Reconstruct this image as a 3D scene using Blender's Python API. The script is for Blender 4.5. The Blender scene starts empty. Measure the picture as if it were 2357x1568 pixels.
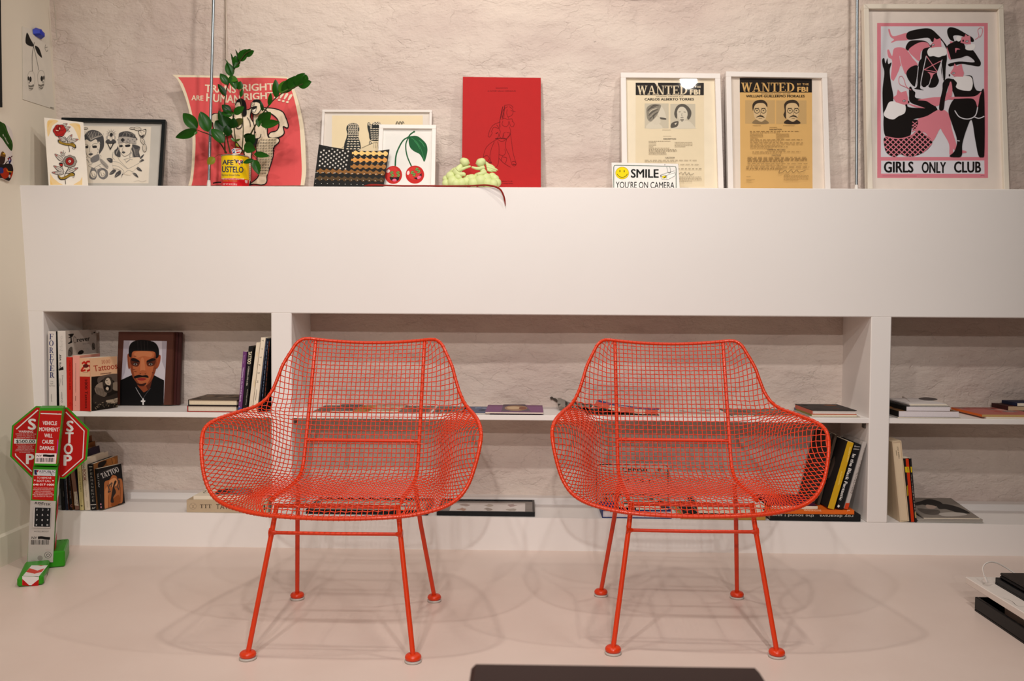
import bpy, math, random
import numpy as np
from mathutils import Vector, Matrix, noise
from mathutils.geometry import tessellate_polygon

# ------------------------------------------------------------------ camera, light, exposure
SC = bpy.context.scene
COL = SC.collection
PW, PH, FPX = 2357, 1568, 2050.0
CAM = Vector((0.0, -3.229, 0.887))
_p, _y, _r = math.radians(2.1), math.radians(1.03), math.radians(0.37)
CF = Vector((-math.sin(_y) * math.cos(_p), math.cos(_y) * math.cos(_p), -math.sin(_p)))
_r0 = Vector((math.cos(_y), math.sin(_y), 0)); _u0 = _r0.cross(CF)
CR = _r0 * math.cos(_r) + _u0 * math.sin(_r)
CU = CR.cross(CF)
cam_d = bpy.data.cameras.new('camera')
cam_d.sensor_width = 36.0; cam_d.lens = 36.0 * FPX / PW
cam_d.clip_start = 0.05; cam_d.clip_end = 60
cam_d.dof.use_dof = True; cam_d.dof.focus_distance = 2.5; cam_d.dof.aperture_fstop = 4.5
cam_o = bpy.data.objects.new('camera', cam_d); COL.objects.link(cam_o)
cm = Matrix((CR, CU, -CF)).transposed().to_4x4(); cm.translation = CAM
cam_o.matrix_world = cm
SC.camera = cam_o
SC.view_settings.view_transform = 'Standard'; SC.view_settings.look = 'None'
SC.view_settings.gamma = 1.0; SC.view_settings.use_curve_mapping = False
SC.view_settings.exposure = 0.34
SC.cycles.use_denoising = True
SC.cycles.max_bounces = 8; SC.cycles.transparent_max_bounces = 16
SC.cycles.caustics_reflective = False; SC.cycles.caustics_refractive = False

wd = bpy.data.worlds.new('dim_room_world'); SC.world = wd; wd.use_nodes = True
wd.node_tree.nodes['Background'].inputs[0].default_value = (1.0, 0.83, 0.72, 1)
wd.node_tree.nodes['Background'].inputs[1].default_value = 0.05

CEIL = 2.75
def lamp(x, y, power, col=(1.0, 0.80, 0.66), rad=0.045, blend=0.3, size=178, aim=(0, 0, -1)):
    d = bpy.data.lights.new('ceiling_spot', 'SPOT')
    d.energy = power; d.color = col; d.shadow_soft_size = rad
    d.spot_size = math.radians(size); d.spot_blend = blend
    o = bpy.data.objects.new('ceiling_spot', d); COL.objects.link(o)
    o.location = (x, y, CEIL - 0.03)
    o.rotation_euler = Vector(aim).to_track_quat('-Z', 'Y').to_euler()
    return o
WARM, WARM2 = (1, .93, .85), (1, .945, .90)
# two downlights over the chairs, then three rows of ceiling spots turned to the wall
lamp(-0.34, -1.02, 38, WARM); lamp(0.99, -1.10, 30, WARM)
for _lx, _ly, _pw, _sz in [(-0.75, -2.75, 55, 95), (0.35, -2.75, 55, 95), (-0.6, -4.6, 88, 62), (0.4, -4.6, 88, 62), (-0.15, -7.2, 300, 42)]:
    lamp(_lx, _ly, _pw, WARM2, size=_sz, blend=1.0, aim=(-0.12 - _lx * .8, -_ly, 0.50 - CEIL))

# ------------------------------------------------------------------ pixel -> place
def ray(x, y): return CF + CR * ((x - PW / 2) / FPX) - CU * ((y - PH / 2) / FPX)
def at(x, y, Y=0.0):
    d = ray(x, y); return CAM + d * ((Y - CAM.y) / d.y)
def atz(x, y, Z=0.0):
    d = ray(x, y); return CAM + d * ((Z - CAM.z) / d.z)
def atx(x, y, X):
    d = ray(x, y); return CAM + d * ((X - CAM.x) / d.x)

# ------------------------------------------------------------------ materials
def lin(c):
    if isinstance(c, str):
        c = c.lstrip('#'); c = tuple(int(c[i:i + 2], 16) / 255 for i in (0, 2, 4))
    return tuple((v / 12.92 if v <= 0.04045 else ((v + 0.055) / 1.055) ** 2.4) for v in c)
_M = {}
def mat(col, rough=0.6, metal=0.0, spec=0.2, vary=0.06, scale=30.0, bump=0.0, coat=0.0, name=None):
    key = (col, rough, metal, spec, vary, scale, bump, coat)
    if key in _M: return _M[key]
    m = bpy.data.materials.new(name or 'paint_' + str(col).strip('#'))
    m.use_nodes = True; nt = m.node_tree; b = nt.nodes['Principled BSDF']
    c = lin(col)
    b.inputs['Roughness'].default_value = rough; b.inputs['Metallic'].default_value = metal
    b.inputs['Specular IOR Level'].default_value = spec
    if coat: b.inputs['Coat Weight'].default_value = coat; b.inputs['Coat Roughness'].default_value = 0.12
    tc = nt.nodes.new('ShaderNodeTexCoord'); nz = nt.nodes.new('ShaderNodeTexNoise')
    nz.inputs['Scale'].default_value = scale; nz.inputs['Detail'].default_value = 4
    nt.links.new(tc.outputs['Object'], nz.inputs['Vector'])
    mx = nt.nodes.new('ShaderNodeMix'); mx.data_type = 'RGBA'
    mx.inputs[6].default_value = tuple(max(0, v * (1 - vary)) for v in c) + (1,)
    mx.inputs[7].default_value = tuple(min(1, v * (1 + vary)) for v in c) + (1,)
    nt.links.new(nz.outputs['Fac'], mx.inputs[0]); nt.links.new(mx.outputs[2], b.inputs['Base Color'])
    if bump:
        bp = nt.nodes.new('ShaderNodeBump'); bp.inputs['Strength'].default_value = bump; bp.inputs['Distance'].default_value = 0.002
        nt.links.new(nz.outputs['Fac'], bp.inputs['Height']); nt.links.new(bp.outputs[0], b.inputs['Normal'])
    _M[key] = m
    return m
def glass_mat():
    if 'glass' in _M: return _M['glass']
    m = bpy.data.materials.new('clear_pane'); m.use_nodes = True; nt = m.node_tree
    nt.nodes.remove(nt.nodes['Principled BSDF']); out = nt.nodes['Material Output']
    tr = nt.nodes.new('ShaderNodeBsdfTransparent'); gl = nt.nodes.new('ShaderNodeBsdfGlossy')
    gl.inputs['Roughness'].default_value = 0.03
    fr = nt.nodes.new('ShaderNodeFresnel'); fr.inputs['IOR'].default_value = 1.35
    mx = nt.nodes.new('ShaderNodeMixShader')
    ge = nt.nodes.new('ShaderNodeNewGeometry'); fb = nt.nodes.new('ShaderNodeMath'); fb.operation = 'MULTIPLY_ADD'   # reflect at the outer face only
    fb.inputs[1].default_value = -1.0; fb.inputs[2].default_value = 1.0; nt.links.new(ge.outputs['Backfacing'], fb.inputs[0])
    ml = nt.nodes.new('ShaderNodeMath'); ml.operation = 'MULTIPLY'; nt.links.new(fr.outputs[0], ml.inputs[0]); nt.links.new(fb.outputs[0], ml.inputs[1])
    nt.links.new(ml.outputs[0], mx.inputs[0]); nt.links.new(tr.outputs[0], mx.inputs[1])
    nt.links.new(gl.outputs[0], mx.inputs[2]); nt.links.new(mx.outputs[0], out.inputs['Surface'])
    _M['glass'] = m
    return m

# ------------------------------------------------------------------ things, parts, meshes
def tag(o, label=None, cat=None, group=None, kind=None):
    if label: o['label'] = label
    if cat: o['category'] = cat
    if group: o['group'] = group
    if kind: o['kind'] = kind
    return o
def thing(name, label, cat, loc=(0, 0, 0), group=None, M=None):
    o = bpy.data.objects.new(name, None); COL.objects.link(o)
    o.empty_display_size = 0.05
    if M is not None: o.matrix_world = M
    else: o.location = loc
    tag(o, label, cat, group)
    o['_m'] = 0
    del o['_m']
    return o

class MB:
    """collects geometry with several materials and links it as ONE mesh object"""
    def __init__(s): s.v = []; s.f = []; s.mi = []; s.sm = []; s.mats = []
    def m(s, mt):
        if isinstance(mt, str): mt = mat(mt)
        if mt not in s.mats: s.mats.append(mt)
        return s.mats.index(mt)
    def add(s, vs, fs, mt, smooth=False):
        o = len(s.v); k = s.m(mt)
        s.v.extend(tuple(v) for v in vs)
        for f in fs: s.f.append(tuple(i + o for i in f)); s.mi.append(k); s.sm.append(smooth)
    def box(s, lo, hi, mt, bev=0.0, T=None):
        (x0, y0, z0), (x1, y1, z1) = lo, hi
        if bev <= 0:
            vs = [(x0, y0, z0), (x1, y0, z0), (x1, y1, z0), (x0, y1, z0), (x0, y0, z1), (x1, y0, z1), (x1, y1, z1), (x0, y1, z1)]
            fs = [(0, 3, 2, 1), (4, 5, 6, 7), (0, 1, 5, 4), (1, 2, 6, 5), (2, 3, 7, 6), (3, 0, 4, 7)]
        else:
            b = min(bev, (x1 - x0) / 2.01, (y1 - y0) / 2.01, (z1 - z0) / 2.01)
            vs = []; idx = {}
            for i, (x, sx) in enumerate(((x0, 1), (x1, -1))):
                for j, (y, sy) in enumerate(((y0, 1), (y1, -1))):
                    for k, (z, sz) in enumerate(((z0, 1), (z1, -1))):
                        for a, p in enumerate(((x, y + sy * b, z + sz * b), (x + sx * b, y, z + sz * b), (x + sx * b, y + sy * b, z))):
                            idx[(i, j, k, a)] = len(vs); vs.append(p)
            fs = []
            for i in (0, 1):
                q = [idx[(i, j, k, 0)] for j, k in ((0, 0), (0, 1), (1, 1), (1, 0))]; fs.append(q if i == 0 else q[::-1])
                q = [idx[(j, i, k, 1)] for j, k in ((0, 0), (1, 0), (1, 1), (0, 1))]; fs.append(q if i == 0 else q[::-1])
                q = [idx[(j, k, i, 2)] for j, k in ((0, 0), (0, 1), (1, 1), (1, 0))]; fs.append(q if i == 0 else q[::-1])
            for j in (0, 1):
                for k in (0, 1):
                    fs.append([idx[(0, j, k, 2)], idx[(1, j, k, 2)], idx[(1, j, k, 1)], idx[(0, j, k, 1)]])
                    fs.append([idx[(j, 0, k, 2)], idx[(j, 1, k, 2)], idx[(j, 1, k, 0)], idx[(j, 0, k, 0)]])
                    fs.append([idx[(j, k, 0, 1)], idx[(j, k, 1, 1)], idx[(j, k, 1, 0)], idx[(j, k, 0, 0)]])
            for i in (0, 1):
                for j in (0, 1):
                    for k in (0, 1): fs.append([idx[(i, j, k, 0)], idx[(i, j, k, 1)], idx[(i, j, k, 2)]])
        if T is not None: vs = [T @ Vector(v) for v in vs]
        s.add(vs, fs, mt)
    def prism(s, poly, d, mt, back=None):
        """poly: 3D outline (list of Vector), extruded by vector d"""
        n = len(poly); d = Vector(d); P = [Vector(p) for p in poly]
        s.add(P + [p + d for p in P], [tuple(range(n)), tuple(range(2 * n - 1, n - 1, -1))] + [(i, i + n, (i + 1) % n + n, (i + 1) % n) for i in range(n)], mt)
    def tube(s, pts, r, mt, n=8, closed=False, caps=True, up=None):
        P = np.array([tuple(p) for p in pts], float); N = len(P)
        if closed: T = np.roll(P, -1, 0) - np.roll(P, 1, 0)
        else: T = np.gradient(P, axis=0)
        T /= np.linalg.norm(T, axis=1)[:, None] + 1e-12
        ref = np.array(up if up is not None else ((0, 0, 1) if abs(T[0][2]) < .9 else (1, 0, 0)), float)
        a = np.cross(T[0], ref); a /= np.linalg.norm(a)
        A = [a]
        for i in range(1, N):
            a = A[-1] - T[i] * (A[-1] @ T[i]); a /= np.linalg.norm(a) + 1e-12; A.append(a)
        A = np.array(A); B = np.cross(T, A)
        R = np.full(N, r, float) if np.isscalar(r) else np.array(r, float)
        th = np.arange(n) * 2 * math.pi / n
        V = P[:, None, :] + R[:, None, None] * (np.cos(th)[None, :, None] * A[:, None, :] + np.sin(th)[None, :, None] * B[:, None, :])
        V = V.reshape(-1, 3); F = []
        for i in range(N if closed else N - 1):
            i2 = (i + 1) % N
            for k in range(n): F.append((i * n + k, i * n + (k + 1) % n, i2 * n + (k + 1) % n, i2 * n + k))
        s.add(V, F, mt, True)
        if caps and not closed:
            s.add(V[:n], [tuple(range(n - 1, -1, -1))], mt); s.add(V[-n:], [tuple(range(n))], mt)
    def lathe(s, prof, c, mt, n=28, axis=None, smooth=True):
        """prof: [(r, h)] about an axis (default z) through c"""
        ax = Vector(axis or (0, 0, 1)).normalized(); q = ax.to_track_quat('Z', 'Y'); c = Vector(c); vs = []; fs = []
        for r, h in prof:
            for k in range(n):
                a = 2 * math.pi * k / n; vs.append(c + q @ Vector((r * math.cos(a), r * math.sin(a), h)))
        for i in range(len(prof) - 1):
            for k in range(n): fs.append((i * n + k, i * n + (k + 1) % n, (i + 1) * n + (k + 1) % n, (i + 1) * n + k))
        s.add(vs, fs, mt, smooth)
        s.add(vs[:n], [tuple(range(n - 1, -1, -1))], mt); s.add(vs[-n:], [tuple(range(n))], mt)
    def blob(s, c, r, mt, nu=16, nv=10, R=None):
        r = (r, r, r) if np.isscalar(r) else r; vs = []; fs = []; c = Vector(c)
        for j in range(nv + 1):
            t = math.pi * j / nv
            for i in range(nu):
                a = 2 * math.pi * i / nu
                p = Vector((r[0] * math.sin(t) * math.cos(a), r[1] * math.sin(t) * math.sin(a), r[2] * math.cos(t)))
                vs.append(c + (R @ p if R is not None else p))
        for j in range(nv):
            for i in range(nu): fs.append((j * nu + i, (j + 1) * nu + i, (j + 1) * nu + (i + 1) % nu, j * nu + (i + 1) % nu))
        s.add(vs, fs, mt, True)
    def obj(s, name, parent=None, label=None):
        me = bpy.data.meshes.new(name); me.from_pydata(s.v, [], s.f)
        for mt in s.mats: me.materials.append(mt)
        me.polygons.foreach_set('material_index', s.mi); me.polygons.foreach_set('use_smooth', s.sm)
        me.update()
        o = bpy.data.objects.new(name, me); COL.objects.link(o)
        if parent is not None: o.parent = parent
        if label: o['label'] = label
        return o

# ------------------------------------------------------------------ flat printed pictures
def crom(pts, closed=False, k=6):
    """smooth a 2D outline"""
    P = [Vector((p[0], p[1], 0)) for p in pts]; n = len(P)
    if n < 3: return [(p.x, p.y) for p in P]
    out = []
    for i in range(n if closed else n - 1):
        if closed: a, b, c, d = P[(i - 1) % n], P[i], P[(i + 1) % n], P[(i + 2) % n]
        else: a, b, c, d = P[max(i - 1, 0)], P[i], P[i + 1], P[min(i + 2, n - 1)]
        for j in range(k):
            t = j / k
            q = 0.5 * ((2 * b) + (c - a) * t + (2 * a - 5 * b + 4 * c - d) * t * t + (3 * b - a - 3 * c + d) * t ** 3)
            out.append((q.x, q.y))
    if not closed: out.append((P[-1].x, P[-1].y))
    return out
_T = {}
def glyphs(txt, bold=0.0, space=1.0):
    """the built-in sans as flat triangles, scaled so the text runs 0..1 wide and capitals 0..1 tall"""
    key = (txt, bold, space)
    if key in _T: return _T[key]
    cu = bpy.data.curves.new('lettering', 'FONT'); cu.body = txt; cu.size = 1; cu.space_character = space
    cu.resolution_u = 3; cu.fill_mode = 'FRONT'
    o = bpy.data.objects.new('lettering', cu); COL.objects.link(o)
    dg = bpy.context.evaluated_depsgraph_get(); dg.update()
    me = bpy.data.meshes.new_from_object(o.evaluated_get(dg))
    V = np.array([v.co[:] for v in me.vertices]); Fs = [tuple(p.vertices) for p in me.polygons]
    bpy.data.objects.remove(o); bpy.data.curves.remove(cu); bpy.data.meshes.remove(me)
    x0, x1 = V[:, 0].min(), V[:, 0].max(); cap = 0.70
    V2 = np.stack([(V[:, 0] - x0) / (x1 - x0), V[:, 1] / cap], 1)
    _T[key] = (V2, Fs, (x1 - x0) / cap)
    return _T[key]

SERIF = {}
def _sf(ch, w, *polys): SERIF[ch] = (w, polys)
def _R(x0, y0, x1, y1): return [(x0, y0), (x1, y0), (x1, y1), (x0, y1)]
def _S(x0, y0, x1, y1, w): return [(x0, y0), (x0 + w, y0), (x1 + w, y1), (x1, y1)]
def _arc(cx, cy, rx, ry, ix, iy, a0, a1, n=18):
    o = [(cx + rx * math.cos(a0 + (a1 - a0) * i / n), cy + ry * math.sin(a0 + (a1 - a0) * i / n)) for i in range(n + 1)]
    q = [(cx + ix * math.cos(a0 + (a1 - a0) * i / n), cy + iy * math.sin(a0 + (a1 - a0) * i / n)) for i in range(n, -1, -1)]
    return o + q
_h = math.pi / 2
_sf('W', 1.15, _S(.26, 0, .04, 1, .17), _S(.26, 0, .50, 1, .09), _S(.70, 0, .46, 1, .17), _S(.72, 0, .98, 1, .08), _R(-.04, .94, .30, 1), _R(.40, .94, .68, 1), _R(.86, .94, 1.14, 1))
_sf('A', .88, _S(.04, 0, .36, 1, .08), _S(.64, 0, .34, 1, .17), _R(.2, .28, .62, .35), _R(-.05, 0, .24, .07), _R(.52, 0, .9, .07))
_sf('N', .92, _R(.12, 0, .2, 1), _S(.66, 0, .08, 1, .18), _R(.74, 0, .82, 1), _R(0, .94, .26, 1), _R(.62, .94, .94, 1), _R(.0, 0, .32, .06))
_sf('T', .80, _R(.32, 0, .5, 1), _R(.02, .93, .8, 1), _R(.02, .72, .08, 1), _R(.74, .72, .8, 1), _R(.2, 0, .62, .06))
_sf('E', .78, _R(.1, 0, .28, 1), _R(0, .93, .7, 1), _R(0, 0, .74, .07), _R(.2, .47, .54, .54), _R(.64, .76, .7, 1), _R(.68, 0, .74, .26), _R(.5, .38, .55, .63))
_sf('F', .74, _R(.1, 0, .28, 1), _R(0, .93, .7, 1), _R(0, 0, .42, .07), _R(.2, .47, .54, .54), _R(.64, .74, .7, 1), _R(.5, .38, .55, .63))
_sf('D', .88, _R(.1, 0, .28, 1), _R(0, .93, .3, 1), _R(0, 0, .3, .07), _arc(.28, .5, .55, .5, .36, .43, -_h, _h))
_sf('O', .90, _arc(.44, .5, .42, .52, .24, .46, 0, _h * 4, 30))
_sf('R', .86, _R(.1, 0, .28, 1), _R(0, .93, .3, 1), _R(0, 0, .42, .07), _arc(.28, .73, .38, .27, .2, .2, -_h, _h), _S(.62, 0, .36, .5, .19), _R(.6, 0, .9, .07))
_sf('V', .86, _S(.34, 0, .06, 1, .17), _S(.38, 0, .7, 1, .08), _R(-.04, .94, .32, 1), _R(.58, .94, .88, 1))
_sf(' ', .4)
_sf('I', .44, _R(.12, 0, .3, 1), _R(0, .93, .42, 1), _R(0, 0, .42, .07))
_sf('1', .5, _R(.16, 0, .32, 1), _R(.04, 0, .44, .06), _S(.04, .84, .2, 1, .08))
_sf('0', .7, _arc(.33, .5, .31, .5, .17, .44, 0, _h * 4, 24))
def tri2(poly):
    t = tessellate_polygon([[Vector((p[0], p[1], 0)) for p in poly]])
    return [tuple(f) for f in t]
def serif(txt, space=0.06):
    V = []; Fs = []; x = 0
    for ch in txt:
        w, polys = SERIF[ch]
        for p in polys:
            o = len(V); V += [(x + a, b) for a, b in p]; Fs += [tuple(i + o for i in f) for f in tri2(p)]
        x += w + space
    V = np.array(V); x0, x1 = V[:, 0].min(), V[:, 0].max(); V[:, 0] = (V[:, 0] - x0) / (x1 - x0)
    return V, Fs, x1 - x0

class Art:
    """prints on a plane of a part. F: 4x4 in the thing's space, x right, y up, z out of the sheet. W: the thing's world matrix"""
    def __init__(s, mb, F, W=None, crop=None, px=True, step=0.00002):
        s.mb = mb; s.F = F; s.n = 1; s.step = step; s.crop = crop; s.px = px; s.box = None
        s.Wi = ((W if W is not None else Matrix()) @ F).inverted()
    def uv(s, p, crop=None):
        if not s.px: return (p[0], p[1])
        c = crop or s.crop
        x, y = (c[0] + p[0] / c[2], c[1] + p[1] / c[2]) if c else p
        a = s.Wi @ CAM; b = s.Wi.to_3x3() @ ray(x, y)
        q = a + b * (-a.z / b.z)
        return (q.x, q.y)
    def put(s, uvs, faces, col, rough=0.6, smooth=False):
        z = s.n * s.step; s.n += 1
        if s.box: uvs = [(min(max(u, s.box[0]), s.box[1]), min(max(v, s.box[2]), s.box[3])) for u, v in uvs]
        mt = mat(col, max(rough, .65), spec=0.12, vary=0.03) if isinstance(col, str) else col
        vs = [s.F @ Vector((u, v, z)) for u, v in uvs]; out = []
        for f in faces:
            a, b, c = (uvs[f[0]], uvs[f[1]], uvs[f[2]])
            ar = (b[0] - a[0]) * (c[1] - a[1]) - (b[1] - a[1]) * (c[0] - a[0])
            out.append(tuple(f) if ar >= 0 else tuple(f)[::-1])
        s.mb.add(vs, out, mt)
    def poly(s, pts, col, smooth=False, k=5):
        if smooth: pts = crom(pts, True, k)
        P = [s.uv(p) for p in pts]
        s.put(P, tri2(P), col)
    def rect(s, a, b, col): s.poly([(a[0], a[1]), (b[0], a[1]), (b[0], b[1]), (a[0], b[1])], col)
    def ell(s, c, r, col, n=22, rot=0.0):
        r = (r, r) if np.isscalar(r) else r; q = []
        for i in range(n):
            t = 2 * math.pi * i / n; x, y = r[0] * math.cos(t), r[1] * math.sin(t)
            q.append((c[0] + x * math.cos(rot) - y * math.sin(rot), c[1] + x * math.sin(rot) + y * math.cos(rot)))
        s.poly(q, col)
    def line(s, pts, w, col, smooth=True, closed=False, k=5, taper=False):
        if smooth and len(pts) > 2: pts = crom(pts, closed, k)
        P = np.array([s.uv(p) for p in pts])
        if s.px:
            c = s.crop; a = s.uv(pts[0]); b = s.uv((pts[0][0] + 1, pts[0][1])); w = w * math.hypot(b[0] - a[0], b[1] - a[1])
        N = len(P)
        T = np.roll(P, -1, 0) - np.roll(P, 1, 0) if closed else np.gradient(P, axis=0)
        T /= np.linalg.norm(T, axis=1)[:, None] + 1e-12
        Nn = np.stack([-T[:, 1], T[:, 0]], 1)
        ww = np.full(N, w / 2)
        if taper: ww = ww * (0.25 + 0.75 * np.sin(np.linspace(0.15, math.pi - 0.15, N)))
        A = P + Nn * ww[:, None]; B = P - Nn * ww[:, None]
        uv = [tuple(x) for x in np.concatenate([A, B])]
        s.put(uv, [(i, (i + 1) % N, (i + 1) % N + N, i + N) for i in range(N if closed else N - 1)], col)
    def lines(s, L, w, col, **k):
        for l in L: s.line(l, w, col, **k)
    def text(s, txt, p0, p1, h, col, bold=0.0, space=1.0, font=None, slant=0.0, flip=False):
        """text whose baseline runs p0 -> p1 and whose capitals are h tall (same units as the points)"""
        V, Fs, wd = serif(txt, space if space != 1.0 else .06) if font == 'serif' else glyphs(txt, 0.0, space)
        d = Vector((p1[0] - p0[0], p1[1] - p0[1], 0)); e = d.normalized()
        up = Vector((e.y, -e.x, 0)) if s.px else Vector((-e.y, e.x, 0))
        k = bold * 1.25                             # heavier strokes: the same flat letters overlaid, a hair apart
        for dx, dy in (((0, 0),) if k <= 0 else ((-k, 0), (k, 0), (-k * .5, k * .5), (k * .5, k * .5), (-k * .5, -k * .5), (k * .5, -k * .5))):
            q = []
            for a, b in V:
                a, b = (a + dx / wd, b + dy); a = (a * wd + k) / (wd + 2 * k)
                p = Vector((p0[0], p0[1], 0)) + d * a + up * (h * b) + e * (slant * h * b)
                q.append(s.uv((p.x, p.y)))
            s.put(q, Fs, col); s.n -= .65
        s.n += .65
    def words(s, p0, p1, w, col, seed=0, lo=.04, hi=.12):
        """a line of print too small to read: short dashes"""
        rnd = random.Random(seed); t = 0.0
        while t < 1:
            l = rnd.uniform(lo, hi); b = min(1, t + l)
            q = lambda k: (p0[0] + (p1[0] - p0[0]) * k, p0[1] + (p1[1] - p0[1]) * k)
            s.line([q(t), q(b)], w, col, smooth=False); t = b + .022

def FR(o, x, y):
    """frame matrix from origin, x axis, y axis (unit)"""
    x = Vector(x).normalized(); z = x.cross(Vector(y)).normalized(); y = z.cross(x)
    m = Matrix((x, y, z)).transposed().to_4x4(); m.translation = Vector(o)
    return m

# ------------------------------------------------------------------ the room
WALL_Y = 0.285
def white_paint(name, col, rough, scale, bump, dist, blotch=0.05, tint='#d9cfc6', spec=0.35):
    m = bpy.data.materials.new(name); m.use_nodes = True; nt = m.node_tree; b = nt.nodes['Principled BSDF']
    tc = nt.nodes.new('ShaderNodeTexCoord')
    n1 = nt.nodes.new('ShaderNodeTexNoise'); n1.inputs['Scale'].default_value = scale * .12; n1.inputs['Detail'].default_value = 5
    n2 = nt.nodes.new('ShaderNodeTexNoise'); n2.inputs['Scale'].default_value = scale; n2.inputs['Detail'].default_value = 8; n2.inputs['Roughness'].default_value = .62
    for n in (n1, n2): nt.links.new(tc.outputs['Object'], n.inputs['Vector'])
    mx = nt.nodes.new('ShaderNodeMix'); mx.data_type = 'RGBA'
    mx.inputs[6].default_value = lin(tint) + (1,); mx.inputs[7].default_value = lin(col) + (1,)
    rp = nt.nodes.new('ShaderNodeMapRange'); rp.inputs[1].default_value = .5 - .25 / max(blotch * 10, .3); rp.inputs[2].default_value = .5 + .1
    nt.links.new(n1.outputs['Fac'], rp.inputs[0]); nt.links.new(rp.outputs[0], mx.inputs[0])
    nt.links.new(mx.outputs[2], b.inputs['Base Color'])
    b.inputs['Roughness'].default_value = rough; b.inputs['Specular IOR Level'].default_value = spec
    bp = nt.nodes.new('ShaderNodeBump'); bp.inputs['Strength'].default_value = bump; bp.inputs['Distance'].default_value = dist
    nt.links.new(n2.outputs['Fac'], bp.inputs['Height']); nt.links.new(bp.outputs[0], b.inputs['Normal'])
    return m
M_JOINERY = white_paint('white_satin_joinery', '#e9e3df', 0.42, 18, 0.10, 0.004, .03, '#e3dcd7')
M_FLOOR = white_paint('white_floor_paint', '#dcc9be', 0.36, 26, 0.14, 0.004, .05, '#d2bdb1', .4)
M_LEFT = white_paint('white_plaster', '#e3dac9', 0.6, 14, 0.10, 0.004, .03, '#dcd3c1')
M_FAR = white_paint('bounce_cut_far', '#5f5750', 0.7, 10, 0.05, 0.004, .03, '#59514b')  # unseen far walls and rear floor, coloured dark to cut bounce light
M_CEIL = white_paint('bounce_cut_ceiling', '#766c63', 0.7, 10, 0.05, 0.004, .03, '#70665e')  # unseen ceiling, darkened so less light bounces into the cubbies

def stone_mat():
    m = bpy.data.materials.new('white_painted_rubble'); m.use_nodes = True; nt = m.node_tree; b = nt.nodes['Principled BSDF']
    L = nt.links.new
    tc = nt.nodes.new('ShaderNodeTexCoord'); mp = nt.nodes.new('ShaderNodeMapping'); mp.inputs['Scale'].default_value = (1, 1, 1.7)
    L(tc.outputs['Object'], mp.inputs['Vector'])
    big = nt.nodes.new('ShaderNodeTexNoise'); big.inputs['Scale'].default_value = 2.6; big.inputs['Detail'].default_value = 6
    med = nt.nodes.new('ShaderNodeTexNoise'); med.inputs['Scale'].default_value = 9; med.inputs['Detail'].default_value = 9; med.inputs['Roughness'].default_value = .6
    fin = nt.nodes.new('ShaderNodeTexNoise'); fin.inputs['Scale'].default_value = 70; fin.inputs['Detail'].default_value = 6; fin.inputs['Roughness'].default_value = .7
    wrp = nt.nodes.new('ShaderNodeTexNoise'); wrp.inputs['Scale'].default_value = 5; wrp.inputs['Detail'].default_value = 5
    for n in (big, med, fin, wrp): L(mp.outputs[0], n.inputs['Vector'])
    add = nt.nodes.new('ShaderNodeVectorMath'); add.operation = 'MULTIPLY_ADD'; add.inputs[1].default_value = (.5, .5, .5)
    L(wrp.outputs['Color'], add.inputs[0]); L(mp.outputs[0], add.inputs[2])
    vo = nt.nodes.new('ShaderNodeTexVoronoi'); vo.feature = 'DISTANCE_TO_EDGE'; vo.inputs['Scale'].default_value = 3.4; L(add.outputs[0], vo.inputs['Vector'])
    ck = nt.nodes.new('ShaderNodeMapRange'); ck.inputs[1].default_value = 0.0; ck.inputs[2].default_value = 0.022; L(vo.outputs['Distance'], ck.inputs[0])
    gate = nt.nodes.new('ShaderNodeMapRange'); gate.inputs[1].default_value = .42; gate.inputs[2].default_value = .56; L(med.outputs['Fac'], gate.inputs[0])
    crack = nt.nodes.new('ShaderNodeMath'); crack.operation = 'MAXIMUM'; L(ck.outputs[0], crack.inputs[0]); L(gate.outputs[0], crack.inputs[1])
    mx = nt.nodes.new('ShaderNodeMix'); mx.data_type = 'RGBA'
    mx.inputs[6].default_value = lin('#d3c0b6') + (1,); mx.inputs[7].default_value = lin('#e1d1c5') + (1,)
    r1 = nt.nodes.new('ShaderNodeMapRange'); r1.inputs[1].default_value = .35; r1.inputs[2].default_value = .6; L(big.outputs['Fac'], r1.inputs[0]); L(r1.outputs[0], mx.inputs[0])
    # chips where the paint is missing
    chip = nt.nodes.new('ShaderNodeTexNoise'); chip.inputs['Scale'].default_value = 17; chip.inputs['Detail'].default_value = 3; L(mp.outputs[0], chip.inputs['Vector'])
    r2 = nt.nodes.new('ShaderNodeMapRange'); r2.inputs[1].default_value = .755; r2.inputs[2].default_value = .80; L(chip.outputs['Fac'], r2.inputs[0])
    m2 = nt.nodes.new('ShaderNodeMix'); m2.data_type = 'RGBA'; m2.inputs[7].default_value = lin('#6f655c') + (1,)
    L(r2.outputs[0], m2.inputs[0]); L(mx.outputs[2], m2.inputs[6]); L(m2.outputs[2], b.inputs['Base Color'])
    b.inputs['Roughness'].default_value = .55; b.inputs['Specular IOR Level'].default_value = .3
    h1 = nt.nodes.new('ShaderNodeMath'); h1.operation = 'MULTIPLY_ADD'; h1.inputs[1].default_value = .07; L(crack.outputs[0], h1.inputs[0]); L(med.outputs['Fac'], h1.inputs[2])
    h2 = nt.nodes.new('ShaderNodeMath'); h2.operation = 'MULTIPLY_ADD'; h2.inputs[1].default_value = .10; L(fin.outputs['Fac'], h2.inputs[0]); L(h1.outputs[0], h2.inputs[2])
    bp = nt.nodes.new('ShaderNodeBump'); bp.inputs['Strength'].default_value = .75; bp.inputs['Distance'].default_value = .03
    L(h2.outputs[0], bp.inputs['Height']); L(bp.outputs[0], b.inputs['Normal'])
    return m

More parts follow.
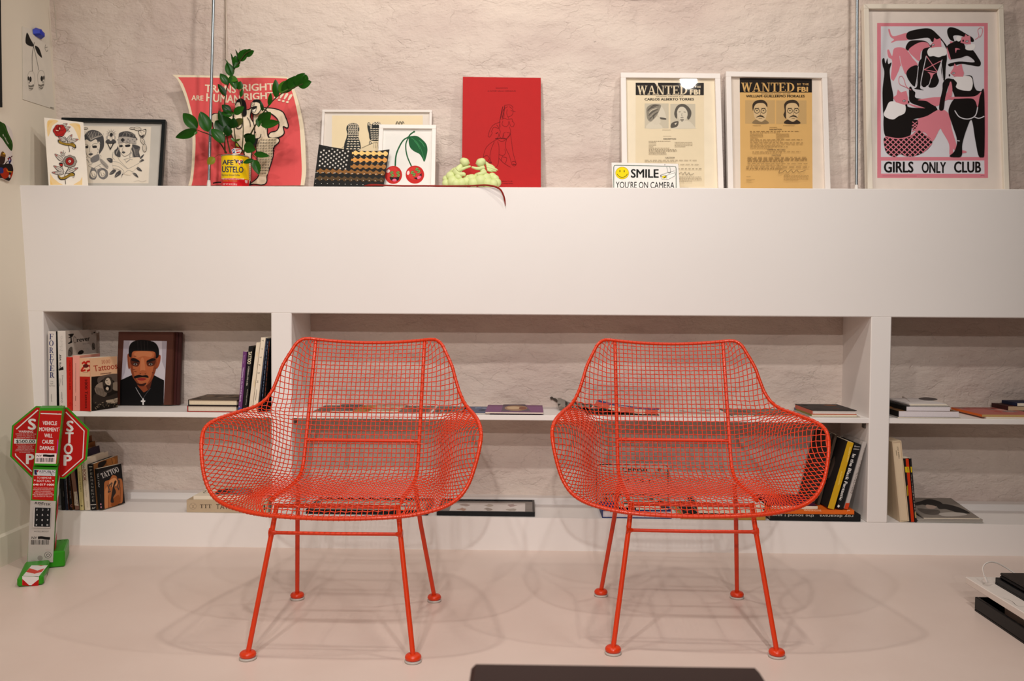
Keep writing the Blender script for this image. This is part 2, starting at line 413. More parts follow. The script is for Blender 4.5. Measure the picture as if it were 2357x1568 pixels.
def build_room():
    f = MB(); f.box((-2.4, -1.6, -.1), (3.6, .4, 0), M_FLOOR); tag(f.obj('floor'), kind='structure')
    f = MB(); f.box((-2.4, -9.2, -.1), (3.6, -1.6, 0), M_FAR); tag(f.obj('floor'), kind='structure')  # unseen rear floor, split off and darkened to keep its bounce low
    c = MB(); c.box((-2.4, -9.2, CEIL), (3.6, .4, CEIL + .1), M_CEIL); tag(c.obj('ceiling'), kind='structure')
    # rubble wall: a relief, painted white
    nx, nz = 560, 300; x0, x1, z0, z1 = -2.0, 3.6, 0.0, CEIL
    V = []; 
    for j in range(nz + 1):
        z = z0 + (z1 - z0) * j / nz
        for i in range(nx + 1):
            x = x0 + (x1 - x0) * i / nx
            p = Vector((x * 1.0, 3.1, z * 1.7))
            a = noise.fractal(p * 2.2, .85, 2.1, 7) * .0095
            w = noise.noise(p * 1.3) * .10
            row = (z + w) / .36; fr = row - math.floor(row)          # rough courses
            colm = (x + noise.noise(p * .9) * .25) / .62 + math.floor(row) * .47; fc = colm - math.floor(colm)
            edge = max(0, 1 - min(fr, 1 - fr) * 16) * .5 + max(0, 1 - min(fc, 1 - fc) * 26) * .4
            edge *= max(0, min(1, .5 + 1.6 * noise.noise(p * 2.7 + Vector((7, 2, 1)))))
            r = noise.ridged_multi_fractal(p * 1.9 + Vector((3, 0, 0)), 1.0, 2.0, 4, 1.0, 2.0) * .0025
            V.append((x, max(WALL_Y - .003, WALL_Y + .010 - a + edge * .010 - r * 1.6), z))
    F = [(j * (nx + 1) + i, j * (nx + 1) + i + 1, (j + 1) * (nx + 1) + i + 1, (j + 1) * (nx + 1) + i) for j in range(nz) for i in range(nx)]
    w = MB(); w.add(V, F, stone_mat(), True); tag(w.obj('wall_back'), kind='structure')
    # left wall leans out a little towards the top, as in the photograph
    LX = lambda z: -1.786 - .0515 * z
    w = MB(); w.prism([Vector((LX(0), -9.2, 0)), Vector((LX(CEIL), -9.2, CEIL)), Vector((-2.4, -9.2, CEIL)), Vector((-2.4, -9.2, 0))], (0, 9.5, 0), M_LEFT)
    tag(w.obj('wall_left'), kind='structure')
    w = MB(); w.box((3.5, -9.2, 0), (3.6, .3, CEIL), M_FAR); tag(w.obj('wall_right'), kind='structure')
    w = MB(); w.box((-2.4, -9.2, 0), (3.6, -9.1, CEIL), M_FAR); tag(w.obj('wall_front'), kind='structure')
    b = MB(); b.prism([Vector((LX(0) - .002, -9.1, 0)), Vector((LX(.1) - .002, -9.1, .105)), Vector((LX(.1) + .012, -9.1, .098)), Vector((LX(0) + .014, -9.1, 0))], (0, 9.1, 0), M_LEFT)
    tag(b.obj('baseboard_left'), kind='structure')
    b = MB(); b.box((-1.95, WALL_Y - .095, 2.135), (3.5, WALL_Y + .02, CEIL), M_LEFT, .004); tag(b.obj('trim_1'), kind='structure')
    # painted-over seam and a loose wire in the corner
    sx = at(521, 60, WALL_Y).x
    s = MB(); s.tube([(sx, WALL_Y + .001, 1.33), (sx + .003, WALL_Y + .0005, 1.7), (sx - .002, WALL_Y + .001, 2.12)], .0035, mat('#cfc0b2', .6), 6); tag(s.obj('trim_2'), kind='structure')
    wp = [at(124, 2, .24), at(127, 30, .245), at(128, 55, .245), at(130, 82, .25), at(132, 90, .245), at(126, 92, .245), at(122, 89, .245)]
    w = MB(); q = [Vector((x, 0, 0)) for x in ()]
    w.tube(wp, .0012, '#b9afa0', 6)
    tag(w.obj('wire'), 'thin pale wire hanging down the top left wall corner', 'wire')
build_room()

ZL = 1.322                                   # ledge top
ZS = 0.4965                                  # middle shelf top
def ZB(x): return .127 - .0036 * (x + 1.70)   # bottom shelf top: sags a little to the right
def build_unit():
    t = thing('bookcase', 'long white built-in bookcase with open cubbies along the wall', 'bookcase', (0, 0, 0))
    J = M_JOINERY
    m = MB(); m.box((-1.90, 0, .862), (2.9, WALL_Y + .01, ZL), J, .003); m.obj('header_panel', t)
    m = MB(); m.box((-1.87, 0.0, ZB(-1.8) - .0003), (-1.775, WALL_Y + .01, .865), J, .003); m.obj('side_panel', t)
    m = MB(); m.box((-.937, 0.0, ZB(-.9) - .0003), (-.862, WALL_Y + .01, .865), J, .003); m.obj('divider', t)
    m = MB(); m.box((1.235, 0.0, ZB(1.27) - .0003), (1.308, WALL_Y + .01, .865), J, .003); m.obj('divider', t)
    for a, b in ((-1.78, -.93), (-.87, 1.24), (1.30, 2.9)):
        m = MB(); m.box((a, .004, .4775), (b, WALL_Y + .01, ZS), J, .0015); m.obj('shelf', t)
    m = MB(); m.prism([Vector((-1.88, 0, 0)), Vector((2.9, 0, 0)), Vector((2.9, 0, ZB(2.9))), Vector((-1.88, 0, ZB(-1.88)))], (0, WALL_Y + .01, 0), J); m.obj('plinth', t)
    m = MB()
    for a, b in ((-1.78, -.93), (-.87, 1.24), (1.30, 2.9)):
        m.box((a, .228, .10), (b, WALL_Y + .01, ZB((a + b) / 2) + .024), J, .006)
    m.obj('back_kerb', t)
    for px, py in ((676, 965), (1993, 978)):
        p = at(px, py, .05); m = MB(); m.box((p.x - .012, .03, .455), (p.x + .012, .06, .4775), '#55504a', .002); m.obj('shelf_bracket', t, 'small dark metal shelf bracket')
build_unit()

def rod(px0, py0, px1, py1, Y, label):
    b = at(px1, py1, Y); b.z = ZL; a = at(px0, py0, Y); d = (a - b); d = d * ((CEIL - ZL) / d.z)
    t = thing('steel_rod', label, 'rod', b, 'steel rods')
    m = MB(); m.tube([Vector((0, 0, 0)), d * .5, d], .0052, mat('#8f979c', .35, .85, vary=.1), 10); m.obj('shaft', t)
    m = MB(); m.tube([Vector((0, 0, 0)), d.normalized() * .02, d.normalized() * .034], [.0072, .0072, .005], '#e8e2dc', 10); m.obj('end_cap', t, 'white end cap')
rod(491.5, 0, 480.5, 427, .085, 'grey steel rod standing on the ledge behind the potted plant')
rod(1973, 0, 1971.5, 433, .14, 'grey steel rod standing on the ledge beside the big pink and black print')

# ------------------------------------------------------------------ the two wire armchairs
def cr3(P, k):
    P = np.array(P, float); n = len(P); out = []
    for i in range(n - 1):
        a, b, c, d = P[max(i - 1, 0)], P[i], P[i + 1], P[min(i + 2, n - 1)]
        for j in range(k):
            t = j / k
            out.append(.5 * ((2 * b) + (c - a) * t + (2 * a - 5 * b + 4 * c - d) * t * t + (3 * b - a - 3 * c + d) * t ** 3))
    out.append(P[-1]); return np.array(out)
def arclen(P): return np.concatenate([[0], np.cumsum(np.linalg.norm(np.diff(P, axis=0), axis=1))])
def sample(P, S, s):
    return np.stack([np.interp(s, S, P[:, i]) for i in range(P.shape[1])], -1)

RX = .168
RIM_SIDE = [(RX, .297, .787), (.190, .294, .789), (.208, .289, .786), (.223, .282, .774), (.233, .275, .757), (.256, .255, .712), (.268, .243, .675), (.281, .231, .637), (.296, .208, .609),
            (.313, .168, .593), (.329, .105, .588), (.342, .045, .584), (.353, -.015, .580), (.361, -.062, .574), (.366, -.090, .564), (.368, -.106, .548), (.366, -.119, .528), (.361, -.132, .502),
            (.353, -.146, .472), (.341, -.160, .438), (.322, -.174, .409), (.298, -.187, .391), (.265, -.198, .378), (.215, -.208, .367), (RX, -.214, .361)]
RIB = [(RX, .297, .787), (RX, .262, .702), (RX, .222, .604), (RX, .176, .495), (RX, .150, .436), (RX, .128, .414), (RX, .096, .400), (RX, .04, .394), (RX, -.04, .393), (RX, -.12, .396), (RX, -.168, .393), (RX, -.197, .377), (RX, -.214, .361)]
def chair_shell():
    rib = cr3(RIB, 12); rs = arclen(rib); rim = cr3(RIM_SIDE, 12); ms = arclen(rim)
    key_r = [0, .205, .30, .345, .415, .58, rs[-1]]; key_m = [0, .26, .475, .56, .65, .785, ms[-1]]
    nt = 420; tr = np.linspace(0, rs[-1], nt); tm = np.interp(tr, key_r, key_m)
    # smooth the mapping a little
    ker = np.ones(31) / 31; tmp = np.pad(tm, 15, mode='reflect', reflect_type='odd'); tm = np.convolve(tmp, ker, 'valid'); tm[0], tm[-1] = 0, ms[-1]
    R = sample(rib, rs, tr); C = sample(rim, ms, tm)
    u = tr
    A = np.interp(u, [0, .1, .2, .30, .40, .50, .62, rs[-1]], [.02, .035, .055, .085, .11, .11, .09, .02])
    W = np.stack([np.interp(tm, [0, .10, .23, .34, .45, .56, .66, .74, .82, ms[-1]], v) for v in (
        [-.02, -.03, -.045, -.075, -.105, -.125, -.115, -.09, -.06, -.02],
        [.0, .012, .022, .040, .055, .065, .06, .045, .02, .0],
        [.0, -.008, -.020, -.018, -.010, -.006, -.020, -.030, -.012, .0])], -1)
    P1 = R + np.stack([A, 0 * A, 0 * A], -1); P2 = C + W
    q = np.linspace(0, 1, 90)[None, :, None]
    side = (1 - q) ** 3 * R[:, None] + 3 * (1 - q) ** 2 * q * P1[:, None] + 3 * (1 - q) * q ** 2 * P2[:, None] + q ** 3 * C[:, None]
    nc = 40; xc = np.linspace(0, RX, nc)[:-1]
    k = 1 - (xc / RX) ** 2
    bow = np.interp(tr, [0, .1, .3, .45, .65, rs[-1]], [.006, .010, .010, .004, .004, .006])
    sag = np.interp(tr, [0, .03, .12, .4, .5, .66, rs[-1]], [-.010, -.007, -.002, -.002, -.004, -.004, -.006])
    cen = np.stack([np.broadcast_to(xc, (nt, nc - 1)), R[:, 1:2] + k * np.where(tr < .42, bow, -bow)[:, None], R[:, 2:3] + k * sag[:, None]], -1)
    half = np.concatenate([cen, side], 1)                      # nt x M x 3, x >= 0
    D = np.linalg.norm(np.diff(half, axis=1), axis=2); S = np.concatenate([np.zeros((nt, 1)), np.cumsum(D, 1)], 1)
    return tr, half, S
def chair_mesh_parts(p=.0136, rw=.00135, amp=.0013):
    tr, half, S = chair_shell(); nt = len(tr)
    mb = MB(); M_RED = mat('#d4370c', .36, 0, .35, vary=.05, scale=60, coat=.2)
    smax = S[:, -1]
    # an (t, s) lookup on a regular s grid for positions
    ns = 260; sg = np.linspace(0, smax.max(), ns)
    G = np.full((nt, ns, 3), np.nan)
    for i in range(nt):
        for a in range(3): G[i, :, a] = np.interp(sg, S[i], half[i, :, a])
    dS = np.gradient(G, axis=1); dT = np.gradient(G, axis=0)
    N = np.cross(dT, dS); N /= np.linalg.norm(N, axis=2)[:, :, None] + 1e-9
    def look(A, t, s):
        ti = np.clip(np.interp(t, tr, np.arange(nt)), 0, nt - 1.001); si = np.clip(s / sg[1], 0, ns - 1.001)
        a, b = ti.astype(int), si.astype(int); f, g = (ti - a)[:, None], (si - b)[:, None]
        return A[a, b] * (1 - f) * (1 - g) + A[a + 1, b] * f * (1 - g) + A[a, b + 1] * (1 - f) * g + A[a + 1, b + 1] * f * g
    ends = []
    def wire(P, Nn):
        if len(P) < 4: return
        T = np.gradient(P, axis=0); T /= np.linalg.norm(T, axis=1)[:, None] + 1e-9
        B = np.cross(T, Nn); B /= np.linalg.norm(B, axis=1)[:, None] + 1e-9; A = np.cross(B, T)
        n = 5; th = np.arange(n) * 2 * math.pi / n
        V = (P[:, None] + rw * (np.cos(th)[None, :, None] * A[:, None] + np.sin(th)[None, :, None] * B[:, None])).reshape(-1, 3)
        L = len(P); i = np.arange(L - 1)[:, None] * n; k = np.arange(n)[None, :]; k2 = (k + 1) % n
        F = np.stack([i + k, i + k2, i + n + k2, i + n + k], -1).reshape(-1, 4)
        mb.add(V.tolist(), F.tolist(), M_RED, True)
        ends.append((P[0], P[min(2, L - 1)])); ends.append((P[-1], P[-3]))
    st = p / 6
    # wires running down the back and over the seat
    K = int(smax.max() / p) + 1
    for k in range(K):
        s = (k + .5) * p
        ok = smax > s; idx = np.where(ok)[0]
        if len(idx) < 6: continue
        runs = np.split(idx, np.where(np.diff(idx) > 1)[0] + 1)
        for r in runs:
            t0, t1 = tr[r[0]], tr[r[-1]]
            if r[0] > 0: a, b = smax[r[0] - 1], smax[r[0]]; t0 = tr[r[0] - 1] + (tr[r[0]] - tr[r[0] - 1]) * (s - a) / (b - a)
            if r[-1] < nt - 1: a, b = smax[r[-1]], smax[r[-1] + 1]; t1 = tr[r[-1]] + (tr[r[-1] + 1] - tr[r[-1]]) * (s - a) / (b - a)
            if t1 - t0 < p: continue
            t = np.linspace(t0, t1, max(4, int((t1 - t0) / st)))
            ss = np.full_like(t, s); P = look(G, t, ss); Nn = look(N, t, ss)
            P = P + Nn * (amp * np.cos(math.pi * t / p + math.pi * k) * .6)[:, None]
            for sx in (1, -1):
                Q = P.copy(); Q[:, 0] *= sx; Mn = Nn.copy(); Mn[:, 0] *= sx; wire(Q, Mn)
    # wires running across, from rim to rim
    J = int(tr[-1] / p)
    for j in range(1, J + 1):
        t = j * p
        if t > tr[-1] - .003: continue
        sm = np.interp(t, tr, smax); s = np.linspace(0, sm, max(4, int(sm / st)))
        tt = np.full_like(s, t); P = look(G, tt, s); Nn = look(N, tt, s)
        off = (amp * np.cos(math.pi * (s / p - .5) + math.pi * j) * 1.25)[:, None]
        Pr = P + Nn * off; Pl = P + Nn * (amp * np.cos(math.pi * (-s / p - .5) + math.pi * j) * 1.25)[:, None]
        Pl[:, 0] *= -1; Nl = Nn.copy(); Nl[:, 0] *= -1
        wire(np.concatenate([Pl[::-1], Pr[1:]]), np.concatenate([Nl[::-1], Nn[1:]]))
    return mb, tr, half, M_RED, ends

def build_chair(label, loc, yaw):
    t = thing('wire_armchair', label, 'armchair', loc, 'red wire armchairs'); t.rotation_euler = (0, 0, yaw)
    mb, tr, half, M, ends = chair_mesh_parts()
    # rim
    rim = cr3(RIM_SIDE, 10)
    top = half[0, :40][:, :].copy(); top[:, 0] = np.linspace(0, RX, 40)
    bot = half[-1, :40].copy(); bot[:, 0] = np.linspace(0, RX, 40)
    hl = np.concatenate([top[:-1:3], rim, bot[:-1:3][::-1]])
    loop = np.concatenate([hl, (hl * np.array([-1, 1, 1]))[1:-1][::-1]])
    r = MB(); r.tube(loop, .0049, M, 10, closed=True)
    # wire ends hooked round the rim
    rw = .0009; Sl = loop
    tang = np.roll(loop, -1, 0) - np.roll(loop, 1, 0); tang /= np.linalg.norm(tang, axis=1)[:, None]
    for e, inner in ends:
        d = np.linalg.norm(Sl - e, axis=1); i = int(d.argmin())
        if d[i] > .012: continue
        c = Sl[i] + tang[i] * float((e - Sl[i]) @ tang[i]); tv = tang[i]
        a = (inner - c) - tv * float((inner - c) @ tv); a /= np.linalg.norm(a) + 1e-9; b = np.cross(tv, a)
        ring = [c + (.0049 + .0002) * (math.cos(th) * a + math.sin(th) * b) + tv * .0012 * math.sin(th / 2) for th in np.linspace(0, 2 * math.pi, 11)[:-1]]
        r.tube(ring, rw, M, 4, closed=True)
    mb.obj('wire_mesh_shell', t); r.obj('rim_tube', t)
    rib = cr3([q for q in RIB[:-2]], 8)
    for sx in (-1, 1):
        q = rib.copy(); q[:, 0] *= sx; q[:, 1] += .006 * np.clip((q[:, 2] - .38) / .03, 0, 1); q[:, 2] -= .007 * (1 - np.clip((q[:, 2] - .385) / .05, 0, 1))
        m = MB(); m.tube(q, .0056, M, 10); m.obj('back_rib', t)
    m = MB(); m.tube([(-RX, .181, .493), (0, .187, .492), (RX, .181, .493)], .0054, M, 10); m.obj('back_crossbar', t)
    m = MB(); m.tube([(-.160, -.150, .371), (0, -.150, .371), (.160, -.150, .371)], .0056, M, 10)
    m.obj('seat_crossbar', t)
    m = MB(); m.tube([(-.163, -.167, .305), (0, -.167, .304), (.163, -.167, .305)], .0046, M, 10)
    for sx in (-1, 1): m.tube([(sx * .172, -.167, .305), (sx * .164, -.167, .305), (sx * .154, -.167, .305)], [.012, .0075, .0046], M, 10)
    m.obj('front_stretcher', t)
    for sx in (-1, 1):
        for top, mid, foot in (((sx * .157, -.150, .378), (sx * .166, -.167, .305), (sx * .2085, -.231, .014)), ((sx * .168, .100, .376), (sx * .179, .127, .265), (sx * .2085, .231, .014))):
            m = MB(); m.tube([top, mid, foot], .0066, M, 12); lg = m.obj('leg', t)
            f = MB(); f.lathe([(.0005, .0205), (.010, .0205), (.0165, .0195), (.0198, .016), (.0208, .012), (.0195, .0075), (.016, .0055), (.012, .005)], (foot[0], foot[1], 0), M, 24)
            f.obj('foot_cap', lg)
            f = MB(); f.lathe([(.004, .0062), (.020, .006), (.0215, .004), (.0215, .0008), (.018, .0)], (foot[0], foot[1], 0), mat('#b9b2aa', .3, vary=.05), 24)
            f.obj('floor_glide', lg, 'clear plastic glide under the foot')
    return t
ch1 = build_chair('orange-red wire mesh armchair on the left, nearer the wheel clamp', (-.488, -.803, 0), math.radians(-.55))
def copy_tree(o, parent=None):
    c = o.copy(); COL.objects.link(c)
    if parent is not None: c.parent = parent
    for ch in list(o.children): copy_tree(ch, c)
    return c
ch2 = copy_tree(ch1); ch2.location = (.436, -.738, 0); ch2.rotation_euler = (0, 0, math.radians(-.8))
ch2['label'] = 'orange-red wire mesh armchair on the right, in front of the leaning yellow and black books'

# ------------------------------------------------------------------ pictures leaning on the ledge
def lean(TL, TR, yb, yt, zb=ZL, square=True, dep=.026):
    """matrix of a flat thing leaning back: x right, y into the wall, z up the sheet; front face at y=0. Returns M, width, height.
    square: its top edge is level, so a sloping edge in the photo means the thing is turned a little about the vertical"""
    dl = 0.0
    if square:
        g = lambda e: at(TL[0], TL[1], yt - e).z - at(TR[0], TR[1], yt + e).z
        lo, hi = -.1, .1
        if g(lo) * g(hi) < 0:
            for _ in range(40):
                dl = (lo + hi) / 2
                if g(lo) * g(dl) <= 0: hi = dl
                else: lo = dl
    a, b = at(TL[0], TL[1], yt - dl), at(TR[0], TR[1], yt + dl)
    u = (b - a).normalized(); back = Vector((-u.y, u.x, 0)).normalized()
    rise = (a.z + b.z) / 2 - zb; v = Vector((0, 0, rise)) + back * (yt - yb); v -= u * v.dot(u)
    v.normalize(); h = rise / max(v.z, .2); y = v.cross(u)
    w = (b - a).length; o = a - v * h
    low = min(o.z, (o + u * w).z) + min(0, y.z * dep)
    h += (low - zb) / max(v.z, .2); o = a - v * h
    M = Matrix((u, y, v)).transposed().to_4x4(); M.translation = o
    return M, w, h
FRONT = lambda y=0.0: FR((0, y, 0), (1, 0, 0), (0, 0, 1))
PAPER = '#efe6d6'
def frame_parts(t, w, h, bw, dep, col, M, glass=True, rough=.4, inner=.008):
    m = MB(); fm = mat(col, rough, vary=.03)
    for lo, hi in (((0, 0, 0), (w, dep, bw)), ((0, 0, h - bw), (w, dep, h)), ((0, 0, bw), (bw, dep, h - bw)), ((w - bw, 0, bw), (w, dep, h - bw))):
        m.box(lo, hi, fm, .0012)
    m.obj('frame', t)
    if glass:
        g = MB(); g.box((bw - .002, inner - .0035, bw - .002), (w - bw + .002, inner - .0015, h - bw + .002), glass_mat()); g.obj('glass_pane', t)
    m = MB(); m.box((bw - .003, dep - .005, bw - .003), (w - bw + .003, dep - .001, h - bw + .003), '#8c7a63'); m.obj('backing_board', t)
def sheet(mb, x0, z0, x1, z1, y, col, th=.0012):
    mb.box((x0, y, z0), (x1, y + th, z1), col)

# 1 card with two tattoo flowers ------------------------------------------------
def flower_card():
    M, w, h = lean((101.5, 270.5), (192, 282), .05, .112, dep=.004)
    t = thing('flower_print', 'narrow cream print of two red tattoo flowers leaning on the ledge corner', 'print', M=M)
    m = MB(); m.box((0, 0, 0), (w, .003, h), '#f1e7d8')
    A = Art(m, FRONT(), M, (90, 250, 7.603))
    G = '#efc57a'; A.poly([(150, 215), (335, 215), (235, 300), (185, 440), (150, 480)], '#f0cf95', True); A.poly([(150, 215), (250, 222), (190, 260), (155, 340)], G)
    A.poly([(530, 268), (715, 282), (715, 560), (650, 420), (600, 330)], '#f0cf95', True); A.poly([(640, 277), (715, 283), (715, 400), (690, 320)], G)
    A.poly([(190, 1130), (250, 1220), (350, 1300), (420, 1335), (195, 1335)], '#f0cf95'); A.poly([(190, 1230), (240, 1335), (195, 1335)], G)
    A.poly([(755, 1190), (720, 1260), (620, 1320), (600, 1335), (755, 1335)], '#f0cf95')
    K, LG, RD = '#2a2422', '#b9aea2', '#b3231c'
    def leaf(a, b, wd, tip=RD):
        d = Vector((b[0] - a[0], b[1] - a[1])); n = Vector((-d.y, d.x)).normalized() * wd
        pt = lambda f, s: (a[0] + d.x * f + n.x * s, a[1] + d.y * f + n.y * s)
        A.poly([pt(-.03, 0), pt(.25, 1.05), pt(.62, 1.0), pt(1.04, 0), pt(.62, -1.0), pt(.25, -1.05)], K, True)
        A.poly([pt(0, 0), pt(.26, .8), pt(.62, .74), pt(.98, 0), pt(.62, -.74), pt(.26, -.8)], '#d9cfc2', True)
        A.poly([pt(.68, .5), pt(1, 0), pt(.68, -.5), pt(.8, 0)], tip)
        A.line([pt(0, 0), pt(.85, 0)], 5, K)
        for f in (.25, .45, .62): A.line([pt(f, 0), pt(f + .14, .55)], 3, K); A.line([pt(f, 0), pt(f + .14, -.55)], 3, K)
    for a, b, wd in (((405, 310), (495, 265), 28), ((440, 360), (550, 322), 26), ((460, 400), (520, 360), 18), ((495, 580), (575, 455), 32), ((525, 580), (685, 540), 30), ((470, 570), (335, 500), 34), ((470, 560), (350, 545), 22),
                     ((425, 920), (275, 800), 36), ((440, 830), (375, 760), 26), ((430, 1110), (255, 1005), 34), ((430, 1140), (225, 1120), 30), ((470, 1130), (675, 1040), 32)): leaf(a, b, wd)
    def rose(c, r, col, dk, n=7):
        for k, (rr, cc) in enumerate(((1.06, K), (1.0, col))):
            q = []
            for i in range(n * 6):
                th = 2 * math.pi * i / (n * 6); f = rr * (1 - .10 * abs(math.sin(n * th / 2)) ** 4)
                q.append((c[0] + r[0] * f * math.cos(th), c[1] + r[1] * f * math.sin(th)))
            A.poly(q, cc)
    rose((357, 388), (112, 106), RD, K, 6)
    for l in ([(262, 350), (300, 430), (350, 470), (430, 440)], [(300, 300), (310, 360), (350, 390), (420, 380), (450, 350)], [(330, 290), (345, 330), (390, 335), (415, 300)], [(280, 400), (330, 420), (360, 400)]): A.line(l, 7, '#5d1513')
    A.poly([(320, 330), (365, 300), (380, 360), (345, 410), (312, 380)], '#7d1916', True); A.poly([(285, 378), (335, 385), (340, 398), (300, 395)], '#efd8b8'); A.poly([(352, 330), (366, 345), (362, 380), (350, 360)], '#efd8b8')
    rose((535, 928), (118, 108), '#9d9488', K, 8)
    for i in range(16):
        th = i * math.pi / 8; A.line([(535 + 78 * math.cos(th), 928 + 72 * math.sin(th)), (535 + 112 * math.cos(th), 928 + 103 * math.sin(th))], 3, K)
    for r, c in ((78, K), (68, RD), (50, K), (42, RD), (29, K), (22, '#efe4d4'), (9, K)): A.ell((532, 928), (r, r * .95), c)
    A.line([(440, 490), (490, 560), (510, 650), (530, 740), (520, 765)], 9, K); A.line([(520, 1035), (470, 1110), (445, 1180), (455, 1270), (462, 1330)], 9, K); A.line([(400, 1020), (425, 1090)], 6, K)
    A.poly([(345, 960), (400, 950), (415, 990), (400, 1025), (370, 1015)], K, True); A.poly([(355, 980), (405, 978), (400, 1010), (372, 1005)], RD, True)
    for base in (((330, 545), (400, 590), (500, 615), (590, 605), (640, 650), (635, 700), (560, 660), (470, 650), (370, 620), (330, 590)), ((325, 1165), (380, 1215), (470, 1180), (560, 1120), (620, 1140), (610, 1180), (540, 1190), (450, 1245), (370, 1250), (330, 1210))):
        A.poly(base, K, True); c = (sum(p[0] for p in base) / 10, sum(p[1] for p in base) / 10)
        A.poly([(c[0] + (p[0] - c[0]) * .9, c[1] + (p[1] - c[1]) * .78) for p in base], '#a3832a', True)
    A.line([(635, 690), (610, 715), (580, 700), (600, 680)], 6, K); A.line([(612, 1180), (600, 1210), (575, 1200)], 6, K)
    A.text('HARMONIA', (400, 610), (600, 640), 26, '#5c3a14'); A.text('SYLVIA', (400, 1232), (560, 1160), 26, '#5c3a14')
    for a, b in (((425, 745), (432, 800)), ((455, 770), (440, 830)), ((500, 390), (530, 405)), ((530, 400), (500, 420))): A.line([a, b], 3, K); A.ell(a, 6, K, 8)
    m.obj('card', t)
flower_card()

# 2 black frame with two pencilled heads -----------------------------------------
def black_frame():
    M, w, h = lean((141, 270), (381, 275), .175, .238)
    t = thing('framed_drawing', 'black framed pencil drawing of two women leaning behind the flower print', 'framed picture', M=M)
    frame_parts(t, w, h, .0135, .022, '#191d1e', M, True, .35)
    m = MB(); m.box((.010, .016, .010), (w - .010, .0175, h - .010), '#cfc9bf')
    A = Art(m, FRONT(.016), M, (90, 250, 7.603))
    A.poly([(640, 305), (1960, 318), (1915, 1308), (690, 1304)], '#f0e4d2')
    K, G1, G2, G3, P = '#2b2a2b', '#4c4a4b', '#7f7b79', '#b5aca2', '#efe2cf'
    L = lambda pts, w=6, c=K: A.line(pts, w, c)
    # left woman
    A.poly([(795, 560), (790, 480), (840, 410), (930, 372), (1040, 400), (1115, 470), (1138, 580), (1130, 680), (1085, 760), (1050, 790), (1040, 680), (1000, 540), (905, 578), (830, 540)], G1, True)
    for i in range(11):
        x = 830 + i * 27; L([(905 + i * 6, 560 - i * 4), (x + 20, 470), (x - 10 + i * 3, 395 + abs(i - 4) * 6)], 5, P if i % 2 else G3)
    A.poly([(800, 560), (905, 580), (1000, 540), (1035, 650), (1030, 760), (980, 850), (900, 868), (840, 800), (800, 700)], P, True)
    L([(800, 620), (830, 800), (900, 868), (980, 850), (1032, 760)], 6); A.poly([(805, 660), (850, 650), (860, 690), (810, 695)], K, True); A.poly([(935, 655), (1000, 648), (1010, 685), (945, 692)], K, True)
    L([(800, 640), (825, 622), (870, 660)], 7); L([(925, 655), (960, 615), (1020, 612)], 7); L([(895, 660), (880, 755), (925, 760)], 5); A.poly([(865, 800), (905, 780), (945, 795), (905, 825)], G1, True)
    A.poly([(1035, 590), (1065, 600), (1060, 720), (1020, 740)], P, True); L([(1040, 590), (1068, 640), (1050, 730), (1020, 700)], 5)
    A.poly([(905, 870), (1035, 800), (1050, 900), (930, 950)], G2, True); L([(940, 960), (870, 1010), (1100, 1085)], 5); L([(1100, 960), (930, 1060)], 5)
    A.poly([(920, 1040), (1000, 1075), (1010, 1180), (980, 1240), (920, 1240), (880, 1200), (890, 1120)], G2, True); A.poly([(1020, 1080), (1120, 1040), (1200, 1100), (1200, 1190), (1130, 1240), (1050, 1200)], G2, True)
    for c in ((950, 1150), (1110, 1140)):
        A.ell(c, (52, 60), P); A.line([(c[0] - 30, c[1] - 30), (c[0] - 10, c[1] + 40), (c[0] + 30, c[1] + 30), (c[0] + 20, c[1] - 10)], 8, K)
    A.poly([(1055, 900), (1090, 880), (1210, 1000), (1190, 1060), (1110, 990)], G3, True)
    for i in range(6): L([(1070 + i * 22, 900 + i * 24), (1098 + i * 22, 905 + i * 22)], 6); L([(1080 + i * 20, 930 + i * 22), (1110 + i * 20, 960 + i * 18)], 5)
    L([(1040, 800), (1085, 830), (1080, 870)], 5, G2); L([(800, 900), (850, 900), (880, 960)], 6); A.ell((825, 1080), (18, 34), G2)
    L([(1050, 1000), (1120, 1060), (1200, 1090)], 5); L([(790, 860), (840, 850)], 8, G1)
    # right woman
    A.poly([(1395, 640), (1360, 700), (1320, 740), (1335, 820), (1420, 850), (1420, 760)], G1, True); A.poly([(1600, 640), (1700, 640), (1770, 680), (1750, 760), (1770, 850), (1730, 890), (1660, 870), (1640, 780)], G1, True)
    A.poly([(1395, 520), (1400, 440), (1470, 405), (1560, 400), (1640, 430), (1690, 490), (1700, 560), (1390, 560)], G1, True)
    for i in range(9): L([(1500, 410), (1450 + i * 28, 450), (1420 + i * 32, 500)], 4, G3 if i % 2 else K)
    A.poly([(1395, 600), (1610, 600), (1620, 700), (1590, 790), (1500, 838), (1440, 800), (1400, 720)], P, True); L([(1400, 620), (1410, 740), (1450, 800), (1500, 838), (1590, 790), (1615, 690)], 6)
    A.poly([(1385, 500), (1520, 490), (1700, 520), (1705, 625), (1540, 600), (1385, 610)], G3); L([(1385, 500), (1520, 490), (1700, 520)], 6); L([(1385, 610), (1540, 600), (1705, 625)], 6)
    A.rect((1448, 520), (1482, 585), K); A.rect((1432, 537), (1498, 568), K)
    for p in ((1560, 540), (1590, 570), (1640, 545), (1670, 580), (1540, 575)): A.ell(p, 12, G2, 9)
    A.poly([(1410, 645), (1460, 640), (1462, 672), (1415, 678)], K, True); A.poly([(1510, 640), (1590, 632), (1590, 668), (1520, 675)], K, True); L([(1400, 630), (1460, 622)], 7); L([(1505, 622), (1560, 605), (1600, 622)], 7)
    L([(1480, 660), (1455, 735), (1485, 745)], 5); A.poly([(1448, 765), (1480, 752), (1512, 768), (1480, 792)], G1, True)
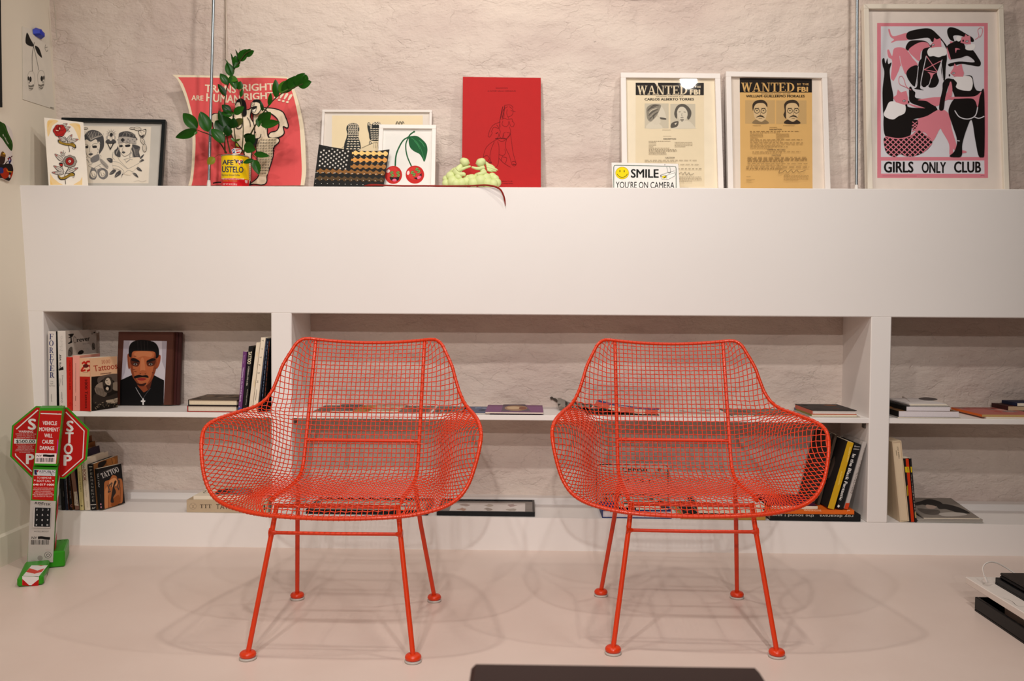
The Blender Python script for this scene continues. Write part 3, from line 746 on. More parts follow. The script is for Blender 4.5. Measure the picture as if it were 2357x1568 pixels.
    for i in range(7): L([(1630 + i * 8, 660 + i * 20), (1690, 720 + i * 18), (1765 - i * 4, 700 + i * 22)], 4, G3); L([(1400 - i * 6, 700 + i * 14), (1350, 760 + i * 8)], 4, G3)
    A.line([(1610, 760), (1640, 820), (1620, 870), (1590, 850), (1600, 790)], 7, G2, closed=True)
    # rose below her
    for pts in ([(1185, 880), (1260, 870), (1310, 920), (1250, 950)], [(1230, 1150), (1300, 1070), (1350, 1090), (1290, 1150)], [(1330, 1210), (1350, 1130), (1420, 1090), (1430, 1150)], [(1640, 1130), (1700, 1140), (1740, 1210), (1680, 1180)], [(1700, 1020), (1760, 1040), (1805, 1100), (1730, 1080)], [(1740, 880), (1840, 800), (1800, 870)], [(1755, 945), (1800, 890), (1840, 910)], [(1440, 1215), (1455, 1150), (1470, 1150)]):
        A.poly(pts, G1, True); c = (sum(p[0] for p in pts) / len(pts), sum(p[1] for p in pts) / len(pts)); A.line([pts[0], c], 5, G3)
    A.poly([(1290, 930), (1300, 840), (1380, 850), (1480, 900), (1600, 870), (1760, 860), (1750, 960), (1720, 1030), (1640, 1110), (1600, 1165), (1480, 1150), (1440, 1090), (1320, 1060), (1290, 1000)], '#eee0cb', True)
    for l in ([(1290, 930), (1400, 950), (1520, 1040), (1560, 1060)], [(1380, 850), (1420, 920), (1560, 1060)], [(1480, 900), (1540, 880), (1600, 870)], [(1520, 960), (1580, 900), (1640, 900)], [(1500, 900), (1540, 940), (1600, 890)], [(1290, 1000), (1390, 1020), (1480, 1090), (1480, 1150)], [(1750, 960), (1660, 1010), (1560, 1060)], [(1640, 1110), (1560, 1090), (1480, 1150)], [(1440, 1090), (1340, 1050), (1290, 1060)], [(1300, 760), (1290, 860), (1330, 900)]): L(l, 6, G2)
    # dagger heart, mask and chain
    for i in range(7):
        th = math.radians(180 + i * 30); A.poly([(1265 + 34 * math.cos(th - .16), 445 + 34 * math.sin(th - .16)), (1265 + 100 * math.cos(th), 445 + 92 * math.sin(th)), (1265 + 34 * math.cos(th + .16), 445 + 34 * math.sin(th + .16))], G2)
    A.ell((1268, 462), (28, 34), K); A.ell((1215, 510), (36, 44), G3); A.ell((1310, 510), (34, 44), G3); A.ell((1225, 515), (20, 32), P); A.ell((1305, 515), (18, 32), P)
    A.poly([(1168, 575), (1215, 540), (1260, 570), (1300, 540), (1350, 575), (1330, 610), (1190, 610)], G1, True); A.poly([(1190, 605), (1320, 605), (1250, 735)], K); A.poly([(1215, 622), (1290, 622), (1250, 700)], P); L([(1250, 605), (1250, 735)], 5)
    def link(c, r, rot): A.ell(c, r, K, 20, rot); A.ell(c, (r[0] - 8, r[1] - 8), P, 20, rot); A.ell(c, (r[0] - 22, max(4, r[1] - 24)), K, 16, rot); A.ell(c, (r[0] - 27, max(2, r[1] - 29)), P, 16, rot)
    link((820, 352), (42, 18), 0); link((1640, 352), (54, 20), 0); link((1728, 360), (66, 34), .1); link((1815, 575), (62, 34), 1.1); link((1850, 695), (72, 38), 1.55)
    A.poly([(1745, 395), (1790, 390), (1875, 365), (1870, 440), (1840, 500), (1800, 528), (1765, 490), (1742, 430)], K, True); A.poly([(1755, 405), (1790, 400), (1862, 380), (1860, 440), (1834, 492), (1800, 515), (1772, 482), (1752, 430)], P, True)
    L([(1765, 425), (1785, 415), (1795, 425)], 6); L([(1825, 415), (1845, 405), (1855, 415)], 6); A.poly([(1765, 465), (1800, 480), (1840, 458), (1825, 500), (1795, 510)], K, True); L([(1805, 430), (1800, 460), (1815, 462)], 4)
    A.line([(1660, 1285), (1740, 1265), (1800, 1285), (1880, 1262)], 4, G3)
    m.obj('drawing', t)
black_frame()

# 3 pink poster, curling ------------------------------------------------------------
def pink_poster():
    # a sheet that sags against the wall: traced in its own plane, bent in depth
    YB, YT = .205, .255
    crop = (400, 100, 4.612)
    px = lambda p: (crop[0] + p[0] / crop[2], crop[1] + p[1] / crop[2])
    M = Matrix.Translation(at(559, 428, .23)); M.translation.z = ZL
    t = thing('poster', 'curling pink hand-lettered poster of a hugging couple behind the potted plant', 'poster', M=M)
    F = FR((0, 0, 0), (1, 0, 0), (0, .02, 1))
    class Bent(Art):
        def put(s, uvs, faces, col, rough=.6):
            o = len(s.mb.v); Art.put(s, uvs, faces, col, rough)
            for i in range(o, len(s.mb.v)):
                x, y, z = s.mb.v[i]; s.mb.v[i] = (x, y + bend(x, z), z)
    W2 = .29
    def bend(x, z):
        e = abs(x) / W2
        return -.010 * e ** 2 * (z / .43) - .018 * max(0, (e - .75) / .25) ** 2 * (z / .43) + .006 * math.sin(x * 19 + z * 6)
    m = MB()
    # the sheet itself (two-sided grid with thickness)
    left = [(10, 348), (60, 400), (110, 520), (150, 640), (180, 760), (200, 900), (205, 1050), (195, 1250), (175, 1420), (150, 1510)]
    right = [(1210, 360), (1275, 470), (1320, 600), (1360, 760), (1385, 900), (1400, 1060), (1405, 1200), (1410, 1350), (1400, 1450), (1390, 1510)]
    A = Bent(m, F, M, crop, step=.00014)
    def grid(L, R, col, n=16):
        L = crom(L, False, 3); R = crom(R, False, 3)
        k = min(len(L), len(R)); uv = []
        for i in range(k):
            for j in range(n + 1):
                f = j / n; uv.append(A.uv((L[i][0] + (R[i][0] - L[i][0]) * f, L[i][1] + (R[i][1] - L[i][1]) * f - (12 * math.sin(f * 3.1) if i == 0 else 0))))
        A.put(uv, [(i * (n + 1) + j, i * (n + 1) + j + 1, (i + 1) * (n + 1) + j + 1, (i + 1) * (n + 1) + j) for i in range(k - 1) for j in range(n)], col)
    A.n = -6; grid(left, right, '#e8d9bd'); A.n = 1
    grid(left, right, '#ecdcbf')
    A.n = 4
    pinkL = [(62, 370), (110, 440), (155, 560), (190, 690), (215, 800), (232, 920), (238, 1060), (225, 1260), (205, 1430), (185, 1510)]
    pinkR = [(1205, 378), (1245, 470), (1285, 600), (1320, 760), (1342, 900), (1352, 1060), (1360, 1200), (1365, 1350), (1358, 1450), (1350, 1510)]
    grid(pinkL, pinkR, '#e0595a')
    A.n = 8
    C, K = '#efdcc0', '#1d1a1a'
    # lettering
    A.text('TRANS', (335, 518), (655, 522), 78, C, .03); A.text('RIGHTS', (725, 505), (1125, 500), 72, C, .03)
    A.text('ARE', (200, 610), (322, 612), 52, C, .03); A.text('HUMAN', (350, 618), (700, 632), 84, C, .03); A.text('RIGHTS', (745, 600), (1120, 592), 70, C, .03); A.text('!!!', (1110, 612), (1225, 640), 100, C, .035, slant=.25)
    # right figure
    def body(pts, c=C, w=12):
        A.poly(crom(pts, True, 5), c); A.line(pts, w, K, closed=True)
    body([(950, 690), (1060, 695), (1160, 730), (1200, 800), (1225, 880), (1210, 905), (1170, 890), (1180, 960), (1130, 1000), (1050, 1010), (1010, 990), (1030, 950), (1100, 930), (1125, 870), (1100, 800), (1020, 740), (950, 720)])
    body([(850, 700), (950, 700), (1020, 760), (1000, 880), (1010, 1000), (1110, 1010), (1125, 1050), (1065, 1110), (1060, 1190), (1030, 1290), (990, 1400), (985, 1470), (940, 1500), (850, 1490), (800, 1500), (900, 1400), (880, 1200), (870, 1050), (850, 960)])
    A.poly([(880, 1010), (1000, 1005), (1105, 1020), (1058, 1100), (1045, 1200), (1015, 1300), (985, 1400), (900, 1395), (888, 1200), (875, 1080)], '#e6d2b2', True)
    rnd = random.Random(4)
    for r in range(13):
        y = 1020 + r * 30; xl = 885 + r * 1.5; xr = 1100 - max(0, r - 2) * 9.5
        x = xl
        while x < xr: A.line([(x, y), (x + 3, y + 18)], 6, K, smooth=False); x += 17
    A.ell((895, 695), (62, 72), C, 22); A.line([(840, 640), (836, 700), (850, 760), (900, 768), (945, 720), (950, 660)], 10, K)
    A.poly([(848, 660), (860, 620), (905, 610), (945, 625), (958, 670), (950, 720), (935, 660), (890, 640)], K, True); A.ell((862, 662), (20, 22), C); A.ell((862, 662), (16, 18), K); A.ell((862, 662), (11, 13), C); A.ell((866, 664), 5, K, 8)
    A.poly([(845, 690), (890, 680), (905, 690), (870, 712), (850, 705)], K, True); A.poly([(848, 725), (900, 700), (890, 735), (860, 745)], '#f5ead8', True); A.line([(848, 725), (900, 698)], 6, K); A.line([(850, 735), (880, 742), (900, 700)], 6, K)
    A.line([(855, 960), (880, 1020), (930, 1015), (945, 975)], 10, K); A.ell((880, 957), 11, K, 10); A.line([(990, 870), (1000, 930)], 8, K)
    A.poly([(860, 1040), (915, 1020), (880, 1110)], K, True)
    # left figure
    body([(700, 720), (800, 720), (850, 700), (830, 790), (870, 880), (870, 1000), (860, 1100), (840, 1200), (830, 1480), (800, 1480), (770, 1200), (700, 1080), (640, 1000), (620, 880), (650, 780)])
    body([(640, 740), (520, 760), (440, 770), (415, 830), (410, 865), (440, 860), (450, 920), (500, 985), (600, 990), (620, 900), (540, 880), (520, 840), (640, 830)])
    A.poly([(790, 1300), (835, 1290), (832, 1470), (800, 1470)], '#e6d2b2')
    for r in range(9):
        for x in (798, 812, 826): A.line([(x, 1290 + r * 20), (x + 2, 1302 + r * 20)], 5, K, smooth=False)
    A.ell((705, 665), (38, 46), C); A.poly([(668, 680), (690, 620), (740, 600), (785, 640), (795, 720), (790, 780), (745, 785), (735, 700), (715, 640), (690, 650)], K, True); A.ell((700, 650), (11, 6), '#f5ead8'); A.line([(690, 640), (712, 640)], 5, K)
    A.line([(745, 830), (740, 900), (700, 920), (670, 880), (690, 850)], 10, K); A.ell((700, 885), (14, 18), K); A.line([(800, 800), (830, 850), (835, 900)], 8, K); A.line([(640, 1500), (520, 1490), (450, 1500)], 14, K)
    m.obj('sheet', t)
pink_poster()

# 4 potted plant in a coffee tin -----------------------------------------------------
def plant():
    YC = .075; crop = (400, 100, 4.612)
    c = at(541.5, 428, YC); c.z = ZL
    t = thing('potted_plant', 'glossy green houseplant growing in a yellow and red coffee tin', 'plant', c)
    r = .0495; top = at(541, 356, YC - .04).z - ZL
    m = MB(); Y, R, S = mat('#f2c90f', .35, vary=.03), mat('#cf1820', .35, vary=.03), mat('#b8b4a8', .3, .9)
    zr = top * .27
    m.lathe([(r, .002), (r, zr), ], (0, 0, 0), R, 48); m.lathe([(r, zr), (r, top - .003)], (0, 0, 0), Y, 48); m.lathe([(r + .0012, top - .004), (r + .0018, top - .002), (r + .0012, top), (r - .002, top), (r - .002, top - .012)], (0, 0, 0), S, 48)
    m.lathe([(r + .001, 0), (r + .001, .003)], (0, 0, 0), S, 48)
    # print wrapped round the tin: photo pixels -> the tin's own surface
    class Wrap(Art):
        def uv(s, p, crop=None):
            cx = s.crop; x, y = cx[0] + p[0] / cx[2], cx[1] + p[1] / cx[2]
            d = ray(x, y); o = CAM - c; a = d.x ** 2 + d.y ** 2; b = o.x * d.x + o.y * d.y; cc = o.x ** 2 + o.y ** 2 - (r + .0003) ** 2
            disc = b * b - a * cc
            k = (-b - math.sqrt(disc)) / a if disc > 0 else -b / a
            q = o + d * k; return (math.atan2(q.x, -q.y) * r, q.z)
        def put(s, uvs, faces, col, rough=.4):
            o = len(s.mb.v); Art.put(s, uvs, faces, col, rough); rr = r + .0003 + s.n * .00006
            for i, (u, v) in enumerate(uvs):
                th = u / r; s.mb.v[o + i] = (rr * math.sin(th), -rr * math.cos(th), v)
    A = Wrap(m, FRONT(), Matrix.Translation(c), crop); N = '#152a52'
    class _(object): pass
    A.text('AFE', (515, 1286), (632, 1290), 52, N, .03); A.line([(640, 1240), (652, 1232)], 8, N)
    A.text('USTELO', (512, 1365), (738, 1372), 62, N, .025)
    A.text('Espresso Ground Coffee', (512, 1405), (700, 1408), 20, N, .0)
    A.poly([(652, 1238), (692, 1240), (662, 1278)], N); A.poly([(664, 1234), (728, 1236), (697, 1298)], '#c81e23'); A.line([(664, 1234), (728, 1236), (697, 1298)], 5, '#f0ead8', smooth=False, closed=True); A.ell((697, 1258), (11, 15), '#e8d9cc', 10); A.poly([(700, 1256), (738, 1240), (728, 1282)], N)
    A.text('PURE AND FLAVORFUL, LIKE NO OTHER', (514, 1446), (746, 1449), 15, '#f6e6e0', .0); A.text('ESPRESSO DARK ROAST', (525, 1464), (675, 1466), 9, '#e7b43a', .0); A.text('NET WT 10 OZ (283 g)', (525, 1502), (670, 1504), 17, '#f6dede', .0)
    A.text('98', (752, 1482), (778, 1484), 30, '#f6e6e0', .02)
    m.obj('tin', t, 'yellow and red coffee tin used as a pot')
    m = MB(); m.lathe([(.001, top - .018), (r * .5, top - .016), (r - .003, top - .02)], (0, 0, 0), mat('#3a2c20', .9, bump=.6, scale=120), 24); m.obj('soil', t)
    # little flag-coloured wrapper poking out
    m = MB(); P0 = [at(400 + x / 4.612, 100 + y / 4.612, YC - .02) - c for x, y in ((628, 1172), (612, 1130), (640, 1112), (705, 1118), (720, 1140), (700, 1172))]
    m.prism(P0, (0, .004, 0), '#e6e0da'); Aw = Art(m, FRONT(YC - .02 - c.y), Matrix.Translation(c), crop)
    Aw.poly([(618, 1132), (640, 1118), (650, 1160), (632, 1168)], '#27438c'); Aw.poly([(655, 1128), (706, 1122), (714, 1132), (660, 1140)], '#c8302c'); Aw.poly([(662, 1152), (710, 1146), (704, 1160), (668, 1166)], '#c8302c'); Aw.ell((633, 1142), 7, '#f4f0e8', 8)
    m.obj('paper_wrapper', t, 'red white and blue paper wrapper')
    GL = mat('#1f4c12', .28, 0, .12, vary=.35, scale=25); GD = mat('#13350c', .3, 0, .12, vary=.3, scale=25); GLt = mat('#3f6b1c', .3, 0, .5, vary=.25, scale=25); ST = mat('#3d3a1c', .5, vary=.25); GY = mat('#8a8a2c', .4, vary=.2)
    def P(p, dy): return at(crop[0] + p[0] / crop[2], crop[1] + p[1] / crop[2], YC + dy) - c
    def leaf(par, a, b, wid, da, db, roll=0., mt=GL, cup=.25):
        A0, B0 = P(a, da), P(b, db); d = B0 - A0; L = d.length; d.normalize()
        view = (A0 + c - CAM).normalized(); s = d.cross(-view); s = s.normalized() if s.length > 1e-3 else Vector((1, 0, 0)); n = s.cross(d)
        if roll: q = Matrix.Rotation(roll, 3, d); s = q @ s; n = q @ n
        W = wid / crop[2] * ((A0 + c - CAM).length / FPX); N, Mx = 12, 4; V = []; Fs = []
        for i in range(N + 1):
            f = i / N; wd = W * (math.sin(math.pi * f ** .82) ** .75) * .5 if 0 < f < 1 else .0003
            mid = A0 + d * (L * f) + n * (-.10 * L * (f - .5) ** 2 * 2 + .04 * L)
            for j in range(-Mx, Mx + 1):
                g = j / Mx; V.append(mid + s * (wd * g) + n * (cup * wd * abs(g) ** 1.5))
        K = 2 * Mx + 1
        for i in range(N):
            for j in range(K - 1): Fs.append((i * K + j, i * K + j + 1, (i + 1) * K + j + 1, (i + 1) * K + j))
        m = MB(); m.add(V, Fs, mt, True)
        o = len(V); m.add([v - n * .0006 for v in V], [tuple(reversed(f)) for f in Fs], mt, True)
        m.tube([A0 + d * (L * i / 5) + n * (-.10 * L * (i / 5 - .5) ** 2 * 2 + .04 * L - .0002) for i in range(6)], [.0009, .0008, .0007, .0006, .0004, .0002], mt, 5)
        m.obj('leaf', par)
    def stem(pts, dys, r0=.0028, r1=.0013):
        q = cr3([tuple(P(p, d)) for p, d in zip(pts, dys)], 5)
        m = MB(); m.tube(q, list(np.linspace(r0, r1, len(q))), ST, 8); return m.obj('stem', t)
    s = stem([(545, 1165), (540, 1000), (545, 800), (540, 650), (560, 490), (600, 380), (640, 280), (700, 190), (760, 110), (820, 75)], [0, .0, -.01, -.015, -.02, -.025, -.03, -.035, -.04, -.045])
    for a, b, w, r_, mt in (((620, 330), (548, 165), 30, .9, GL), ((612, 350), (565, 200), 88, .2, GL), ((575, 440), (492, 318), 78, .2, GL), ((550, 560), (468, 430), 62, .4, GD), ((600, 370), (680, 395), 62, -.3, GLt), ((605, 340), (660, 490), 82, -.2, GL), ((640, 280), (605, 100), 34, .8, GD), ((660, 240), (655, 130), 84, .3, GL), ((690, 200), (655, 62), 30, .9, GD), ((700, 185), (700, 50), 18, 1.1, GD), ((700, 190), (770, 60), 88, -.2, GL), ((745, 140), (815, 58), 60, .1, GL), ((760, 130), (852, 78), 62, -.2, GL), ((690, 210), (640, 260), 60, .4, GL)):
        leaf(s, a, b, w, -.03, -.035, r_, mt)
    s = stem([(560, 1165), (500, 1070), (440, 1010), (370, 965), (300, 940), (230, 910)], [-.02, -.04, -.06, -.075, -.085, -.095], .003, .0014)
    for a, b, w, r_, mt in (((250, 905), (98, 740), 118, .0, GL), ((365, 940), (285, 722), 124, .15, GL), ((245, 915), (18, 1000), 92, -.3, GL), ((250, 935), (215, 970), 24, .3, GLt), ((530, 1055), (400, 905), 110, .3, GL)):
        leaf(s, a, b, w, -.085, -.09, r_, mt)
    s = stem([(600, 1165), (575, 1050), (560, 940), (565, 830), (600, 740), (620, 700)], [-.02, -.025, -.03, -.035, -.04, -.04])
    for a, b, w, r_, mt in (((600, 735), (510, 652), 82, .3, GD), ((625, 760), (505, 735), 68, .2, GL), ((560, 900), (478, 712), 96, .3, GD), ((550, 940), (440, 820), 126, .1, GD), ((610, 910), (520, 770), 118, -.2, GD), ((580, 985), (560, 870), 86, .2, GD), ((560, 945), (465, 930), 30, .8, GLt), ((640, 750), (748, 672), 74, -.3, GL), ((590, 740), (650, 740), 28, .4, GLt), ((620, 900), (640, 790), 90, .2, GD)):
        leaf(s, a, b, w, -.045, -.05, r_, mt)
    s = stem([(655, 1140), (655, 1040), (640, 900), (625, 760)], [0, -.01, -.02, -.03])
    for a, b, w, r_, mt in (((650, 1040), (605, 1005), 26, .3, GLt), ((655, 1035), (705, 1015), 24, .3, GLt), ((650, 865), (735, 800), 72, -.2, mat('#4a4a1e', .35, vary=.3)), ((660, 1060), (690, 1100), 20, .2, GY)):
        leaf(s, a, b, w, -.03, -.035, r_, mt)
    s = stem([(720, 1165), (735, 1000), (735, 850), (725, 700), (710, 590), (690, 480)], [.0, -.01, -.015, -.02, -.02, -.02], .0022, .001)
    for a, b, w, r_, mt in (((708, 570), (730, 478), 36, .2, GL), ((685, 490), (615, 330), 60, .4, GLt), ((690, 490), (710, 400), 66, .2, GL)):
        leaf(s, a, b, w, -.02, -.02, r_, mt)
    s = stem([(740, 1165), (780, 1040), (850, 900), (920, 780), (1000, 670), (1070, 590), (1150, 530), (1260, 475), (1370, 430)], [-.02, -.035, -.05, -.06, -.07, -.075, -.08, -.085, -.09], .0032, .0014)
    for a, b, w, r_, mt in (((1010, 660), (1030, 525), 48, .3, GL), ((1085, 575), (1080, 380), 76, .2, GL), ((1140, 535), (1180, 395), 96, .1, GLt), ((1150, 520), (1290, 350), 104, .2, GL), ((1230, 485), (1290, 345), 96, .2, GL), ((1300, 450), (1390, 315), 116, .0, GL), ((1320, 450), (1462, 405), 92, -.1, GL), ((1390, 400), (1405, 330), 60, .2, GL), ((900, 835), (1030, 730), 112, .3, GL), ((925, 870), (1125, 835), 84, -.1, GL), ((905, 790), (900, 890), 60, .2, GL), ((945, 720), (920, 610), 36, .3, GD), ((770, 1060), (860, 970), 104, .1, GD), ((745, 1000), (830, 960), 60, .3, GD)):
        leaf(s, a, b, w, -.075, -.08, r_, mt)
    s = stem([(775, 1160), (800, 1110), (830, 1170), (880, 1230)], [-.05, -.07, -.08, -.085], .0018, .001)
    for a, b, w, r_, mt in (((745, 1085), (870, 1130), 112, .1, GL), ((850, 1175), (1015, 1195), 62, -.2, GL), ((850, 1235), (735, 1270), 48, .2, GL), ((855, 1235), (905, 1392), 84, .1, GL)):
        leaf(s, a, b, w, -.08, -.085, r_, mt)
    s = stem([(520, 1178), (470, 1185), (430, 1215)], [-.045, -.055, -.06], .0007, .0006)
    leaf(s, (432, 1210), (358, 1285), 74, -.06, -.062, .1, mat('#7d7f22', .4, vary=.25))
plant()

# 5 black flag sign --------------------------------------------------------------------
def star(c, r, rot=0):
    return [(c[0] + (r if i % 2 == 0 else r * .42) * math.sin(rot + i * math.pi / 5), c[1] - (r if i % 2 == 0 else r * .42) * math.cos(rot + i * math.pi / 5)) for i in range(10)]
def flag():
    crop = (720, 230, 7.467); YF = .055
    M = Matrix.Translation(at(803, 428, YF)); M.translation.z = ZL
    t = thing('flag_sign', 'black flag sign with white stars and gold stripes propped before the cherry picture', 'sign', M=M)
    F = FR((0, 0, 0), (1, 0, 0), (0, .22, 1))
    m = MB(); A = Art(m, F, M, crop)
    top = [(105, 765), (300, 805), (550, 845), (800, 872), (1000, 878), (1150, 872), (1315, 850)]
    bot = [(16, 1492), (300, 1492), (620, 1492), (930, 1492), (1212, 1492)]
    out = top + [(1212, 1490), (16, 1490)]
    uv = [A.uv(p) for p in crom(top, False, 4)] + [A.uv((1205, 1545)), A.uv((8, 1545))]
    P = [F @ Vector((u, v, 0)) for u, v in uv]; zmin = min(p.z for p in P)
    P = [Vector((p.x, p.y - .0, max(p.z, 0.0))) for p in P]
    n = len(P); back = [p + Vector((0, .006, 0)) for p in P]; K = '#171512'
    tri = tri2([(p.x, p.z) for p in P]); m.add(P, [f for f in tri], K); m.add(back, [f[::-1] for f in tri], K)
    m.add(P + back, [(i, (i + 1) % n, (i + 1) % n + n, i + n) for i in range(n)], K)
    for j in range(9):
        for i in range(6 if j % 2 == 0 else 5):
            x0 = 150 - j * 4.2 + (45 if j % 2 else 0); y0 = 825 + j * 38
            A.poly(star((x0 + i * 92 - i * .4 * j, y0 + i * 12.5 + (5 if j % 2 else 0)), 21, .12), '#e9e2d8')
    golds = ['#f3c67c', '#d9994f', '#a8733c', '#8b5f33', '#57422b', '#3a2f22']
    rows = [((675, 912), (1290, 925), 6), ((660, 1030), (1278, 1035), 6), ((650, 1145), (1258, 1150), 6), ((70, 1222), (1240, 1260), 11), ((60, 1345), (1225, 1378), 11), ((50, 1455), (1215, 1470), 11)]
    for k, (a, b, n) in enumerate(rows[:5]):
        g = golds[k]; st = (b[0] - a[0]) / n
        for i in range(n):
            x = a[0] + st * i; y = a[1] + (b[1] - a[1]) * (i + .5) / n
            A.poly([(x, y - 16), (x + st * .25, y - 12), (x + st * .55, y - 44), (x + st * .80, y - 30), (x + st * 1.0, y - 14), (x + st * 1.0, y + 14), (x + st * .82, y + 40), (x + st * .5, y + 46), (x + st * .25, y + 16), (x, y + 22)], g)
            A.line([(x + st * .72, y + 2), (x + st * .84, y + 20)], 7, golds[min(k + 1, 5)])
    for k in range(4):
        for i in range(12 if k > 2 else 6):
            x = (690 + i * 103) if k < 3 else 62 + i * 101; y = (885, 975, 1085, 1250)[k] + i * 3
            A.ell((x + 20, y), 6, '#e9e2d8', 8)
    for k in range(3):
        for i in range(12): A.ell((60 + i * 102 - k * 5, (1255, 1365, 1440)[k] + i * 3), 6, '#e9e2d8', 8)
    m.obj('panel', t)
flag()

# 6 wide white frame with braided heads -----------------------------------------------------
def wide_frame():
    M, w, h = lean((741.5, 252), (994.5, 252.8), .19, .25)
    t = thing('framed_drawing', 'wide white framed ink drawing of braided heads behind the flag sign', 'framed picture', M=M)
    frame_parts(t, w, h, .010, .022, '#e8dfd8', M)
    m = MB(); m.box((.008, .010, .008), (w - .008, .0115, h - .008), '#e3d8cc')
    A = Art(m, FRONT(.010), M, (720, 230, 7.467)); K = '#2c3030'
    A.poly([(330, 268), (1890, 268), (1890, 1500), (320, 1500)], '#ecd8b2')
    A.poly([(560, 880), (540, 770), (575, 660), (590, 580), (575, 500), (600, 430), (680, 398), (770, 420), (800, 500), (785, 580), (790, 660), (820, 760), (800, 860)], K, True)
    rnd = random.Random(2)
    for j in range(11):
        y = 425 + j * 42; hw = 92 if j < 5 else 92 + (j - 5) * 7
        n = 5 if j < 5 else 4
        for i in range(n):
            x = 690 - hw + (i + .5) * 2 * hw / n + (j % 2) * 8
            if j < 5: A.ell((x, y), (14, 19), '#efdfc4', 10, rnd.uniform(-.6, .6)); A.ell((x, y), (7, 11), K, 8)
            else: A.line([(x - 18, y + 4), (x, y - 6), (x + 20, y + 4)], 14, '#efdfc4')
    A.poly([(940, 480), (945, 400), (975, 390), (1010, 430), (1040, 390), (1100, 385), (1150, 390), (1200, 470), (1180, 600), (1130, 700), (990, 690), (965, 580)], K, True)
    for (x, y) in ((970, 420), (1000, 460), (1050, 410), (1095, 410), (1135, 410), (1170, 430)): A.ell((x, y), (18, 24), '#efdfc4', 10); A.ell((x, y), (9, 13), K, 8)
    for j in range(6):
        for i in range(4): A.line([(985 + i * 46 + j * 4, 500 + j * 36), (1022 + i * 46 + j * 4, 496 + j * 36)], 13, '#efdfc4', smooth=False)
    A.line([(840, 830), (950, 780), (1050, 740), (1120, 740)], 5, K); A.ell((990, 740), (22, 28), K, 12); A.ell((990, 740), (12, 18), '#efdfc4', 12); A.line([(1050, 760), (1050, 830)], 5, K); A.line([(1080, 750), (1085, 830)], 5, K); A.line([(1110, 740), (1130, 850)], 5, K)
    A.line([(980, 700), (990, 740)], 6, K); A.line([(500, 830), (560, 790)], 5, K)
    for x in (1450, 1500, 1545): A.line([(x - 25, 425), (x, 375), (x + 28, 410)], 8, K); A.line([(x - 10, 425), (x + 5, 395)], 6, K)
    m.obj('drawing', t)
wide_frame()

# 7 white frame with cherries (the cartoon figure on it is left out) ---------------------------
def cherry_frame():
    M, w, h = lean((872.5, 286), (1004, 287.2), .09, .15)
    t = thing('framed_print', 'small white framed print of two grinning cherries with dollar eyes and leaf', 'framed picture', M=M)
    frame_parts(t, w, h, .0158, .022, '#ece5de', M)
    m = MB(); m.box((.013, .012, .013), (w - .013, .0135, h - .013), '#e9e5de')
    A = Art(m, FRONT(.012), M, (720, 230, 7.467)); G, R, K = '#1f5a34', '#c22a26', '#201c1c'
    A.line([(1740, 548), (1680, 590), (1640, 640), (1560, 690), (1490, 800), (1430, 960), (1415, 1180)], 26, G); A.line([(1660, 620), (1600, 760), (1620, 960), (1712, 1175)], 22, G); A.ell((1742, 548), 17, G, 12)
    A.poly([(1655, 640), (1720, 618), (1800, 625), (1880, 680), (1950, 760), (1972, 860), (1950, 980), (1915, 1065), (1880, 1000), (1830, 930), (1750, 890), (1680, 830), (1650, 740)], G, True)
    A.line([(1690, 650), (1790, 730), (1870, 870), (1915, 1040)], 10, '#3b8450'); A.line([(1820, 690), (1880, 740), (1920, 810)], 14, '#3f8a55', taper=True); A.line([(1740, 700), (1800, 770), (1840, 850)], 12, '#3f8a55', taper=True)
    for c, r, rot in (((1385, 1290), (150, 156), 0), ((1755, 1285), (160, 156), 0)): A.ell(c, r, R, 34)
    A.ell((1370, 1270), (112, 118), '#cf3a33', 30); A.ell((1745, 1262), (118, 112), '#cf3a33', 30)
    A.ell((1295, 1225), (34, 27), '#f3d9d2', 16, -.6); A.ell((1640, 1255), (22, 36), '#f3d9d2', 16, .2)
    for c, s_, sl in (((1362, 1275), 84, 0), ((1468, 1275), 84, 0), ((1725, 1268), 80, -.5), ((1805, 1212), 80, -.5)):
        d = Vector((math.cos(sl), math.sin(sl))); e = Vector((-d.y, d.x)); q = lambda x, y: (c[0] + d.x * x + e.x * y, c[1] + d.y * x + e.y * y)
        for wd, col in ((24, '#173b1d'), (12, '#7fae5a')):
            A.line([q(26, -24), q(0, -38), q(-26, -24), q(-14, -4), q(14, 6), q(26, 24), q(0, 40), q(-26, 26)], wd, col); A.line([q(-5, -50), q(-5, 50)], wd * .4, col, smooth=False); A.line([q(7, -50), q(7, 50)], wd * .4, col, smooth=False)
    A.poly([(1318, 1325), (1400, 1332), (1492, 1325), (1480, 1375), (1440, 1398), (1370, 1398), (1330, 1370)], K); A.poly([(1365, 1385), (1390, 1358), (1430, 1362), (1440, 1392), (1400, 1402)], '#e86a8c', True)
    A.poly([(1728, 1340), (1800, 1330), (1870, 1255), (1872, 1310), (1840, 1352), (1780, 1370)], K); A.poly([(1790, 1340), (1820, 1308), (1860, 1310), (1850, 1345), (1810, 1362)], '#e86a8c', True)
    m.obj('print', t)
cherry_frame()

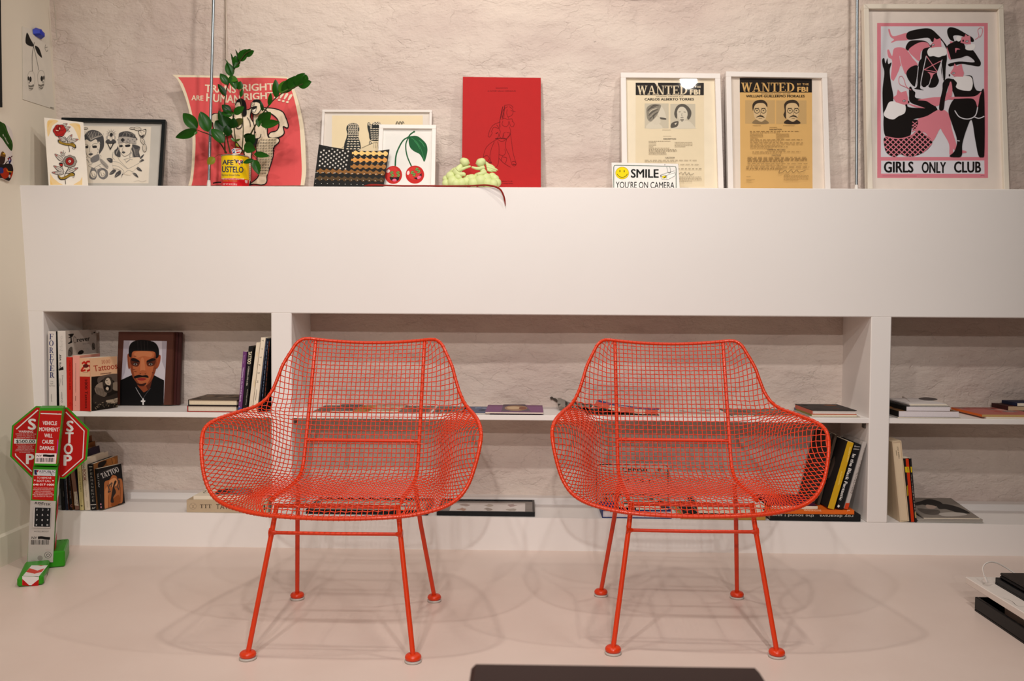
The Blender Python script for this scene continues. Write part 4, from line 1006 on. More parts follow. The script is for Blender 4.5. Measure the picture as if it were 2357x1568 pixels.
# 8 red ribbon, 9 pale green cherubs -----------------------------------------------------------
def ribbon():
    t = thing('ribbon', 'thin dark red ribbon trailing along the ledge edge and hanging over it', 'ribbon', (at(838, 428, -.004).x, -.004, ZL))
    o = Vector(t.location)
    pts = [(838, 429, .004), (850, 426.5, .006), (868, 426, .008), (890, 427, .010), (930, 428, .012), (980, 428, .008), (1030, 428.5, .004), (1080, 428, .0), (1105, 426.6, -.004), (1122, 426.6, -.010), (1140, 430, -.018), (1152, 437, -.020), (1159, 450, -.016), (1162, 463, -.010), (1162.8, 474, -.008)]
    P = [at(x, y, Y) for x, y, Y in pts]
    for p in P[:9]: p.z = max(p.z, ZL + .0035)
    q = cr3([tuple(p - o) for p in P], 5); V = []; Fs = []; m = MB()
    r = np.interp(np.linspace(0, 1, len(q)), [0, .08, .2, .6, .75, .92, 1], [.0006, .0045, .003, .003, .0034, .0028, .0008])
    m.tube(q, list(r), mat('#8e1f14', .55, vary=.2), 8); m.obj('strip', t)
ribbon()
def cherubs():
    YC = .085; crop = (1000, 350, 11.2); c = at(1086, 428, YC); c.z = ZL
    t = thing('figurine', 'pale green figurine of two winged cherubs on a cloud before the red board', 'figurine', c)
    G = mat('#d3dd9b', .5, 0, .4, vary=.08, scale=40)
    k = lambda v: v / crop[2] * ((YC + 3.229) / FPX)
    P = lambda x, y, d=0.0: at(crop[0] + x / crop[2], crop[1] + y / crop[2], YC + d) - c
    m = MB()
    for x, y, r, d in ((300, 800, 105, 0), (480, 760, 150, -.004), (420, 620, 130, .004), (300, 690, 95, .01), (620, 650, 105, -.006), (560, 800, 120, -.012), (700, 790, 130, -.008), (830, 760, 140, .0), (880, 690, 110, .006), (960, 700, 140, 0), (1000, 790, 140, -.012), (1130, 650, 130, .004), (1190, 740, 170, -.008), (1330, 680, 150, 0), (1380, 790, 140, -.01), (1490, 640, 115, .006), (1560, 690, 110, .002), (1600, 790, 125, 0), (1520, 810, 120, -.012), (780, 820, 110, .012), (1250, 820, 120, .012)):
        z = P(x, y, d); z.z = max(z.z, k(r) * .55); m.blob(z, (k(r), k(r) * .9, k(r) * .92), G, 14, 9)
    lo = min(v[2] for v in m.v); m.v = [(a, b, max(e, 0.0)) for a, b, e in m.v]
    m.obj('cloud_base', t)
    # bodies: one skinned surface each
    def figure(name, verts, edges):
        me = bpy.data.meshes.new(name); me.from_pydata([tuple(P(x, y, d)) for x, y, d, r in verts], edges, [])
        o = bpy.data.objects.new(name, me); COL.objects.link(o); o.parent = t; me.materials.append(G)
        sk = o.modifiers.new('skin', 'SKIN'); sk.use_smooth_shade = True
        if not me.skin_vertices: me.skin_vertices.new()
        for i, (x, y, d, r) in enumerate(verts): me.skin_vertices[0].data[i].radius = (k(r), k(r))
        me.skin_vertices[0].data[0].use_root = True
        sb = o.modifiers.new('smooth', 'SUBSURF'); sb.levels = 2; sb.render_levels = 2
        return o
    def face(o, x, y, r, tilt):
        hd = MB(); cpt = P(x, y, -.003); hd.blob(cpt, (k(r), k(r) * .95, k(r) * 1.02), G, 18, 12); hd.blob(cpt + Vector((k(r) * .35 * tilt, 0, k(r) * .28)), (k(r) * .9, k(r) * .85, k(r) * .82), G, 16, 10)
        hd.blob(cpt + Vector((k(r) * .9 * tilt * -1, -.001, -k(r) * .15)), k(r) * .2, G, 10, 7); hd.obj('head', o)
    face(figure('cherub', [(560, 520, .0, 95), (610, 440, 0, 90), (680, 370, 0, 78), (740, 320, 0, 50), (780, 250, -.002, 112), (640, 480, -.012, 48), (740, 430, -.016, 42), (860, 385, -.012, 34), (940, 365, -.008, 26), (640, 590, -.01, 75), (760, 560, -.014, 62), (800, 620, -.014, 44), (450, 470, .004, 80)],
           [(0, 1), (1, 2), (2, 3), (3, 4), (1, 5), (5, 6), (6, 7), (7, 8), (0, 9), (9, 10), (10, 11), (0, 12)]), 790, 272, 112, -1)
    face(figure('cherub', [(1230, 520, 0, 95), (1230, 430, 0, 88), (1220, 350, 0, 60), (1185, 280, -.002, 115), (1150, 430, -.012, 45), (1060, 420, -.014, 38), (950, 385, -.012, 28), (1290, 560, -.008, 80), (1180, 570, -.014, 66), (1080, 590, -.014, 46), (1290, 400, .004, 66)],
           [(0, 1), (1, 2), (2, 3), (1, 4), (4, 5), (5, 6), (0, 7), (7, 8), (8, 9), (1, 10)]), 1185, 280, 112, 1)
    w = MB()
    for a, b, r, d in (((1280, 260), (1420, 340), 44, .004), ((1330, 320), (1560, 400), 48, .004), ((1340, 370), (1640, 470), 44, .002), ((1350, 420), (1600, 500), 40, .002), ((1360, 460), (1500, 505), 32, .0)):
        A0, B0 = P(*a, d), P(*b, d + .004); w.tube([A0 + (B0 - A0) * f for f in (0, .3, .6, .85, 1)], [k(r) * .8, k(r), k(r) * .95, k(r) * .6, k(r) * .15], G, 8)
    w.obj('wing', t)
    w = MB()
    for a, b, r in (((600, 420), (420, 480), 46), ((560, 450), (385, 500), 40)):
        A0, B0 = P(*a, .012), P(*b, .016); w.tube([A0 + (B0 - A0) * f for f in (0, .3, .6, .85, 1)], [k(r) * .8, k(r), k(r), k(r) * .6, k(r) * .2], G, 8)
    w.obj('wing', t)
cherubs()

# 10 red board ---------------------------------------------------------------------------------
def red_board():
    M, w, h = lean((1065.3, 176.6), (1245, 178.8), .19, .255, dep=.007)
    t = thing('poster', 'bright red board with a black line drawing of a kneeling dancer', 'poster', M=M)
    m = MB(); m.box((0, 0, 0), (w, .006, h), '#b41212', .0008)
    A = Art(m, FRONT(), M, (700, 100, 3.367)); K, D = '#4d0c10', '#6b1013'
    A.text('SHAKEDOWN', (1485, 351), (1577, 351), 9, K, .01); A.text('A FILM BY LEILAH WEINRAUB', (1422, 374), (1640, 374), 10, K, .01)
    A.text('THE LAST GREAT LESBIAN CLUB', (1392, 1073), (1614, 1074), 9, K, .01); A.text('YOU WILL NOT COMPREHEND.', (1408, 1091), (1622, 1091), 9, K, .01)
    L = [[(1580, 490), (1560, 500), (1540, 520), (1530, 560), (1515, 600), (1520, 650)], [(1590, 490), (1615, 510), (1618, 540), (1605, 560), (1580, 570)], [(1600, 520), (1640, 530)], [(1575, 510), (1570, 540), (1580, 570), (1590, 590)], [(1550, 480), (1600, 478), (1620, 500)], [(1545, 510), (1550, 560), (1540, 590)],
         [(1530, 590), (1550, 580), (1580, 590), (1610, 585), (1618, 610)], [(1540, 600), (1535, 630), (1560, 645), (1580, 635), (1585, 605)], [(1590, 605), (1600, 640), (1620, 645), (1628, 620), (1610, 600)], [(1518, 600), (1512, 660), (1520, 690), (1495, 740)], [(1590, 645), (1600, 690), (1570, 740)],
         [(1520, 610), (1470, 630), (1440, 670), (1425, 720)], [(1490, 630), (1510, 660), (1470, 650), (1450, 690)], [(1500, 740), (1450, 770), (1410, 810), (1390, 870), (1385, 940)], [(1425, 720), (1440, 725), (1460, 690)], [(1490, 735), (1530, 760), (1570, 740), (1600, 700), (1570, 690)],
         [(1500, 690), (1530, 740), (1545, 700)], [(1550, 745), (1545, 700), (1560, 690)], [(1475, 760), (1450, 820), (1440, 880), (1450, 930)], [(1500, 760), (1510, 800), (1510, 860), (1505, 930), (1490, 960)], [(1600, 700), (1610, 780), (1620, 850), (1640, 920)], [(1570, 740), (1560, 800), (1590, 870), (1610, 940)],
         [(1510, 860), (1540, 870), (1560, 850), (1555, 820)], [(1540, 870), (1530, 910), (1580, 950)], [(1510, 890), (1550, 930), (1600, 960)], [(1390, 880), (1420, 870), (1440, 900), (1455, 930)], [(1400, 900), (1420, 920), (1430, 900), (1445, 940)], [(1610, 920), (1630, 915), (1645, 935), (1630, 950), (1610, 940)], [(1540, 880), (1570, 890), (1560, 930)]]
    for l in L: A.line(l, 3.2, D)
    for l in ([(1540, 490), (1528, 540), (1520, 590)], [(1555, 485), (1548, 530), (1535, 580)], [(1480, 740), (1520, 735), (1570, 740)], [(1485, 700), (1500, 690)], [(1395, 905), (1425, 925), (1450, 925)], [(1615, 935), (1642, 940)]): A.line(l, 5, K)
    m.obj('board', t)
red_board()

# 11 two wanted posters ---------------------------------------------------------------------------
CW = (1400, 150, 4.533)
def wanted(label, TL, TR, yb, yt, inner, paper, bg, hdr, who, act, seed):
    M, w, h = lean(TL, TR, yb, yt)
    t = thing('framed_poster', label, 'framed picture', M=M, group='framed wanted posters')
    frame_parts(t, w, h, .0205, .024, '#ece4de', M)
    m = MB(); m.box((.018, .014, .018), (w - .018, .0155, h - .018), bg)
    A = Art(m, FRONT(.014), M, CW); K = '#2e2a28' if hdr == 0 else '#231d19'
    x0, y0, x1, y1 = inner; W = x1 - x0; X = lambda f: x0 + W * f
    A.poly([(x0, y0), (x1, y0 + 2), (x1 + 6, y1), (x0 - 2 + (10 if hdr else 0), y1)], paper)
    hb = y0 + (130 if hdr == 0 else 152)
    A.poly([(x0, y0), (x1, y0 + 1), (x1, hb + 1), (x0, hb)], K)
    if hdr == 0: A.poly([(X(.27), y0 - 4), (X(.325), y0 - 4), (X(.33), y0 + 48), (X(.30), y0 + 20)], bg)
    c = paper
    A.text('WANTED', (X(.02), hb - 7), (X(.755), hb - 7), 92 if hdr == 0 else 95, c, font='serif')
    A.text('BY THE', (X(.795), hb - 76), (X(.955), hb - 76), 20, c, .03, 1.2); A.text('FBI', (X(.795), hb - 8), (X(.945), hb - 8), 50, c, .06, 1.1)
    A.text(act, (X(.30), hb + 22), (X(.70), hb + 22), 13, '#6b5c50', .02); A.text(who, (X(.13) if hdr == 0 else X(.085), hb + 55 if hdr == 0 else hb + 52), (X(.855) if hdr == 0 else X(.9), hb + 55 if hdr == 0 else hb + 52), 24 if hdr == 0 else 26, K, .06, 1.05)
    return t, M, m, A, X, hb
def wanted_text(A, X, y, step, blocks, ink, seed):
    for b in blocks:
        k, yy, a, bb = b[0], b[1], b[2], b[3]
        if k == 'h': A.text(b[4], (X(a), yy), (X(bb), yy), 13, '#4a4038', .02)
        elif k == 'p':
            for i in range(b[4]): A.words((X(a), yy + i * step), (X(bb if i < b[4] - 1 else a + (bb - a) * .6), yy + i * step), b[5] if len(b) > 5 else 4.5, ink, seed + i + int(yy), .03, .09)
t_, M_, m, A, X, hb = wanted('white framed cream wanted poster with long-haired mugshots behind the smile sign', (1428.7, 166.5), (1658, 168.7), .1745, .26, (286, 183, 998, 1268), '#e8d6b5', '#eedfc4', 0, 'CARLOS ALBERTO TORRES', 'NATIONAL FIREARMS ACT', 1)
G1, G2, G3, GL_ = '#5d574f', '#8d8577', '#b1a693', '#cfc4ae'
A.rect((380, 400), (630, 660), '#c9bea8'); A.rect((648, 404), (908, 662), '#c9bea8')
A.poly([(400, 660), (420, 610), (480, 590), (540, 620), (560, 660)], '#d8cdb8', True); A.poly([(460, 560), (520, 540), (545, 600), (480, 620)], '#d4c9b4', True)
A.poly([(500, 440), (550, 425), (585, 480), (600, 530), (600, 565), (545, 560), (520, 520)], '#d6ccb8', True)
A.poly([(400, 520), (400, 450), (440, 415), (500, 405), (550, 420), (535, 470), (510, 520), (480, 560), (440, 590), (410, 565)], G2, True)
for l in ([(410, 480), (440, 450), (500, 430)], [(420, 530), (460, 490), (520, 460)], [(430, 570), (460, 530), (500, 510)], [(440, 440), (480, 420), (530, 425)], [(470, 560), (480, 520), (520, 490)]): A.line(l, 14, G1, taper=True)
for l in ([(425, 500), (455, 470), (510, 450)], [(440, 545), (470, 510)]): A.line(l, 8, GL_, taper=True)
A.poly([(540, 545), (600, 555), (600, 570), (550, 565)], G1, True)
A.poly([(660, 660), (700, 600), (780, 580), (850, 590), (905, 650), (905, 662)], '#d8cdb8', True); A.poly([(662, 605), (730, 585), (720, 640), (655, 655)], G1, True); A.poly([(690, 608), (720, 600), (700, 625)], '#d8cdb8')
A.poly([(690, 490), (715, 430), (770, 404), (825, 425), (865, 480), (860, 540), (830, 570), (810, 500), (770, 450), (725, 500), (715, 560), (692, 530)], G1, True)
A.poly([(720, 480), (745, 440), (790, 440), (822, 480), (826, 530), (800, 575), (768, 590), (735, 560), (720, 520)], '#d6ccb8', True); A.line([(735, 490), (755, 486)], 7, G1); A.line([(785, 488), (808, 492)], 7, G1); A.line([(770, 500), (765, 530), (780, 532)], 5, G2); A.line([(755, 548), (785, 548)], 7, G1); A.poly([(750, 565), (790, 565), (770, 592)], G2, True)
wanted_text(A, X, 0, 15, [('p', 677, .39, .6, 1, 4), ('p', 742, .4, .6, 1, 4), ('h', 777, .405, .59, 'DESCRIPTION'), ('p', 795, .19, .72, 1), ('p', 808, .19, .30, 4), ('p', 808, .57, .83, 4), ('p', 868, .19, .7, 1), ('p', 883, .19, .6, 3, 6), ('p', 930, .19, .62, 1, 6), ('h', 975, .43, .565, 'CAUTION'), ('p', 996, .13, .89, 2), ('p', 1040, .13, .94, 2), ('p', 1085, .1, .96, 2, 7)], '#a0917a', 3)
A.line([(735, 1140), (760, 1125), (775, 1145), (800, 1120), (812, 1150), (840, 1128), (850, 1150), (890, 1135)], 4, '#6d6254'); wanted_text(A, X, 0, 15, [('p', 1172, .62, .96, 4)], '#a0917a', 5)
m.obj('poster_sheet', t_, 'cream printed wanted sheet')
t_, M_, m, A, X, hb = wanted('white framed yellowed wanted poster with bespectacled moustached mugshots', (1671, 164), (1904.3, 167.6), .20, .26, (1372, 133, 2126, 1290), '#d9ad6c', '#e6d7c8', 1, 'WILLIAM GUILLERMO MORALES', 'INTERSTATE FLIGHT - ESCAPE', 2)
BG, FA, DK, MD = '#c4a06b', '#d3b487', '#3b2f24', '#8a7250'
A.rect((1428, 366), (1738, 612), BG); A.rect((1752, 368), (2068, 614), BG)
for ox, tw in ((1585, 0), (1915, 14)):
    A.poly([(ox - 75, 612), (ox - 50, 570), (ox + 50, 570), (ox + 85, 612)], MD if tw == 0 else DK, True)
    A.poly([(ox - 70, 480), (ox - 68, 410), (ox - 30, 378), (ox + 40, 376), (ox + 68, 420), (ox + 70, 500), (ox + 50, 570), (ox + 10, 595), (ox - 30, 580), (ox - 60, 540)], FA, True)
    A.poly([(ox - 75, 480), (ox - 80, 410), (ox - 40, 370), (ox + 30, 364), (ox + 72, 400), (ox + 72, 440), (ox + 40, 400), (ox - 30, 400), (ox - 60, 430)] + ([] if tw == 0 else [(ox - 60, 500), (ox - 62, 560), (ox - 88, 520)]), DK, True)
    for s_ in (-1, 1):
        cx = ox + tw + s_ * 34; A.ell((cx, 478), (30, 27), DK, 18); A.ell((cx, 478), (24, 21), '#cdb083', 18); A.ell((cx, 474), (9, 6), DK, 9); A.line([(cx - 24, 452), (cx + 22, 450)], 7, DK)
    A.line([(ox + tw, 490), (ox + tw + 4, 520), (ox + tw - 10, 524)], 5, MD); A.poly([(ox + tw - 46, 548), (ox + tw - 10, 526), (ox + tw + 20, 526), (ox + tw + 48, 550), (ox + tw + 10, 540), (ox + tw - 14, 540)], DK, True); A.line([(ox + tw - 16, 556), (ox + tw + 18, 556)], 6, MD)
    A.poly([(ox - 40, 570), (ox + 10, 592), (ox + 50, 570), (ox + 40, 600), (ox - 30, 602)], MD if tw == 0 else DK, True)
wanted_text(A, X, 0, 14.5, [('p', 633, .18, .36, 1), ('p', 633, .6, .86, 1), ('p', 650, .41, .58, 1), ('h', 678, .41, .58, 'DESCRIPTION'), ('p', 692, .14, .83, 2), ('p', 720, .14, .32, 4), ('p', 720, .50, .68, 4), ('p', 780, .14, .86, 2), ('p', 812, .14, .87, 3), ('p', 855, .14, .66, 2), ('h', 893, .375, .625, 'CRIMINAL RECORD'), ('p', 906, .17, .84, 2), ('h', 951, .435, .56, 'CAUTION'), ('p', 966, .1, .93, 4, 6), ('p', 1032, .1, .93, 2), ('p', 1068, .08, .95, 2, 7), ('p', 1145, .6, .74, 1), ('p', 1158, .6, .94, 4), ('p', 1170, .08, .18, 1), ('p', 1200, .08, .2, 2)], '#93754a', 8)
A.line([(1785, 1100), (1770, 1130), (1800, 1130), (1840, 1105), (1860, 1130), (1900, 1100), (1920, 1130), (1960, 1100), (1980, 1125), (2050, 1105)], 4, '#4a3b2a')
m.obj('poster_sheet', t_, 'yellowed printed wanted sheet')

# 12 smile sign ---------------------------------------------------------------------------------------
def smile():
    M, w, h = lean((1407.7, 374), (1561.2, 377), .085, .115, dep=.004)
    t = thing('camera_sign', 'white SMILE YOU\'RE ON CAMERA sign with yellow smiley propped on the ledge', 'sign', M=M)
    m = MB(); m.box((0, 0, 0), (w, .003, h), '#ebe6e0', .0006)
    A = Art(m, FRONT(), M, CW); K, G = '#1c1d1c', '#1f4a36'
    pts = [(58, 1300), (58, 1062), (64, 1048), (80, 1045), (690, 1056), (704, 1062), (708, 1078), (708, 1300)]
    A.line(pts, 7, G, smooth=False)
    A.ell((146, 1126), (71, 65), '#b79a10', 30); A.ell((146, 1126), (66, 60), '#f0d414', 30); A.ell((122, 1106), (5, 13), K, 12); A.ell((167, 1106), (5, 13), K, 12)
    A.line([(93, 1136), (110, 1158), (146, 1172), (182, 1158), (201, 1134)], 6, K)
    A.text('SMILE', (235, 1173), (527, 1174), 88, K, .035)
    A.text("YOU'RE ON CAMERA", (78, 1282), (690, 1286), 66, K, .012)
    A.poly([(560, 1140), (690, 1104), (700, 1140), (694, 1158), (620, 1196), (560, 1190), (545, 1160)], '#f2eee8'); A.line([(560, 1140), (690, 1104), (700, 1140), (694, 1158), (620, 1196), (560, 1190), (545, 1160)], 3.5, K, smooth=False, closed=True); A.line([(560, 1142), (610, 1150), (700, 1122)], 3, K, smooth=False); A.line([(610, 1150), (612, 1194)], 3, K, smooth=False)
    A.poly([(562, 1156), (606, 1152), (606, 1180), (566, 1184)], '#2b2a12'); A.poly([(566, 1158), (602, 1156), (572, 1182), (566, 1182)], '#f0d414'); A.poly([(590, 1180), (604, 1162), (604, 1178)], '#f0d414')
    A.line([(610, 1062), (622, 1120)], 3.5, K, smooth=False); A.line([(642, 1062), (652, 1112)], 3.5, K, smooth=False); A.line([(622, 1122), (640, 1126), (654, 1114)], 6, K); A.poly([(543, 1150), (552, 1142), (556, 1170), (549, 1166)], K); A.ell((590, 1041), 5, '#3b3a38', 8)
    m.obj('panel', t)
smile()

# 13 large framed pink and black print ---------------------------------------------------------------------
def club():
    M, w, h = lean((1988.5, 8.5), (2310, 9.5), .17, .25, dep=.032)
    t = thing('framed_poster', 'large white framed pink and black print lettered GIRLS ONLY CLUB', 'framed picture', M=M)
    frame_parts(t, w, h, .019, .03, '#e6dccd', M, True, .35, .012)
    m = MB(); m.box((.016, .016, .016), (w - .016, .0175, h - .016), '#e9dcd2')
    A = Art(m, FRONT(.016), M, (2000, 0, 3.563)); P, K, W_ = '#dd8390', '#191413', '#dcd8de'
    A.poly([(67, 188), (975, 188), (977, 1460), (68, 1460)], P); A.poly([(98, 216), (944, 216), (946, 1288), (98, 1288)], W_); A.poly([(100, 1318), (946, 1316), (948, 1426), (100, 1424)], W_)
    A.line([(110, 1443), (392, 1445)], 4, '#a8606c', smooth=False); A.line([(915, 1444), (930, 1438), (950, 1445)], 3, '#8a4a56')
    T = lambda s, a, b: A.text(s, (a, 1414 if s != 'ONLY' else 1416), (b, 1414 if s != 'ONLY' else 1418), 88, K, .045)
    T('GIRLS', 122, 366); T('ONLY', 432, 632); T('CLUB', 697, 920)
    p = lambda pts, c=K: A.poly(pts, c, True)
    l = lambda pts, w=7, c=W_: A.line(pts, w, c)
    b0, b1 = A.uv((98, 1288)), A.uv((945, 216)); A.box = (b0[0], b1[0], b0[1], b1[1])
    # top figure: arched
    p([(158, 245), (170, 240), (185, 285), (215, 296), (320, 270), (325, 325), (230, 335), (190, 350), (182, 345), (205, 325), (175, 300)], P)
    p([(315, 268), (400, 240), (500, 235), (570, 290), (620, 350), (640, 380), (635, 400), (590, 330), (520, 345), (480, 310), (325, 326)])
    p([(300, 395), (330, 340), (400, 330), (470, 340), (500, 380), (420, 370), (330, 415)])
    p([(325, 415), (370, 370), (430, 345), (480, 352), (495, 388), (430, 420), (415, 500), (370, 470)], P)
    p([(150, 415), (165, 410), (190, 460), (205, 400), (260, 388), (310, 410), (360, 480), (400, 535), (330, 590), (300, 610), (262, 540), (245, 580), (205, 660), (190, 655), (180, 630), (190, 500), (160, 470)], P)
    l([(252, 460), (262, 520), (290, 600)], 4)
    p([(306, 610), (330, 560), (385, 535), (410, 560), (400, 640), (380, 710), (340, 680)])
    p([(430, 480), (440, 410), (480, 390), (540, 385), (620, 420), (640, 470), (630, 560), (625, 650), (605, 650), (590, 560), (600, 490), (560, 600), (575, 660), (550, 710), (500, 720), (480, 700), (460, 715), (430, 700), (425, 600)])
    p([(405, 530), (430, 480), (470, 440), (450, 570), (440, 650), (420, 720), (450, 740), (400, 735), (370, 725), (395, 700)])
    l([(470, 460), (440, 600), (425, 690), (440, 715)], 6); l([(600, 490), (575, 560), (560, 600), (575, 650)], 5); l([(405, 545), (395, 640), (380, 710)], 5); l([(590, 500), (600, 580), (608, 655)], 5)
    l([(470, 458), (560, 588)], 6, P); l([(590, 500), (452, 572)], 6, P); l([(452, 572), (560, 592)], 6, P); p([(480, 590), (530, 600), (560, 592), (530, 610), (510, 650), (500, 610)], P); l([(508, 640), (495, 690), (478, 706)], 5)
    A.poly(crom([(478, 430), (490, 400), (520, 385), (570, 385), (610, 390), (635, 410), (632, 450), (600, 460), (570, 470), (530, 460), (495, 462)], True), '#efeaea')
    def cat(pts, eye, nose):
        A.poly(pts, P); A.ell(eye, (14, 9), K, 14, -.2); A.ell(eye, (10, 6), W_, 14, -.2); A.ell(eye, (3, 6), K, 8); A.ell(nose, (7, 10), K, 10)
    cat([(502, 372), (530, 340), (535, 310), (556, 325), (585, 312), (592, 345), (595, 385), (540, 388), (510, 395)], (525, 368), (508, 380))
    # upper right figure
    p([(640, 260), (660, 225), (720, 235), (800, 280), (850, 310), (860, 340), (830, 340), (770, 300), (715, 290), (690, 300), (700, 340), (660, 320)])
    p([(640, 380), (690, 345), (760, 330), (800, 400), (850, 410), (900, 480), (918, 520), (900, 545), (830, 535), (760, 525), (690, 540), (660, 545), (652, 525), (740, 505), (865, 510), (810, 460), (740, 480), (670, 488), (650, 440)])
    l([(812, 462), (800, 470), (670, 492)], 4); l([(820, 490), (865, 506)], 4); p([(638, 385), (672, 488), (650, 470)], P); p([(708, 396), (748, 405), (720, 410), (712, 435)], P); p([(664, 340), (690, 345), (668, 355)], P)
    A.ell((735, 317), (20, 24), '#efeaea'); A.poly(crom([(795, 380), (820, 365), (865, 365), (870, 390), (850, 412), (810, 412), (790, 400)], True), '#efeaea')
    cat([(750, 350), (760, 305), (785, 300), (790, 280), (808, 296), (828, 292), (832, 320), (835, 365), (790, 362)], (803, 340), (772, 335)); l([(870, 325), (900, 300), (892, 250), (912, 228), (930, 240), (925, 280), (905, 310)], 5, P)
    # seated figure, lower left
    p([(108, 490), (125, 478), (135, 520), (150, 478), (158, 525), (185, 515), (170, 580), (180, 680), (200, 800), (180, 900), (125, 980), (110, 760), (125, 600), (112, 540)])
    p([(120, 960), (160, 850), (300, 850), (330, 880), (480, 890), (560, 900), (540, 940), (440, 965), (360, 985), (350, 1060), (330, 1120), (240, 1135), (135, 1120)])
    p([(330, 720), (345, 712), (360, 740), (380, 760), (380, 800), (440, 815), (520, 850), (562, 900), (540, 930), (440, 880), (340, 840), (328, 780)])
    p([(400, 820), (520, 800), (590, 795), (640, 760), (655, 680), (670, 672), (680, 740), (672, 800), (700, 795), (702, 820), (640, 820), (560, 870), (520, 860), (470, 830)], P)
    p([(390, 985), (480, 950), (560, 905), (620, 905), (660, 950), (680, 1060), (710, 1160), (730, 1220), (795, 1240), (790, 1255), (720, 1255), (690, 1220), (690, 1265), (660, 1268), (655, 1180), (600, 1080), (580, 1060), (520, 1160), (460, 1090), (380, 1060)], P)
    p([(320, 850), (400, 870), (460, 888), (380, 880)], P)
    hip = [(130, 1125), (240, 1138), (330, 1120), (400, 1070), (470, 1110), (520, 1165), (470, 1235), (380, 1280), (300, 1282), (255, 1265), (210, 1288), (150, 1260), (125, 1200)]
    p(hip); p([(352, 990), (395, 985), (400, 1020), (370, 1070), (350, 1040)])
    def clip(a, b, poly):
        hits = []; n = len(poly)
        for i in range(n):
            x1, y1 = poly[i]; x2, y2 = poly[(i + 1) % n]; d = (b[0] - a[0]) * (y2 - y1) - (b[1] - a[1]) * (x2 - x1)
            if abs(d) < 1e-9: continue
            s_ = ((x1 - a[0]) * (y2 - y1) - (y1 - a[1]) * (x2 - x1)) / d; q = ((x1 - a[0]) * (b[1] - a[1]) - (y1 - a[1]) * (b[0] - a[0])) / d
            if 0 <= q < 1: hits.append(s_)
        hits.sort(); return [((a[0] + (b[0] - a[0]) * u, a[1] + (b[1] - a[1]) * u), (a[0] + (b[0] - a[0]) * v, a[1] + (b[1] - a[1]) * v)) for u, v in zip(hits[::2], hits[1::2])]
    hp = crom(hip, True, 4)
    for i in range(14):
        for sg in (1, -1):
            o = 20 + i * 44
            a, b = ((o - 120, 1080), (o + 130, 1300)) if sg > 0 else ((o + 130, 1060), (o - 110, 1300))
            for u, v in clip(a, b, hp): A.line([u, v], 8, P, smooth=False)
    l([(135, 1122), (240, 1138), (330, 1120), (400, 1070), (350, 1075)], 8, P)
    for k in range(3): l([(355, 1000 + k * 26), (395, 1030 + k * 22)], 6, P); l([(395, 1000 + k * 24), (352, 1035 + k * 24)], 6, P)
    A.poly(crom([(120, 940), (140, 890), (165, 840), (210, 835), (280, 850), (300, 880), (290, 930), (240, 955), (200, 980), (150, 970)], True), '#efeaea')
    cat([(196, 800), (225, 780), (235, 735), (262, 760), (305, 745), (318, 800), (325, 850), (290, 862), (220, 840)], (288, 828), (324, 838)); l([(345, 740), (300, 715), (250, 690), (245, 640), (265, 625), (285, 650), (300, 700), (325, 730)], 5, P)
    # standing figure, right
    p([(605, 680), (640, 645), (690, 650), (720, 640), (800, 620), (845, 630), (860, 700), (880, 740), (915, 750), (944, 770), (944, 1284), (900, 1284), (870, 1150), (840, 985), (800, 1060), (765, 1180), (755, 1284), (660, 1284), (700, 1240), (720, 1150), (680, 1020), (650, 920), (670, 850), (700, 800), (680, 740), (655, 700), (625, 800), (610, 900), (575, 900), (580, 830), (600, 740)])
    p([(648, 775), (658, 690), (672, 672), (682, 730), (676, 790)], P); p([(640, 800), (700, 796), (860, 792), (918, 755), (905, 800), (890, 880), (870, 830), (830, 808), (700, 812)], P)
    l([(702, 908), (740, 960), (810, 978), (870, 950), (890, 880)], 8); l([(862, 960), (900, 972), (944, 955)], 8); l([(722, 1155), (742, 1158)], 6)
    A.poly(crom([(690, 640), (760, 625), (830, 630), (850, 680), (835, 740), (790, 745), (740, 735), (712, 715), (720, 680)], True), '#efeaea')
    cat([(665, 600), (690, 560), (700, 522), (720, 545), (758, 525), (765, 560), (778, 600), (770, 632), (700, 630)], (692, 602), (658, 618))
    m.obj('print', t)
    # hairline mitres of the frame
    for a, b in (((0, h), (.019, h - .019)), ((w, h), (w - .019, h - .019))):
        m = MB(); A = Art(m, FRONT(0), M, None, px=False); A.line([a, b], .0009, '#a89c8c', smooth=False); m.obj('mitre_joint', t)
club()

# ------------------------------------------------------------------ things pinned to the left wall
LWF = FR((-1.786, 0, 0), (0, 1, 0), (-.0515, 0, 1))
class WallArt(Art):
    pass
def wall_uv(crop, pts):
    A = Art(MB(), LWF, None, crop); return [A.uv(p) for p in pts]
def slab(mb, uv, th, col, off=.001):
    P = [LWF @ Vector((u, v, off)) for u, v in uv]; n = LWF.to_3x3() @ Vector((0, 0, 1)); tri = tri2(uv)
    k = len(P); Q = [p + n * th for p in P]
    area = sum(uv[i][0] * uv[(i + 1) % k][1] - uv[(i + 1) % k][0] * uv[i][1] for i in range(k))
    if area < 0: P.reverse(); Q.reverse(); tri = [tuple(k - 1 - i for i in f) for f in tri]
    fs = []
    for f in tri:
        a, b, c = (uv[f[0]], uv[f[1]], uv[f[2]]) if area > 0 else (uv[k - 1 - f[0]], uv[k - 1 - f[1]], uv[k - 1 - f[2]])
        ar = (b[0] - a[0]) * (c[1] - a[1]) - (b[1] - a[1]) * (c[0] - a[0]); fs.append(f if ar > 0 else f[::-1])
    mb.add(Q, fs, col); mb.add(P, [f[::-1] for f in fs], col); mb.add(P + Q, [(i, (i + 1) % k, (i + 1) % k + k, i + k) for i in range(k)], col)
def shift(A, off): A.F = A.F @ Matrix.Translation((0, 0, off))
